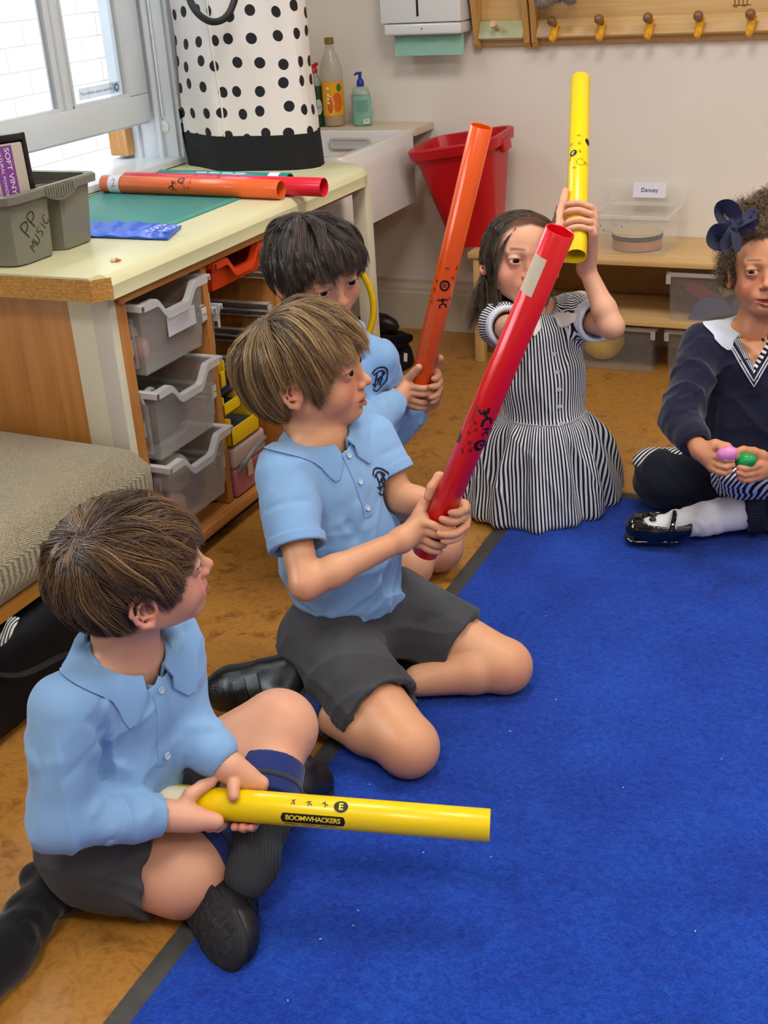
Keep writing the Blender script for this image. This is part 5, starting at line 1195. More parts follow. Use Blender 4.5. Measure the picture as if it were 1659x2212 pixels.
def comb(H, parent, m, seed=0, locks=760, per=22, crown=(.0, -.045, .085), rootline=None, cut=None, lift=.010, lock_r=.0050, thick=.00038, length=.16, grav=.22, swirl=.25, k=14, jit=.25, side=None, name='hair', cut_j=.006, centre=(0, -.010, .020), rad=(.070, .087, .075), part=None, clump=.6, wave=0., pull=.35, pz=-9.):
    rng = np.random.RandomState(seed); cen = np.array(centre); rad = np.array(rad); crown = np.array(crown)
    i = np.arange(locks*4)+.5; ph = np.arccos(1-2*i/(locks*4)); th = PI*(1+5**.5)*i; D = np.stack([np.cos(th)*np.sin(ph), np.sin(th)*np.sin(ph), np.cos(ph)], 1)
    D += rng.normal(scale=.05, size=D.shape); D /= np.linalg.norm(D, axis=1)[:, None]
    p = cen+D*rad; ok = p[:, 2] > rootline(az_of(p)); p = p[ok]; 
    if len(p) > locks: p = p[rng.permutation(len(p))[:locks]]
    cx_ = crown+rng.normal(scale=.011, size=(46, 3)); cx_ = cen+(cx_-cen)/np.linalg.norm((cx_-cen)/rad, axis=1)[:, None]; p = np.concatenate([p, cx_])
    n = len(p); ds = length/(k-1)
    def outdir(q): e = (q-cen)/rad**2; return e/np.linalg.norm(e, axis=1)[:, None]
    def level(q): return (np.linalg.norm((q-cen)/rad, axis=1)-1)*rad.min()
    v = p-crown; v[:, 2] *= .5; v /= np.linalg.norm(v, axis=1)[:, None]+1e-6
    if part is not None: v = part(p, v)
    N0 = outdir(p); v = v-N0*(v*N0).sum(1)[:, None]; v /= np.linalg.norm(v, axis=1)[:, None]+1e-6
    sw = np.cross(N0, v); v = v+swirl*sw+rng.normal(scale=jit, size=v.shape); v /= np.linalg.norm(v, axis=1)[:, None]
    lf = lift*rng.uniform(.45, 1.25, n); L = length*rng.uniform(.78, 1.1, n)
    path = [p+N0*.001]; q = path[0]; wph = rng.uniform(0, 6, n)
    for s_ in range(1, k):
        t_ = s_/(k-1); gdir = np.array([0, 0, -1.])
        if side is not None: gdir = side(q)
        v = v+gdir*grav*(.6+t_); v /= np.linalg.norm(v, axis=1)[:, None]
        if wave: vv = v+np.cross(v, outdir(q))*(wave*np.sin(wph+s_*.9))[:, None]
        else: vv = v
        q = q+vv*ds*(L/length)[:, None]; lv = level(q); N = outdir(q); tgt = lf*min(1, t_*3.2)*(1-.25*t_)
        push = np.where(lv < tgt, (tgt-lv), -(lv-tgt)*pull*(q[:, 2] > pz)); q = q+N*push[:, None]; vn = (v*N).sum(1); v = v-N*np.where(vn < 0, vn, vn*pull*(q[:, 2] > pz))[:, None]
        path.append(q)
    G = np.stack(path, 1)                                        # guides
    Np = n*per; idx = np.repeat(np.arange(n), per); off = rng.normal(scale=1, size=(Np, 3)); offl = np.linalg.norm(off, axis=1)[:, None]; off = off/offl*np.minimum(offl, 1.6)*lock_r
    tt = np.linspace(0, 1, k)[None, :, None]; A = G[idx]; Nn = outdir(p)[idx]; off = off-Nn*(off*Nn).sum(1)[:, None]*.6
    paths = A+off[:, None, :]*(1-clump*tt**1.5)+rng.normal(scale=.0006, size=(Np, 1, 3))*tt*2.5
    # stop where the cut line is passed
    z = paths[..., 2]; az = np.arctan2(np.abs(paths[..., 0]), paths[..., 1]); lim = cut(az)+np.repeat(rng.normal(scale=cut_j, size=n), per)[:, None]+rng.normal(scale=cut_j*.35, size=(Np, 1))
    below = z < lim; first = np.where(below.any(1), below.argmax(1), k-1); first = np.maximum(first, 1)
    # resample each path to its length
    fr = np.linspace(0, 1, k)[None, :]*first[:, None]; i0 = np.clip(fr.astype(int), 0, k-2); w = (fr-i0)[..., None]; ar = np.arange(Np)[:, None]
    paths = paths[ar, i0]*(1-w)+paths[ar, i0+1]*w
    keep = first > 1; paths = paths[keep]; idx = idx[keep]
    tl = np.linspace(0, 1, k)[None, :]; rads = thick*(1.0-.75*tl**2.5)*rng.uniform(.7, 1.3, (len(paths), 1))
    W = H.o+(paths.reshape(-1, 3)@H.R).reshape(paths.shape)*H.s
    lockc = rng.uniform(0, 1, n); rnd = np.clip(lockc[idx]*.6+rng.uniform(0, 1, len(idx))*.45, 0, 1)
    return strands_mesh(name, W, rads*H.s, rnd, m, parent)
# ================================================================= HANDS
def hand_on(F, T, wrist, zs, thK, thE, thumb, fr=.0064, kn=.0105, palm_r=.0125, out=None, bulge=.010, spots=None, thb=None, wr=.0175):
    "fingers wrapped round tube T: zs along it, thK knuckle angle, thE fingertip angle; thumb = [(z, th, extra radius)...]"
    out = out or [0]*4; wrist = np.asarray(wrist, float); K = []
    for i, z in enumerate(zs):
        f = fr*(1, 1.04, 1, .88)[i]; tk = thK if not hasattr(thK, '__len__') else thK[i]; te = thE if not hasattr(thE, '__len__') else thE[i]
        k0 = np.array(T.pt(z, tk, T.R+bulge+out[i])); K.append(k0)
        n = 9; ths = [tk+(te-tk)*j/n for j in range(1, n+1)]
        pts = [k0]+[np.array(T.pt(z+(.0012*j*(1 if i < 2 else -1)*.5), th, T.R+f*1.02+out[i]+(.0035 if j < 2 else 0)+.0018*abs(math.sin(j*PI/3))*.5)) for j, th in enumerate(ths)]
        rs = [f*1.25]+[f*(1.05-.020*j+(.05 if j in (3, 6) else 0)) for j in range(n)]; rs[-1] = f*.86
        F.chain(pts, rs, .003, kin=.0025)
        if spots is not None: spots.append((pts[-1], .009, '#cf7a68', .45)); spots.append((k0, .010, '#c9806a', .25))
    cen = np.mean(K, 0)
    for i, k0 in enumerate(K):
        a = wrist+(k0-cen)*.35; F.cap(a, k0, palm_r*1.0, kn*(1, 1, .95, .85)[i], .008)
    F.cap(wrist, cen*.7+wrist*.3, wr, palm_r*1.15, .012)
    tp = [np.array(T.pt(z, th, T.R+e)) for z, th, e in thumb]; base = (wrist*.6+cen*.4) if thb is None else np.asarray(thb, float)
    F.cap(wrist, base, wr*.85, .0135, .012); F.chain([base]+tp, [.0125]+[.0098, .0086, .0078, .0074][:len(tp)], .006, kin=.003)
    if spots is not None: spots.append((tp[-1], .010, '#cf7a68', .4))
def fingers_free(F, wrist, chains, r=.0064, palm=.012, thumb=None, spots=None, wr=.017):
    wrist = np.asarray(wrist, float); cen = np.mean([c[0] for c in chains], 0)
    for c in chains:
        c = [np.asarray(q, float) for q in c]; F.cap(wrist+(c[0]-cen)*.3, c[0], palm, r*1.45, .007); F.chain(c, [r*1.3]+[r*(1.03-.06*j) for j in range(len(c)-1)], .003, kin=.0022)
        if spots is not None: spots.append((c[-1], .009, '#cf7a68', .4))
    F.cap(wrist, cen*.7+wrist*.3, wr, palm*1.15, .012)
    if thumb is not None: F.chain([wrist]+[np.asarray(q, float) for q in thumb], [wr*.75, .012, .0092, .0080, .0074][:len(thumb)+1], .006, kin=.003)
# ================================================================= PEOPLE
def fabric(name, c, bscale=700, var=.05, rough=.85, sheen=.25, bump=.25, twill=0, dist=.0006, vscale=9):
    t = NT(name); col = lin(c); co = t.coord(); n = t.noise(co, bscale, 2, .7); n2 = t.noise(co, vscale, 4)
    f = t.math('ADD', t.math('MULTIPLY', n, .6), t.math('MULTIPLY', n2, .5))
    t.col(t.ramp(f, [(.35, tuple(x*(1-2.2*var) for x in col[:3])+(1,)), (.7, tuple(min(1, x*(1+2.2*var)) for x in col[:3])+(1,))]))
    t.b.inputs['Roughness'].default_value = rough; t.b.inputs['Sheen Weight'].default_value = sheen; t.b.inputs['Specular IOR Level'].default_value = .2
    t.nrm(t.bump(n, bump, dist)); return t.m
polo_m = fabric('pale blue cotton', '#85afdb', var=.02, sheen=.2); polo_rib = fabric('pale blue rib', '#80aad8', var=.02, bscale=900)
short_m = fabric('charcoal wool cloth', '#45464a', var=.09, bscale=900, sheen=.1); navy_knit = fabric('navy knit', '#171a33', var=.08, bscale=800, sheen=.25)
navy_leg = fabric('navy jersey', '#15192a', var=.06, sheen=.15); sock_w = fabric('white cotton sock', '#e4e6ec', var=.02, bscale=500)
sock_n = fabric('navy sock knit', '#22316f', var=.1, bscale=500, bump=.4); sock_g = fabric('dark grey sock knit', '#34373c', var=.1, bscale=500, bump=.4)
def ribbed(name, c, ax, k=900):
    t = NT(name); co = t.coord(); sep = t.n.new('ShaderNodeVectorMath'); sep.operation = 'DOT_PRODUCT'; t.link(co, sep.inputs[0]); sep.inputs[1].default_value = tuple(ax)
    s_ = t.math('SINE', t.math('MULTIPLY', sep.outputs['Value'], k)); t.col(t.mix(t.math('MULTIPLY_ADD', s_, .35, .5), tuple(x*.55 for x in lin(c)[:3])+(1,), lin(c))); t.b.inputs['Roughness'].default_value = .9
    t.nrm(t.bump(s_, .5, .001)); return t.m
shoe_m = P('black shoe leather', '#19191b', .42, .5, var=.25, vscale=30, bump=.35, bscale=120); sole_m = P('black rubber sole', '#222224', .7, .4, bump=.4, bscale=160)
patent = P('black patent leather', '#0a0a0d', .08, .7, coat=.6); whitec = fabric('white cotton', '#dbe6f4', var=.01); btn_m = P('button', '#b9cfe6', .25, .6)
crest_m = P('navy embroidery', '#151b36', .8)
lerp = lambda a, b, t_: np.asarray(a, float)*(1-t_)+np.asarray(b, float)*t_
class Kid:
    def __init__(s, label, base, vox=.0021):
        s.o = thing('person', label, 'person', (base[0], base[1], 0)); s.F = Field(); s.vox = vox; s.spots = []
    def torso(s, Pc, Nb, Rv, hw=.05):
        s.Pc, s.Nb, s.Rv = map(lambda q: np.asarray(q, float), (Pc, Nb, Rv)); s.Rv = nz(s.Rv); s.up = nz(s.Nb-s.Pc); s.Rv = nz(s.Rv-s.up*(s.Rv@s.up)); s.fw = np.cross(s.up, s.Rv)
        F = s.F; F.cap(s.Pc-s.Rv*hw, s.Pc+s.Rv*hw, .046, k=.03); F.cap(s.Pc, lerp(s.Pc, s.Nb, .72), .050, .056, .03, n=s.Rv, f=1.2); F.cap(s.Nb-s.up*.02-s.Rv*.05, s.Nb-s.up*.02+s.Rv*.05, .030, k=.04)
    def neckto(s, H, r=.042): s.F.cap(H(0, -.024, -.045), s.Nb+s.up*.0, r*H.s, .045, .022); s.H = H
    def arm(s, sh, el, wr, rs=(.030, .0238, .0165)): s.F.cap(sh, el, rs[0], rs[1], .02); m = lerp(el, wr, .3); s.F.chain([el, m, wr], [rs[1], rs[1]*1.0, rs[2]], .012)
    def leg(s, hip, kn, an, rs=(.062, .047, .040, .0255)): s.F.cap(hip, kn, rs[0], rs[1], .02); s.F.chain([kn, lerp(kn, an, .35), an], [rs[1]*.93, rs[2], rs[3]], .009)
    def body(s, cols, eyes=True, iris=iris_br, gaze=(0, 1, 0)):
        s.B = solid('body', s.F, skin_m, s.o, s.vox, {'Col': ('C', cols)})
        if eyes:
            for x in (-1, 1): eye(s.H, x, s.o, iris, gaze)
def creases(amp, fr, dirn, seed=0, spread=.35, sharp=3., stretch=.22):
    "long soft wrinkles running along dirn, patchy"
    r = np.random.RandomState(seed); d = nz(dirn); u = perp(d, (.3, .2, .9)); v = np.cross(d, u); K = []
    for i in range(3):
        a = r.uniform(0, PI); K.append((u*math.cos(a)+v*math.sin(a)+d*stretch*r.uniform(-1, 1)*2)*fr*r.uniform(.7, 1.3))
    K = np.array(K).astype(f32); ph = r.uniform(0, 6, 3).astype(f32); M1 = (r.normal(size=(3, 3))*14).astype(f32); W = (r.normal(size=(3, 3))*16).astype(f32)
    def fn(P):
        w = np.sin(P@W.T)*.9; a = P@K.T+ph+w; b = (1-np.abs(np.sin(a*.5)))**f32(sharp); m = np.clip(np.sin(P@M1.T+ph).sum(1)*.5+.35, 0, 1); return amp*((b.sum(1)-.55)*m)
    return fn
def ringfolds(a, b, r, n, seed, h=.0045, w=.007, t0=.1, t1=.95, span=1.1):
    "creases round a sleeve or trouser leg"
    rng = np.random.RandomState(seed); a, b = np.asarray(a, float), np.asarray(b, float); d = nz(b-a); u = perp(d); v = np.cross(d, u); L = np.linalg.norm(b-a); o = []
    for i in range(n):
        t_ = rng.uniform(t0, t1); p = rng.uniform(0, 2*PI); sp = rng.uniform(.5, span); rr = r*rng.uniform(.95, 1.05); sh = rng.uniform(-.35, .35)*r*2
        q = [a+d*L*t_+d*sh*k+(u*math.cos(p+sp*k)+v*math.sin(p+sp*k))*rr for k in (-1, 0, 1)]; hh = h*rng.uniform(.6, 1.2)*(1 if i % 3 else -.8); ww = w*rng.uniform(.7, 1.3)
        o += [(q[0], q[1], ww, hh), (q[1], q[2], ww, hh)]
    return o
def drape(Pc, Nb, Rv, up, fwd, seed, n=18, h=.0058, w=.010, r=.105, lo=-.1, hi=.8):
    rng = np.random.RandomState(seed); o = []
    for i in range(n):
        a = rng.uniform(-PI, PI); t_ = rng.uniform(lo, hi); L = rng.uniform(.03, .09); tilt = rng.uniform(-.8, .8)
        f = lambda aa, tt: lerp(Pc, Nb, tt)+(Rv*math.sin(aa)*1.2+fwd*math.cos(aa)*.9)*r*.86
        p0 = f(a, t_); p1 = f(a+tilt*L/r, t_+L/.36); o.append((p0, p1, w*rng.uniform(.7, 1.3), h*rng.uniform(.5, 1.2)*(1 if i % 3 else -.8)))
    return o
def sleeve(S, sh, el, wr=None, r0=.046, r1=.044, r2=.031, end=.62, short=True, carves=None, wall=.0052):
    if short:
        e = lerp(sh, el, end); S.cap(sh, e, r0, r1, .028, flat_b=True); d = nz(e-sh); carves.append((e-d*.022, e+d*.03, r1-wall-.007, r1-wall+.002)); return e, d
    S.cap(sh, el, r0, r1, .028); m = lerp(el, wr, .78); S.cap(el, m, r1, r2*1.22, .02); d = nz(wr-m); S.cap(m, wr, r2*1.22, r2, .006, flat_b=True); carves.append((wr-d*.014, wr+d*.03, r2-wall-.005, r2-wall+.002)); return wr, d
def snap_bm(bm, S, c, ex, ey, n, lift=.0008, far=.03):
    for v_ in bm.verts:
        p = S.snap(c+ex*v_.co.x+ey*v_.co.y, n, far); v_.co = Vector(p+np.asarray(n)*lift)
    return bm
def strip(S, pts, wv, n, w, name, m, parent, lift=.0018, th=.0022):
    bm = nbm(); rows = []
    for p in pts:
        q0 = [S.snap(p+wv*x, n, .05) for x in (-w/2, -w/6, w/6, w/2)]; rows.append([Vector(q+n*lift) for q in q0]+[Vector(q-n*th) for q in q0[::-1]])
    rings(bm, rows); return obj(name, bm, m, parent, angle=.8)
def collar(kid, S, m, parent, C=None, n=None, f=None, rin=.0505, back=.074, tip=.088, gap=14, hb=.026, hf=.006, drop=.030, th=.0028, name='collar', tipang=16):
    C = kid.Nb if C is None else C; n = kid.up if n is None else nz(n); f = nz(f if f is not None else kid.fw); f = nz(f-n*(f@n)); r_ = np.cross(f, n)
    bm = nbm(); N_ = 56; rows = []
    for i in range(N_+1):
        a = math.radians(gap+(360-2*gap)*i/N_); da = f*math.cos(a)+r_*math.sin(a); fr_ = (1+math.cos(a))/2; edge = min(i, N_-i)/N_
        tipk = math.exp(-((min(i, N_-i)*(360-2*gap)/N_-tipang)/12)**2); hi_ = hb*(1-fr_)+hf*fr_
        p_in0 = C+da*(rin-.001)-n*.008-n*.012*fr_; p_in = C+da*rin+n*hi_-n*.004*fr_; rho = back*(1-fr_)+(rin+.022)*fr_+(tip-rin-.022)*tipk
        q = C+da*rho-n*(drop*(fr_**1.4))*(.6+.7*tipk); sn = nz(n*(1.05-.55*fr_)+da*.75); p_out = S.snap(q, sn, .06)+sn*.0048
        p_mid = p_in*.45+p_out*.55+sn*.0085; p_top = p_in+n*.001+da*.0035
        rows.append([Vector(x) for x in (p_in0, p_in, p_top, p_mid, p_out, p_out-sn*.0040, p_mid-sn*th, p_in+da*.004-n*.004, p_in0+da*.003)])
    rings(bm, rows); bmesh.ops.subdivide_edges(bm, edges=[], cuts=1)
    o = obj(name, bm, m, parent, angle=.9); return o
def polo(kid, sleeves, hem, seed, rw=(.083, .086), fold=None, vox=.0026, crest=None, wfac=1.28, m=polo_m, carves=None, hemcut=None, extra=None, placket=True, name='polo_shirt', hemr=.09):
    S = Field(); P_, N_, R_, U_ = kid.Pc, kid.Nb, kid.Rv, kid.up; carves = carves or []
    lo = lerp(P_, N_, hem); S.cap(lo, lerp(P_, N_, .45), rw[0], rw[0]*.98, .03, n=R_, f=wfac, flat_a=True); S.cap(lerp(P_, N_, .40), lerp(P_, N_, .74), rw[0], rw[1]*.92, .03, n=R_, f=wfac*1.02)
    S.cap(N_-U_*.034-R_*.045, N_-U_*.034+R_*.045, .046, k=.045); S.cap(N_-U_*.02, N_+U_*.005, .053, .047, k=.02)
    ends = []; fl = drape(P_, N_, R_, U_, kid.fw, seed) + (fold or [])
    for sp in sleeves:
        e = sleeve(S, carves=carves, **sp); ends.append(e); b = sp['el'] if not sp['short'] else e[0]
        fl += ringfolds(sp['sh'], b, .044, 9 if not sp['short'] else 4, seed+7, .0045 if not sp['short'] else .0035, .007, .1, .8 if not sp['short'] else .6)
        if not sp['short']: fl += ringfolds(sp['el'], sp['wr'], .036, 9, seed+9, .0038, .006, 0, .62)
    if extra: extra(S)
    for a, b, r0, r1 in carves: S.cap(a, b, r0, r1, .002, -1)
    S.cap(N_+kid.fw*.007-U_*.004, N_+U_*.09+kid.fw*.010, .0495, .060, .003, -1); d0 = nz(lo-lerp(P_, N_, .4)); S.cap(lo+d0*.058, lo+d0*.09, rw[0]-.008, rw[0]-.008, .002, -1, n=R_, f=wfac)
    S.disp = both(folds(fl), wobble(.0009, 55, seed), creases(.0056, 62, U_*.8+kid.Rv*.5, seed), creases(.0038, 95, U_*.5-kid.Rv*.7, seed+1)); kid.S = S
    sh = solid(name, S, m, kid.o, vox); kid.shirt = sh; return S, sh, ends
def placket_on(kid, S, parent, n_b=3, L=.095, w=.021, y0=.045, C=None, m=polo_rib):
    C = kid.Nb if C is None else C; f, n = kid.fw, kid.up; dn = nz(-n)
    pts = [C+f*y0+dn*(.018+L*k/9) for k in range(10)]; nf = nz(f+n*.25); strip(S, pts, kid.Rv, nf, w, 'placket', m, parent)
    for k in range(n_b):
        p = S.snap(C+f*y0+dn*(.024+(L-.02)*k/max(1, n_b-1)), nf, .05)+nf*.0030; u, v = frame(nf); bm = nbm()
        M_ = Matrix((( *Vector(np.array(u)),), (*Vector(np.array(v)),), (*Vector(nf),))).transposed().to_4x4(); M_.translation = Vector(p)
        lathe(bm, [(0, 0), (.0045, 0), (.0050, .0008), (.0046, .0018), (.0030, .0012), (0, .0012)], seg=14, M=M_); obj('button', bm, btn_m, parent)
def crest_on(kid, S, parent, x, z, size=.021, tw=0.):
    f, n = kid.fw, kid.up; c = kid.Nb-kid.Rv*x-n*z+f*.07; ex, ey = -kid.Rv*-1, n; ex = -kid.Rv; a = tw; ex, ey = ex*math.cos(a)+n*math.sin(a), n*math.cos(a)-ex*math.sin(a); ex = -ex
    nf = nz(f-kid.Rv*.45+n*.2); b = bmesh.new(); s_ = size
    for pl in ([(-.75*math.cos(t_)*-1, 1.15*math.sin(t_)) for t_ in [PI*.22+k*(2*PI-.44*PI)/16-PI*0 for k in range(17)]],
               [(-.28, .75), (-.30, -.75)], [(.22, .7), (.24, -.8)], [(-.28, .05), (.24, -.02)], [(.55, -.25), (.30, -.55), (-.1, -.35), (.0, .1), (-.45, .35), (-.1, .8), (.5, .55)]):
        sp = spline([(x_*s_, y_*s_, 0) for x_, y_ in pl], 3); ribbon(b, [(p.x, p.y) for p in sp], s_*.15)
    snap_bm(b, S, c, ex, ey, nf, .0012, .05); return obj('school_crest', b, crest_m, parent, angle=None)
def shorts(kid, legs, seed, rhip=.083, f=1.25, vox=.0028, m=short_m, fold=None, name='shorts', extra=None, hw=.05, top=.045, open_=True):
    G = Field(); P_ = kid.Pc; G.cap(P_-kid.Rv*hw, P_+kid.Rv*hw, rhip*.86, k=.03); G.cap(P_, P_+kid.up*top, rhip*.92, rhip*.85, .02, n=kid.Rv, f=f)
    car = []; fl = list(fold or [])
    for hip, kn, end, r0, r1 in legs:
        e = lerp(hip, kn, end); d = nz(e-hip); G.cap(hip, e, r0, r1, .03, flat_b=True); car.append((e-d*.030, e+d*.05, r1-.020, r1-.003)); fl += ringfolds(hip, e, r1*1.0, 9, seed+len(car), .004, .009, 0, 1.)
    if extra: extra(G)
    for a, b, r0, r1 in (car if open_ else []): G.cap(a, b, r0, r1, .002, -1)
    G.disp = both(folds(fl), wobble(.0011, 45, seed), creases(.0050, 60, legs[0][1]-legs[0][0], seed), creases(.0045, 75, legs[-1][1]-legs[-1][0], seed+2)); return G, solid(name, G, m, kid.o, vox)
def sock(kid, kn, an, toe, t0, rt, ra, m=sock_g, cuff=None, cl=.045, extra=None, stripe=True, vox=.0024, rk=None):
    "knee sock from t0 along the shin to the ankle, with a turned-over ribbed cuff"
    K = Field(); a = lerp(kn, an, t0); mid = lerp(a, an, .55); d = nz(an-kn); K.cap(a, mid, rt, rt*.86, .01, flat_a=True); K.cap(mid, an, rt*.86, ra, .02); K.cap(an, lerp(an, toe, .45), ra, ra*.95, .02)
    K.cap(a-d*.03, a+d*.012, rt-.004, rt-.004, .002, -1); K.disp = folds(ringfolds(mid, an, ra*1.05, 9, 5, .0025, .004, .2, 1.1, 1.8))
    so_ = solid('sock', K, m, kid.o, vox)
    if cuff is not None:
        c = Field(); L = np.linalg.norm(an-a); e = a+d*cl; c.cap(a-d*.002, e, rt+.005, rt+.0035, .004, flat_a=True, flat_b=True); c.cap(a-d*.04, a+d*.010, rt-.002, rt-.003, .002, -1); cu_ = solid('sock_cuff', c, cuff, so_, vox)
        if stripe:
            c = Field(); c.cap(a+d*cl*.52, a+d*cl*.66, rt+.0058, rt+.0056, .002, flat_a=True, flat_b=True); solid('cuff_stripe', c, sock_g, cu_, .0018)
    return so_
def shoe(kid, heel, toe, up, r=.027, L=None, straps=2, m=shoe_m, ms=sole_m, low=False, vox=.0024, sole=True, open_top=None, sole_drop=.020, width=1.25, tread=False):
    heel, toe, up = map(lambda q: np.asarray(q, float), (heel, toe, up)); d = nz(toe-heel); up = nz(up-d*(up@d)); w = np.cross(d, up); L = np.linalg.norm(toe-heel)
    U = Field(); q = lambda t_, h: heel+d*L*t_+up*h
    U.cap(q(.02, .004), q(.35, .004), r*.95, r*.98, .012, n=w, f=1.05); U.cap(q(.35, .002), q(.72, -.004), r*.98, r*.92, .012, n=w, f=width); U.cap(q(.72, -.005), q(.90, -.008), r*.92, r*.74, .012, n=w, f=width)
    if not low: U.cap(q(.10, .012), q(.14, .034), r*.92, r*.86, .012, n=w, f=1.0)
    U.plane(q(.5, -sole_drop+.002), -up, q(.5, 0), L, .002)
    if low: U.cap(q(.18, .030), q(.52, .028), r*.62, r*.60, .004, -1, n=w, f=1.15)
    U.disp = both(folds([(q(.55, .025)-w*.03, q(.55, .025)+w*.03, .004, -.0018), (q(.62, .022)-w*.03, q(.62, .022)+w*.03, .004, -.0015), (q(.76, .0)-w*.04, q(.76, .0)+w*.04, .003, -.001)]), wobble(.0005, 120, 3))
    u_ = solid('shoe', U, m, kid.o, vox)
    if sole:
        So = Field(); So.cap(q(-.02, -sole_drop), q(.35, -sole_drop), r*1.02, r*.98, .01, n=up, f=.30); So.cap(q(.35, -sole_drop), q(.74, -sole_drop), r*.98, r*1.16, .01, n=up, f=.30); So.cap(q(.74, -sole_drop), q(.90, -sole_drop+.002), r*1.16, r*.92, .01, n=up, f=.30)
        if tread:
            fl = [(q(-.15+.11*k, -sole_drop-.008)-w*.04, q(-.15+.11*k, -sole_drop-.008)+w*.04, .0036, -.0032) for k in range(11)]+[(q(-.1, -sole_drop-.008)+w*x, q(1., -sole_drop-.008)+w*x, .0032, -.0020) for x in (-.020, .020)]
            So.disp = folds(fl)
        solid('sole', So, ms, u_, .0021)
    for k in range(straps):
        t_ = .40+.17*k; bm = nbm(); rows = []
        for j in range(9):
            a = math.radians(-70+140*j/8); dirn = up*math.cos(a)+w*math.sin(a); row = []
            for x in (-.011, .011): p = U.snap(q(t_, 0)+d*x, dirn, .05); row += [p+dirn*.003]
            rows.append([Vector(row[0]), Vector(row[1]), Vector(row[1]-dirn*.004), Vector(row[0]-dirn*.004)])
        rings(bm, rows); obj('strap', bm, m, u_, angle=.8)
    return U, u_
VS = 1.0
HL_boy = interp_line([(0, .060), (30, .054), (55, .033), (70, -.010), (80, -.028), (90, .014), (104, .004), (122, -.052), (180, -.080)])
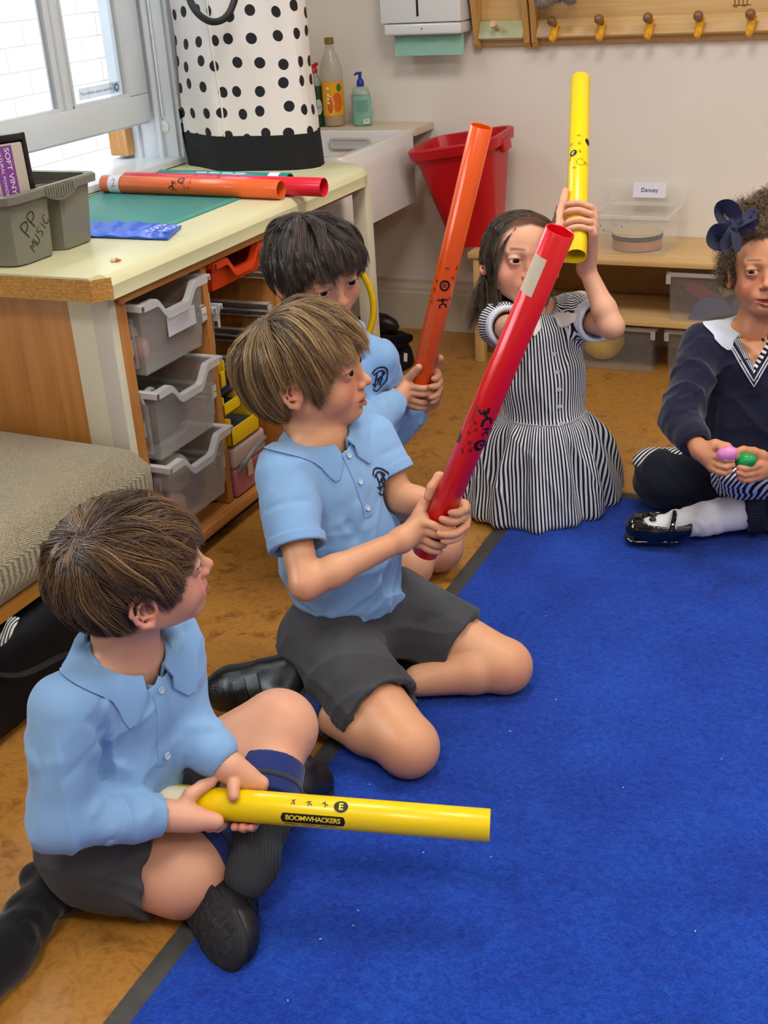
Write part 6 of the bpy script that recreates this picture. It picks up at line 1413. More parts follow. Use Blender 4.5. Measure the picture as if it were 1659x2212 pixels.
# ---------------------------------------------------------------- fair-haired boy with the red tube
def boy2():
    k = Kid('person with fair brown hair in a short-sleeved pale blue polo, holding the red tube', (-.8, 1.6))
    hipR, hipL = atz(700, 1395, .125), atz(835, 1312, .125); kR, kL = atz(880, 1608, .058), atz(1085, 1436, .058); aR, aL = atz(648, 1512, .062), atz(905, 1470, .045)
    shR, shL, elR, wrR, elL, wrL = at(610, 1030, 1.90), at(800, 950, 2.03), at(660, 1262, 1.85), at(868, 1166, 1.885), at(868, 1078, 2.03), at(962, 1090, 1.99)
    Pc = (hipR+hipL)/2+V3(0, 0, .01); Nb = at(690, 948, 1.965); k.torso(Pc, Nb, shR-shL)
    H = HeadF((-.8990, 1.6235, .5915), (.970, .226, .09), (-.08, -.053, .995), 1.03); head(k.F, H, mouth=.0025, smile=.3, lidgap=.0043); k.neckto(H)
    k.arm(shR, elR, wrR); k.arm(shL, elL, wrL)
    k.leg(hipR, kR, aR, (.066, .047, .043, .028)); k.leg(hipL, kL, aL, (.066, .046, .041, .028))
    k.F.ell(kR+V3(.005, -.005, -.004), .043, k=.02); k.F.ell(kL+V3(.008, 0, -.004), .042, k=.02)
    sp = [(kR+V3(.01, -.03, 0), .035, '#c9785f', .45), (kL+V3(.02, -.02, 0), .035, '#c9785f', .45), (elR, .03, '#cf8a66', .3)]
    hand_on(k.F, T2, wrR, [.070, .056, .042, .028], [-.95, -.95, -.92, -.85], [.95, 1.0, 1.0, .95], [(.078, -1.9, .012), (.094, -2.3, .008), (.112, -2.5, .008)], bulge=.009, spots=sp)
    hand_on(k.F, T2, wrL, [.100, .086, .074, .062], 2.05, [.50, .15, .25, .5], [(.118, 2.9, .014), (.130, -2.2, .010), (.118, -1.55, .0085), (.104, -1.35, .0085)], bulge=.010, out=[0, .002, .012, .014], spots=sp, wr=.016)
    k.body(skin_cols(H, base='#dba37c', hairc='#3a2a1a', hairline=lambda p: p[:, 2]-HL_boy(az_of(p)), spots=sp), gaze=(.25, 1, .0))
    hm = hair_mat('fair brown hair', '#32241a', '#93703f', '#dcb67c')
    cut = interp_line([(0, .034), (35, .030), (50, .014), (60, -.016), (68, -.040), (76, -.036), (86, .012), (100, .012), (112, -.030), (122, -.064), (180, -.086)])
    comb(H, k.o, hm, 12, locks=820, rootline=lambda a: HL_boy(a)+.004, cut=cut, lift=.017, length=.19, grav=.16, swirl=.12, crown=(.006, -.050, .082))
    S, sh, ends = polo(k, [dict(sh=shR, el=elR, end=.66, short=True, r0=.047, r1=.0445), dict(sh=shL, el=elL, end=.62, short=True, r0=.045, r1=.043)], .11, 3, rw=(.088, .087), wfac=1.2, hemr=.1,
        fold=[(lerp(shR, elR, .1)+k.fw*.045, lerp(k.Pc, k.Nb, .55)+k.fw*.085+k.Rv*.03, .010, .004), (lerp(shR, elR, .3)+k.fw*.045, lerp(k.Pc, k.Nb, .42)+k.fw*.085+k.Rv*.05, .009, -.004), (k.Nb-k.up*.10+k.fw*.09, k.Pc+k.fw*.10+k.Rv*.05, .012, .004),
              (k.Pc+k.Rv*.09+k.up*.02, k.Pc+k.fw*.09+k.up*.01, .008, .005), (k.Pc+k.Rv*.09+k.up*.05, k.Pc+k.fw*.09+k.up*.035, .008, -.004), (k.Pc+k.Rv*.10+k.up*.075, k.Pc+k.fw*.09+k.up*.06, .008, .004)])
    for (e, d), r in zip(ends, (.0445, .043)):
        c = Field(); c.cap(e-d*.016, e+d*.0015, r+.0022, r+.0022, .002, flat_a=True, flat_b=True); c.cap(e-d*.05, e+d*.05, r-.0045, r-.0045, .002, -1); solid('sleeve_band', c, polo_rib, sh, .0022)
    collar(k, S, polo_rib, sh, f=H.dir(-.15, 1, 0)*0+k.fw, tip=.098, back=.082, rin=.0500); placket_on(k, S, sh, 3, .115); crest_on(k, S, sh, .047, .085)
    G, so = shorts(k, [(hipR, kR, .70, .077, .073), (hipL, kL, .66, .075, .068)], 21, rhip=.094, f=1.22, hw=.055, top=.082)
    sock(k, kR, aR, atz(560, 1490, .05), .70, .036, .031, m=sock_g, cuff=sock_n, cl=.035)
    shoe(k, at(628, 1462, 2.02), at(462, 1512, 2.035), cr*.35-cu*.45-fw*.8, r=.037, straps=2, width=1.1)
    shoe(k, atz(910, 1425, .05), atz(850, 1400, .045), V3(0, 0, 1), r=.03, straps=0)
    return k
K2 = boy2()
# ---------------------------------------------------------------- boy in front with the yellow tube
def boy1():
    k = Kid('person in a long-sleeved pale blue polo sitting cross-legged in front, yellow tube in lap', (-.9, 1.05))
    hipR, hipL = atz(205, 1838, .088), atz(292, 1762, .092); kR, kL = atz(392, 1878, .066), atz(600, 1572, .165); aR, aL = atz(612, 1738, .055), atz(548, 1868, .075)
    shR, shL, elR, wrR, elL, wrL = at(140, 1528, 1.475), at(378, 1402, 1.62), at(128, 1772, 1.50), at(352, 1760, 1.575), at(396, 1562, 1.63), at(492, 1655, 1.615)
    Pc = (hipR+hipL)/2+V3(-.012, 0, .012); Nb = at(272, 1412, 1.555); k.torso(Pc, Nb, shR-shL)
    H = HeadF((-.8618, 1.0672, .5142), (.705, .698, .123), (.008, -.182, .983), .985); head(k.F, H, mouth=.0, smile=.8, lidgap=.0042); k.neckto(H)
    k.arm(shR, elR, wrR); k.arm(shL, elL, wrL)
    k.leg(hipR, kR, aR, (.070, .060, .045, .029)); k.leg(hipL, kL, aL, (.066, .056, .044, .029))
    k.F.ell(kR+V3(.006, -.006, 0), .057, k=.02); k.F.ell(kL+V3(.004, 0, -.002), .050, k=.02)
    sp = [(kR+V3(.03, -.03, -.02), .035, '#cc7a66', .45), (kL+V3(.03, -.02, 0), .03, '#cc7a66', .25), (H(.066, .03, -.06), .0022, '#5d3524', .9)]
    L = T1.L; X = lambda px: (px-345)/712*L
    hand_on(k.F, T1, wrR, [X(482), X(464), X(446), X(430)], [.75, .72, .72, .75], [2.9, 3.1, 3.1, 2.8], [(X(425), -.25, .012), (X(444), -.75, .0085), (X(458), -1.15, .008)], bulge=.012, spots=sp, palm_r=.014, wr=.0175)
    hand_on(k.F, T1, wrL, [X(508), X(526), X(543), X(560)], [-1.9, -1.95, -2., -2.], [-4.75, -4.9, -4.95, -4.9], [(X(506), -1.55, .012), (X(510), -.95, .009), (X(516), -.38, .0085)], bulge=.013, spots=sp, palm_r=.014, wr=.0175)
    hl = interp_line([(0, .056), (30, .052), (55, .036), (70, .0), (78, -.010), (90, .014), (104, .006), (122, -.050), (180, -.078)])
    k.body(skin_cols(H, base='#dfa88a', blush='#dd7b6e', hairc='#2f2017', hairline=lambda p: p[:, 2]-hl(az_of(p)), spots=sp), gaze=(0, 1, .1))
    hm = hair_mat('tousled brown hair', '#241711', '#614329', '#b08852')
    cut = interp_line([(0, .034), (35, .030), (50, .016), (60, -.012), (72, -.020), (82, .012), (98, .012), (110, -.024), (122, -.060), (180, -.084)])
    comb(H, k.o, hm, 31, locks=760, rootline=lambda a: hl(a)+.003, cut=cut, lift=.011, length=.17, grav=.15, swirl=.45, crown=(.018, -.055, .080), jit=.34, cut_j=.009, wave=.2, lock_r=.0046, clump=.75, pull=.42)
    S, sh, ends = polo(k, [dict(sh=shR, el=elR, wr=lerp(elR, wrR, .96), short=False, r0=.044, r1=.038, r2=.0275), dict(sh=shL, el=elL, wr=lerp(elL, wrL, .86), short=False, r0=.041, r1=.036, r2=.0275)], -.24, 8, rw=(.084, .084), wfac=1.12,
        fold=[(lerp(shR, elR, .15)+k.fw*.045, lerp(k.Pc, k.Nb, .5)+k.fw*.085+k.Rv*.03, .010, .005), (lerp(shR, elR, .3)+k.fw*.045, lerp(k.Pc, k.Nb, .35)+k.fw*.085+k.Rv*.04, .009, -.005), (elR+k.fw*.03, elR-k.Rv*.02+V3(.02, 0, .03), .008, .006),
              (k.Nb-k.up*.11+k.fw*.09-k.Rv*.03, k.Pc+k.fw*.10-k.Rv*.02, .010, .005), (k.Nb-k.up*.14+k.fw*.09-k.Rv*.01, k.Pc+k.fw*.10+k.Rv*.03, .010, -.004), (k.Pc+k.Rv*.09+k.up*.02, k.Pc+k.fw*.09+k.up*.01, .010, .006)])
    for (e, d), r in zip(ends, (.0275, .0275)):
        c = Field(); c.cap(e-d*.030, e+d*.001, r+.0014, r+.0012, .002, flat_a=True, flat_b=True); c.cap(e-d*.06, e+d*.05, r-.0035, r-.0035, .002, -1); solid('cuff', c, polo_rib, sh, .0022)
    collar(k, S, polo_rib, sh, tip=.104, back=.085, rin=.0505, gap=20, drop=.034); placket_on(k, S, sh, 2, .12)
    G, so = shorts(k, [(hipR, kR, .74, .074, .0755), (hipL, kL, .62, .070, .062)], 5, rhip=.080, f=1.05, hw=.036)
    sock(k, kR, aR, at(668, 1688, 1.86), .13, .054, .030, m=sock_g, cuff=sock_n, cl=.045); sock(k, kL, aL, atz(515, 1935, .05), .30, .045, .031, m=ribbed('ribbed grey sock', '#3b3e42', cr, 1500), cuff=sock_n, cl=.055)
    shoe(k, at(640, 1712, 1.815), at(682, 1668, 1.90), V3(0, 0, 1), r=.030, straps=0)
    shoe(k, at(458, 1948, 1.642), at(530, 2048, 1.578), nz(cr*.72-cu*.15+fw*.68), r=.036, straps=2, tread=True, width=1.15, sole_drop=.022)
    return k
K1 = boy1()
# ---------------------------------------------------------------- dark-haired boy behind with the orange tube
def boy3():
    k = Kid('person with dark brown hair in a pale blue polo behind, holding the orange tube', (-1.05, 2.05))
    Pc = atz(762, 1095, .13); hipR, hipL = Pc+V3(-.02, -.06, -.01), Pc+V3(.03, .06, -.01); kR, kL = atz(885, 1222, .058), atz(945, 1180, .062)
    aR, aL = hipR+V3(.0, -.06, -.06), hipL+V3(.02, .07, -.06)
    shR, shL, elR, wrR, elL, wrL = at(640, 800, 2.29), at(818, 775, 2.41), at(792, 925, 2.29), at(856, 866, 2.425), at(860, 922, 2.57), at(932, 862, 2.57)
    Nb = at(706, 725, 2.37); k.torso(Pc, Nb, shR-shL)
    H = HeadF((-1.0880, 2.0400, .6420), (.80, -.53, -.27), (.152, -.291, .945), 1.03); head(k.F, H, mouth=.0, lidgap=.0044); k.neckto(H)
    k.arm(shR, elR, wrR); k.arm(shL, elL, wrL); k.leg(hipR, kR, aR, (.06, .043, .04, .028)); k.leg(hipL, kL, aL, (.06, .047, .04, .028)); k.F.ell(kL+V3(.0, 0, -.0), .052, k=.02); k.F.ell(kR+V3(.0, 0, 0), .044, k=.02)
    sp = []
    hand_on(k.F, T3, wrR, [.052, .039, .026, .013], [-1.0, -1.0, -.95, -.9], [.95, 1.0, 1.0, .95], [(.062, -.95, .012), (.082, -.62, .009), (.098, -.35, .0085)], bulge=.009, spots=sp)
    hand_on(k.F, T3, wrL, [.072, .058, .045, .033], 2.2, [.9, .65, .75, .9], [(.085, 2.6, .012), (.100, 2.2, .009), (.112, 1.9, .0085)], bulge=.010, out=[.002, .008, .012, .013], spots=sp, wr=.016)
    k.body(skin_cols(H, base='#d69e7a', hairc='#1c1310', brow='#2b1c14', hairline=lambda p: p[:, 2]-HL_boy(az_of(p)), spots=sp), gaze=(.15, 1, .1))
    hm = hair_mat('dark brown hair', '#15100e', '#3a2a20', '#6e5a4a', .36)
    cut = interp_line([(0, .046), (35, .042), (50, .026), (62, -.002), (76, -.012), (90, .014), (102, .004), (116, -.045), (180, -.085)])
    comb(H, k.o, hm, 44, locks=760, rootline=lambda a: HL_boy(a)+.004, cut=cut, lift=.020, length=.18, grav=.16, swirl=.35, crown=(-.010, -.050, .083), jit=.32, cut_j=.008, wave=.15, lock_r=.0045, clump=.75)
    S, sh, ends = polo(k, [dict(sh=shR, el=elR, wr=lerp(elR, wrR, .86), short=False, r0=.045, r1=.040, r2=.027), dict(sh=shL, el=elL, wr=lerp(elL, wrL, .5), short=False, r0=.042, r1=.034, r2=.027)], -.05, 13, rw=(.088, .086), wfac=1.18)
    for (e, d), r in zip(ends, (.027, .027)):
        c = Field(); c.cap(e-d*.026, e+d*.001, r+.0014, r+.0012, .002, flat_a=True, flat_b=True); c.cap(e-d*.06, e+d*.05, r-.0035, r-.0035, .002, -1); solid('cuff', c, polo_rib, sh, .0022)
    collar(k, S, polo_rib, sh); crest_on(k, S, sh, .052, .095)
    shorts(k, [(hipR, kR, .62, .07, .062), (hipL, kL, .62, .07, .064)], 9, rhip=.09, f=1.15)
    return k
K3 = boy3()
# ================================================================= GIRLS
def stripe_mat(name, per=.0064, w=.5, dark='#232427', light='#eef1f6'):
    t = NT(name); a = t.add('ShaderNodeAttribute', attribute_name='u'); f = t.math('FRACT', t.math('DIVIDE', a.outputs['Fac'], per))
    s_ = t.ramp(f, [(0, lin(dark)), (w-.06, lin(dark)), (w, lin(light)), (.95, lin(light)), (1, lin(dark))]); t.col(s_); t.b.inputs['Roughness'].default_value = .8; t.b.inputs['Specular IOR Level'].default_value = .2
    t.nrm(t.bump(t.noise(t.coord(), 800, 2), .2, .0005)); return t.m
stripe = stripe_mat('black and white striped cotton')
def girl4():
    k = Kid('person with long dark hair in a black-and-white striped dress, raising a yellow tube', (-.77, 2.45))
    Wc = at(1176, 893, 2.66); Nb = at(1158, 676, 2.585); Pc = Wc+V3(0, .0, -.09); shR, shL = at(1082, 704, 2.555), at(1246, 682, 2.60)
    k.torso(Pc, Nb, shR-shL); H = HeadF(at(1127, 559, 2.535), (.501, -.834, .16), (.02, .20, .97), 1.02); head(k.F, H, mouth=.0015, lidgap=.0040); k.neckto(H, .038)
    elL, wrL, elR, wrR = at(1322, 706, 2.46), at(1266, 578, 2.47), at(1122, 715, 2.33), at(1192, 548, 2.40)
    k.arm(shL, elL, wrL); k.arm(shR, elR, wrR)
    sp = []
    hand_on(k.F, T4, wrL, [.108, .089, .070, .053], 1.45, [-.75, -.9, -.9, -.7], [(.07, 2.2, .012), (.09, 2.7, .009), (.11, 3.1, .0085)], bulge=.011, spots=sp, wr=.0165)
    hand_on(k.F, T4, wrR, [.125, .111, .097, .083], -1.75, [-3.6, -3.7, -3.7, -3.5], [(.105, -1.45, .012), (.130, -1.15, .009), (.152, -.95, .0085)], bulge=.011, spots=sp, wr=.0165)
    hl = interp_line([(0, .068), (30, .060), (55, .040), (72, .005), (82, -.020), (100, -.02), (122, -.060), (180, -.080)])
    k.body(skin_cols(H, base='#e0ab8c', blush='#db8074', hairc='#241a15', brow='#2a1b13', browt=.0030, hairline=lambda p: p[:, 2]-hl(az_of(p)), spots=sp), gaze=(-.12, 1, .0))
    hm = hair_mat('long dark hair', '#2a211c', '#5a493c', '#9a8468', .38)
    def part(p, v):
        s_ = np.sign(p[:, 0]+1e-4); o = np.stack([s_*1.0, -.55*np.ones(len(p)), -.2*np.ones(len(p))], 1); return o
    cut = lambda az: np.interp(az, np.radians([0, 40, 60, 75, 180]), [.0, -.04, -.09, -.118, -.14])
    comb(H, k.o, hm, 51, locks=640, rootline=lambda a: hl(a)+.002, cut=cut, lift=.009, length=.27, grav=.5, swirl=.0, k=18, part=part, jit=.12, cut_j=.012, wave=.10, clump=.55, pull=.5, pz=-.045)
    # loose lock in front of the ear
    rng = np.random.RandomState(2); g_ = np.array([H(.030, .060, .062), H(.052, .060, .030), H(.062, .056, -.01), H(.062, .056, -.055), H(.058, .056, -.10)]); g_ = np.array([list(q) for q in spline(g_, 4)])
    n = 46; off = rng.normal(scale=.0022, size=(n, 1, 3))*np.linspace(.4, 1.6, len(g_))[None, :, None]; paths = g_[None]+off
    strands_mesh('loose_lock', paths, np.full((n, len(g_)), .00042), rng.uniform(0, .5, n), hm, k.o)
    # ---- dress
    S = Field(); R_, U_, N_ = k.Rv, k.up, Nb; fw_ = k.fw; carves = []
    S.cap(Wc, lerp(Wc, N_, .42), .082, .082, .03, n=R_, f=1.08); S.cap(lerp(Wc, N_, .40), lerp(Wc, N_, .70), .082, .076, .03, n=R_, f=1.15)
    S.cap(N_-U_*.034-R_*.045, N_-U_*.034+R_*.045, .044, k=.045); S.cap(N_-U_*.02, N_+U_*.0, .052, .046, k=.02)
    eL, dL = sleeve(S, shL+V3(0, 0, .004), elL, short=True, end=.60, r0=.048, r1=.042, carves=carves); eR, dR = sleeve(S, shR+V3(0, 0, .004), elR, short=True, end=.42, r0=.048, r1=.040, carves=carves)
    C0 = V3(-.776, 2.462, 0.); Fd = nz(V3(fw_[0], fw_[1], 0)); Rd = V3(-Fd[1]*-1, 0, 0); Rd = np.cross(Fd, V3(0, 0, 1.)); ht = float(Wc[2])
    def skirt(P):
        z = P[:, 2]; h = np.clip(1-z/ht, 0, 1); ax = C0[None]*h[:, None]+np.array([Wc[0], Wc[1], 0])[None]*(1-h[:, None]); q = P-ax; x = q@Rd; y = q@Fd
        phi = np.arctan2(x, y); rho = np.hypot(x, y); sh = h**.62
        rx = .086+.116*sh; ry = .080+.092*sh; r = 1/np.sqrt((np.sin(phi)/rx)**2+(np.cos(phi)/ry)**2)
        r = r+(.0105*np.sin(phi*13+1.8*h)+.0080*np.sin(phi*8-2.5*h+1)+.005*np.sin(phi*23+h*4))*np.clip(h*2.2+.25, 0, 1)*(1-.35*h)+.010*np.sin(phi*3+.6)*h
        r = r-.022*np.clip((h-.90)/.10, 0, 1)**2
        return np.maximum(np.maximum((rho-r)*.72, z-ht-.004), .004-z)
    S.add(lambda P: skirt(P.astype(float)).astype(f32), (C0+V3(Wc[0], Wc[1], ht))/2, .27, .012)
    for a, b, r0, r1 in carves: S.cap(a, b, r0, r1, .002, -1)
    S.cap(N_+fw_*.004-U_*.006, N_+U_*.09, .040, .050, .003, -1)
    fl = drape(Wc, N_, R_, U_, fw_, 4, n=16, h=.003, w=.008, r=.092, lo=.0, hi=.8)+ringfolds(shL, eL, .052, 8, 3, .003, .007)+ringfolds(shR, eR, .052, 8, 4, .003, .007)
    S.disp = both(folds(fl), wobble(.0008, 60, 4), creases(.0035, 70, U_, 4))
    def ucoord(v):
        z = v[:, 2]; h = np.clip(1-z/ht, 0, 1); ax = C0[None]*h[:, None]+np.array([Wc[0], Wc[1], 0])[None]*(1-h[:, None]); q = v-ax; x = q@Rd; y = q@Fd
        u = np.arctan2(x, y)*(.105+.045*h); b = (v-Wc)@R_; front = (v-Wc)@fw_
        u_b = np.where(front > -.02, np.arctan2((v-lerp(Wc, N_, .5))@R_, .02+np.abs((v-lerp(Wc, N_, .5))@fw_))*.088*1.02, b)
        u = np.where(z > ht+.002, u_b, u)
        for sh_, e_ in ((shL, eL), (shR, eR)):
            d = e_-sh_; L_ = np.linalg.norm(d); d = d/L_; t_ = ((v-sh_)@d)/L_; q = (v-sh_)-((v-sh_)@d)[:, None]*d; pu = perp(d, fw_); pv = np.cross(d, pu)
            us = np.arctan2(q@pu, q@pv)*.052; side = ((v-N_)@R_)*np.sign((sh_-N_)@R_); m_ = (t_ > -.25) & (side > .070) & (np.linalg.norm(q, axis=1) < .068) & (z > ht+.06); u = np.where(m_, us, u)
        return u
    dr = solid('dress', S, stripe, k.o, .0028, {'u': ('F', ucoord)}); k.S = S
    for (e, d), r in (((eL, dL), .042), ((eR, dR), .040)):
        c = Field(); c.cap(e-d*.030, e+d*.003, r+.0030, r+.0022, .002, flat_a=True, flat_b=True); c.cap(e-d*.06, e+d*.05, r-.0062, r-.0062, .002, -1); solid('sleeve_cuff', c, whitec, dr, .0024)
    collar(k, S, P('ivory collar', '#efe9df', .8), dr, tip=.082, back=.070, rin=.043, gap=16, drop=.028)
    for i in range(5):
        p = S.snap(lerp(N_, Wc, .34+.17*i)+fw_*.05, nz(fw_+U_*.1), .06)+fw_*.001; u_, v_ = frame(fw_); M_ = Matrix((Vector(u_), Vector(v_), Vector(fw_))).transposed().to_4x4(); M_.translation = Vector(p)
        bm = nbm(); lathe(bm, [(0, 0), (.0045, 0), (.0052, .001), (.0046, .002), (0, .0015)], seg=14, M=M_); obj('button', bm, P('clear button', '#c9ccd6', .2) if 'clear button' not in bpy.data.materials else bpy.data.materials['clear button'], dr)
    # waist seam
    bm = nbm(); rows = []
    for i in range(49):
        a = 2*PI*i/48; dirn = Rd*math.sin(a)+Fd*math.cos(a); p = S.snap(Wc+V3(0, 0, .004), dirn, .14); rows.append(Vector(p))
    tube(bm, rows, .0016, 6, (False, False)); obj('waist_seam', bm, whitec if 0 else P('seam grey', '#b9bcc6', .8), dr)
    # shoe toe peeping out behind
    p = atz(960, 1065, .03); U = Field(); U.cap(p+V3(.05, .06, 0), p+V3(0, 0, 0), .028, .024, .01, n=(0, 0, 1), f=.8); solid('shoe', U, P('grey canvas shoe', '#54575f', .6), k.o, .003)
    return k
K4 = girl4()
def curls(name, H, parent, m, blobs, n=5200, seed=1, thick=.00042, rad=.0042, length=.034, inside=None):
    rng = np.random.RandomState(seed); w = np.array([b[1]**2 for b in blobs]); w = w/w.sum(); ids = rng.choice(len(blobs), n, p=w); D = rng.normal(size=(n, 3)); D /= np.linalg.norm(D, axis=1)[:, None]
    C = np.array([b[0] for b in blobs])[ids]; Rb = np.array([b[1] for b in blobs])[ids]; p = C+D*(Rb*rng.uniform(.80, 1.05, n)**1)[:, None]*np.array([b[2] if len(b) > 2 else (1, 1, 1) for b in blobs])[ids]
    if inside is not None: ok = inside(p); p, D = p[ok], D[ok]
    n = len(p); d = D*.45+rng.normal(scale=.75, size=(n, 3))+np.array([0, 0, -.25]); d /= np.linalg.norm(d, axis=1)[:, None]; r = np.array([.3, .2, .93]); u = np.cross(d, r); u /= np.linalg.norm(u, axis=1)[:, None]; v = np.cross(d, u)
    K_ = 18; t_ = np.linspace(0, 1, K_); turns = rng.uniform(1.6, 3.0, n); ph = rng.uniform(0, 6.3, n); a = ph[:, None]+t_[None]*turns[:, None]*2*PI; rr = (rad*rng.uniform(.5, 1.3, n))[:, None]*(1-.3*t_[None]); L = (length*rng.uniform(.5, 1.2, n))[:, None]
    paths = p[:, None]+d[:, None]*(t_[None]*L-.3*L)[..., None]+u[:, None]*(rr*np.cos(a))[..., None]+v[:, None]*(rr*np.sin(a))[..., None]
    W = H.o+(paths.reshape(-1, 3)@H.R).reshape(paths.shape)*H.s
    return strands_mesh(name, W, np.full((n, K_), thick)*(1-.5*t_[None]**3), rng.uniform(0, 1, n), m, parent)
def girl5():
    k = Kid('person with curly hair and a navy bow in a navy jumper, sitting cross-legged', (-.31, 2.5))
    Pc = atz(1640, 1035, .10); Nb = at(1632, 712, 2.475); shR, shL = at(1520, 745, 2.50), at(1748, 740, 2.43); k.torso(Pc, Nb, shR-shL)
    H = HeadF((-.3042, 2.4897, .5666), (.102, -.974, .202), (-.051, .197, .979), .99); head(k.F, H, mouth=.0045, lidgap=.0036, nose=.93); k.neckto(H, .043)
    elR, wrR, elL, wrL = at(1468, 905, 2.43), at(1512, 972, 2.345), at(1825, 905, 2.44), at(1668, 1012, 2.36)
    k.arm(shR, elR, wrR); k.arm(shL, elL, wrL)
    kR, kL = atz(1432, 1035, .085), atz(1755, 1075, .09); aR, aL = atz(1640, 1085, .05), atz(1462, 1132, .052)
    k.leg(Pc+k.Rv*.05, kR, aR, (.062, .048, .042, .03)); k.leg(Pc-k.Rv*.05, kL, aL, (.062, .048, .032, .024))
    sp = []; q = at
    fingers_free(k.F, wrR, [[q(1540, 970, 2.318), q(1556, 966, 2.298), q(1568, 972, 2.287), q(1578, 982, 2.285)], [q(1541, 984, 2.318), q(1556, 990, 2.296), q(1568, 993, 2.287), q(1580, 993, 2.287)],
        [q(1540, 998, 2.318), q(1555, 1006, 2.298), q(1568, 1009, 2.290), q(1582, 1005, 2.290)], [q(1538, 1010, 2.320), q(1552, 1019, 2.302), q(1564, 1022, 2.296), q(1577, 1018, 2.294)]], thumb=[q(1545, 962, 2.320), q(1570, 966, 2.31), q(1584, 978, 2.306), q(1590, 988, 2.302)], spots=sp)
    fingers_free(k.F, wrL, [[q(1640, 990, 2.335), q(1626, 980, 2.32), q(1612, 977, 2.312), q(1598, 982, 2.312)], [q(1642, 1004, 2.325), q(1626, 1010, 2.300), q(1610, 1013, 2.290), q(1597, 1010, 2.290)],
        [q(1640, 1018, 2.325), q(1624, 1024, 2.302), q(1608, 1026, 2.294), q(1595, 1021, 2.292)], [q(1636, 1030, 2.328), q(1621, 1036, 2.306), q(1607, 1037, 2.300), q(1597, 1032, 2.298)]], thumb=[q(1645, 985, 2.33), q(1628, 976, 2.32), q(1606, 972, 2.31), q(1592, 976, 2.306)], spots=sp)
    hl = interp_line([(0, .062), (30, .056), (55, .040), (72, .010), (85, .005), (105, -.01), (125, -.055), (180, -.075)])
    k.body(skin_cols(H, base='#cf9068', blush='#cf6d58', lips='#b35a4d', hairc='#4a3626', brow='#4a3323', hairline=lambda p: p[:, 2]-hl(az_of(p)), spots=sp), iris=iris_gr, gaze=(.18, 1, -.05))
    hm = hair_mat('curly light brown hair', '#3a2a1c', '#77593b', '#a98a62', .5)
    core = Field(); core.ell(H(0, -.020, .032), np.array([.078, .088, .076])*H.s, H.R); core.ell(H(0, -.045, .100), .050*H.s, k=.02); core.ell(H(.045, -.05, .085), .040*H.s, k=.02); core.ell(H(.072, -.025, .008), np.array([.020, .034, .042])*H.s, H.R, k=.02)
    core.ell(H(0, .115, -.005), np.array([.062, .075, .060])*H.s, H.R, k=.01, op=-1); core.disp = wobble(.0035, 160, 2)
    t = NT('curly hair mass'); co = t.coord(); n = t.noise(co, 160, 4, .7); t.col(t.ramp(n, [(.35, lin('#2e2116')), (.65, lin('#6b4e33'))])); t.b.inputs['Roughness'].default_value = .7; t.nrm(t.bump(n, 1., .004))
    hr = solid('hair', core, t.m, k.o, .003)
    face = lambda p: ~((p[:, 1] > .035) & (p[:, 2] < .058) & (np.abs(p[:, 0]) < .066)) & ~((p[:, 2] < -.02) & (p[:, 1] > -.03)) & (p[:, 2] > -.07)
    curls('curls', H, hr, hm, [((0, -.020, .034), .088, (.94, 1.04, .92)), ((0, -.045, .105), .056), ((.048, -.05, .092), .048), ((.078, -.028, .005), .036, (.7, 1, 1.3)), ((-.078, -.028, .005), .036, (.7, 1, 1.3)), ((0, .045, .078), .030, (2., .9, .7)), ((-.05, -.04, .095), .045)], n=9500, inside=face)
    # bow
    nb_ = fabric('navy ribbon', '#141b3c', var=.03, sheen=.3, rough=.5); bow = None; c = at(1583, 492, 2.335); rt, upv, tw_ = cr, cu, -fw
    def loop(pts, w, nm, par):
        bm = nbm(); P_ = spline([c+rt*x+upv*y+tw_*z_ for x, y, z_ in pts], 6); rows = []; n_ = len(P_)
        for i, p in enumerate(P_):
            t_ = (P_[min(i+1, n_-1)]-P_[max(i-1, 0)]).normalized(); e = t_.cross(Vector(tw_))*.75+Vector(tw_)*.55; e = (e-t_*e.dot(t_)).normalized(); ww = w*(.35+.65*math.sin(PI*i/(n_-1))**.5); nn = t_.cross(e)
            rows.append([p+e*ww, p-e*ww, p-e*ww+nn*.0012, p+e*ww+nn*.0012])
        rings(bm, rows); return obj(nm, bm, nb_, par, angle=.9)
    knot = Field(); knot.ell(c, (.011, .012, .010)); knot = solid('hair_bow', knot, nb_, k.o, .0022)
    loop([(0, 0, .002), (.002, .022, .010), (-.012, .036, .012), (-.026, .034, .006), (-.022, .016, .0), (-.004, .002, 0)], .016, 'bow_loop', knot)
    loop([(0, .002, .002), (.022, .016, .008), (.040, .026, .006), (.036, .006, -.002), (.014, -.004, 0), (0, 0, 0)], .016, 'bow_loop', knot)
    loop([(0, 0, .002), (-.020, -.008, .010), (-.036, -.012, .008), (-.040, -.028, .004), (-.024, -.032, 0), (-.004, -.006, 0)], .018, 'bow_loop', knot)
    loop([(0, 0, .003), (-.008, -.018, .010), (-.018, -.038, .012), (-.012, -.052, .008)], .015, 'bow_tail', knot); loop([(.0, 0, .003), (.004, -.018, .008), (.006, -.036, .008), (.010, -.048, .004)], .015, 'bow_tail', knot)
    # ---- jumper
    fv = [(lerp(shR, elR, .2)+k.fw*.04, lerp(Pc, Nb, .45)+k.fw*.08+k.Rv*.06, .010, .004), (elR+V3(0, -.03, .02), elR+V3(.04, -.02, -.0), .009, .005), (elR+V3(.0, -.03, .0), elR+V3(.04, -.02, -.02), .009, -.005), (Pc+k.fw*.1+k.Rv*.08+k.up*.05, Pc+k.fw*.11-k.Rv*.08+k.up*.05, .010, .006)]
    def vcut(S):
        Q = Nb+k.fw*.055-k.up*.058
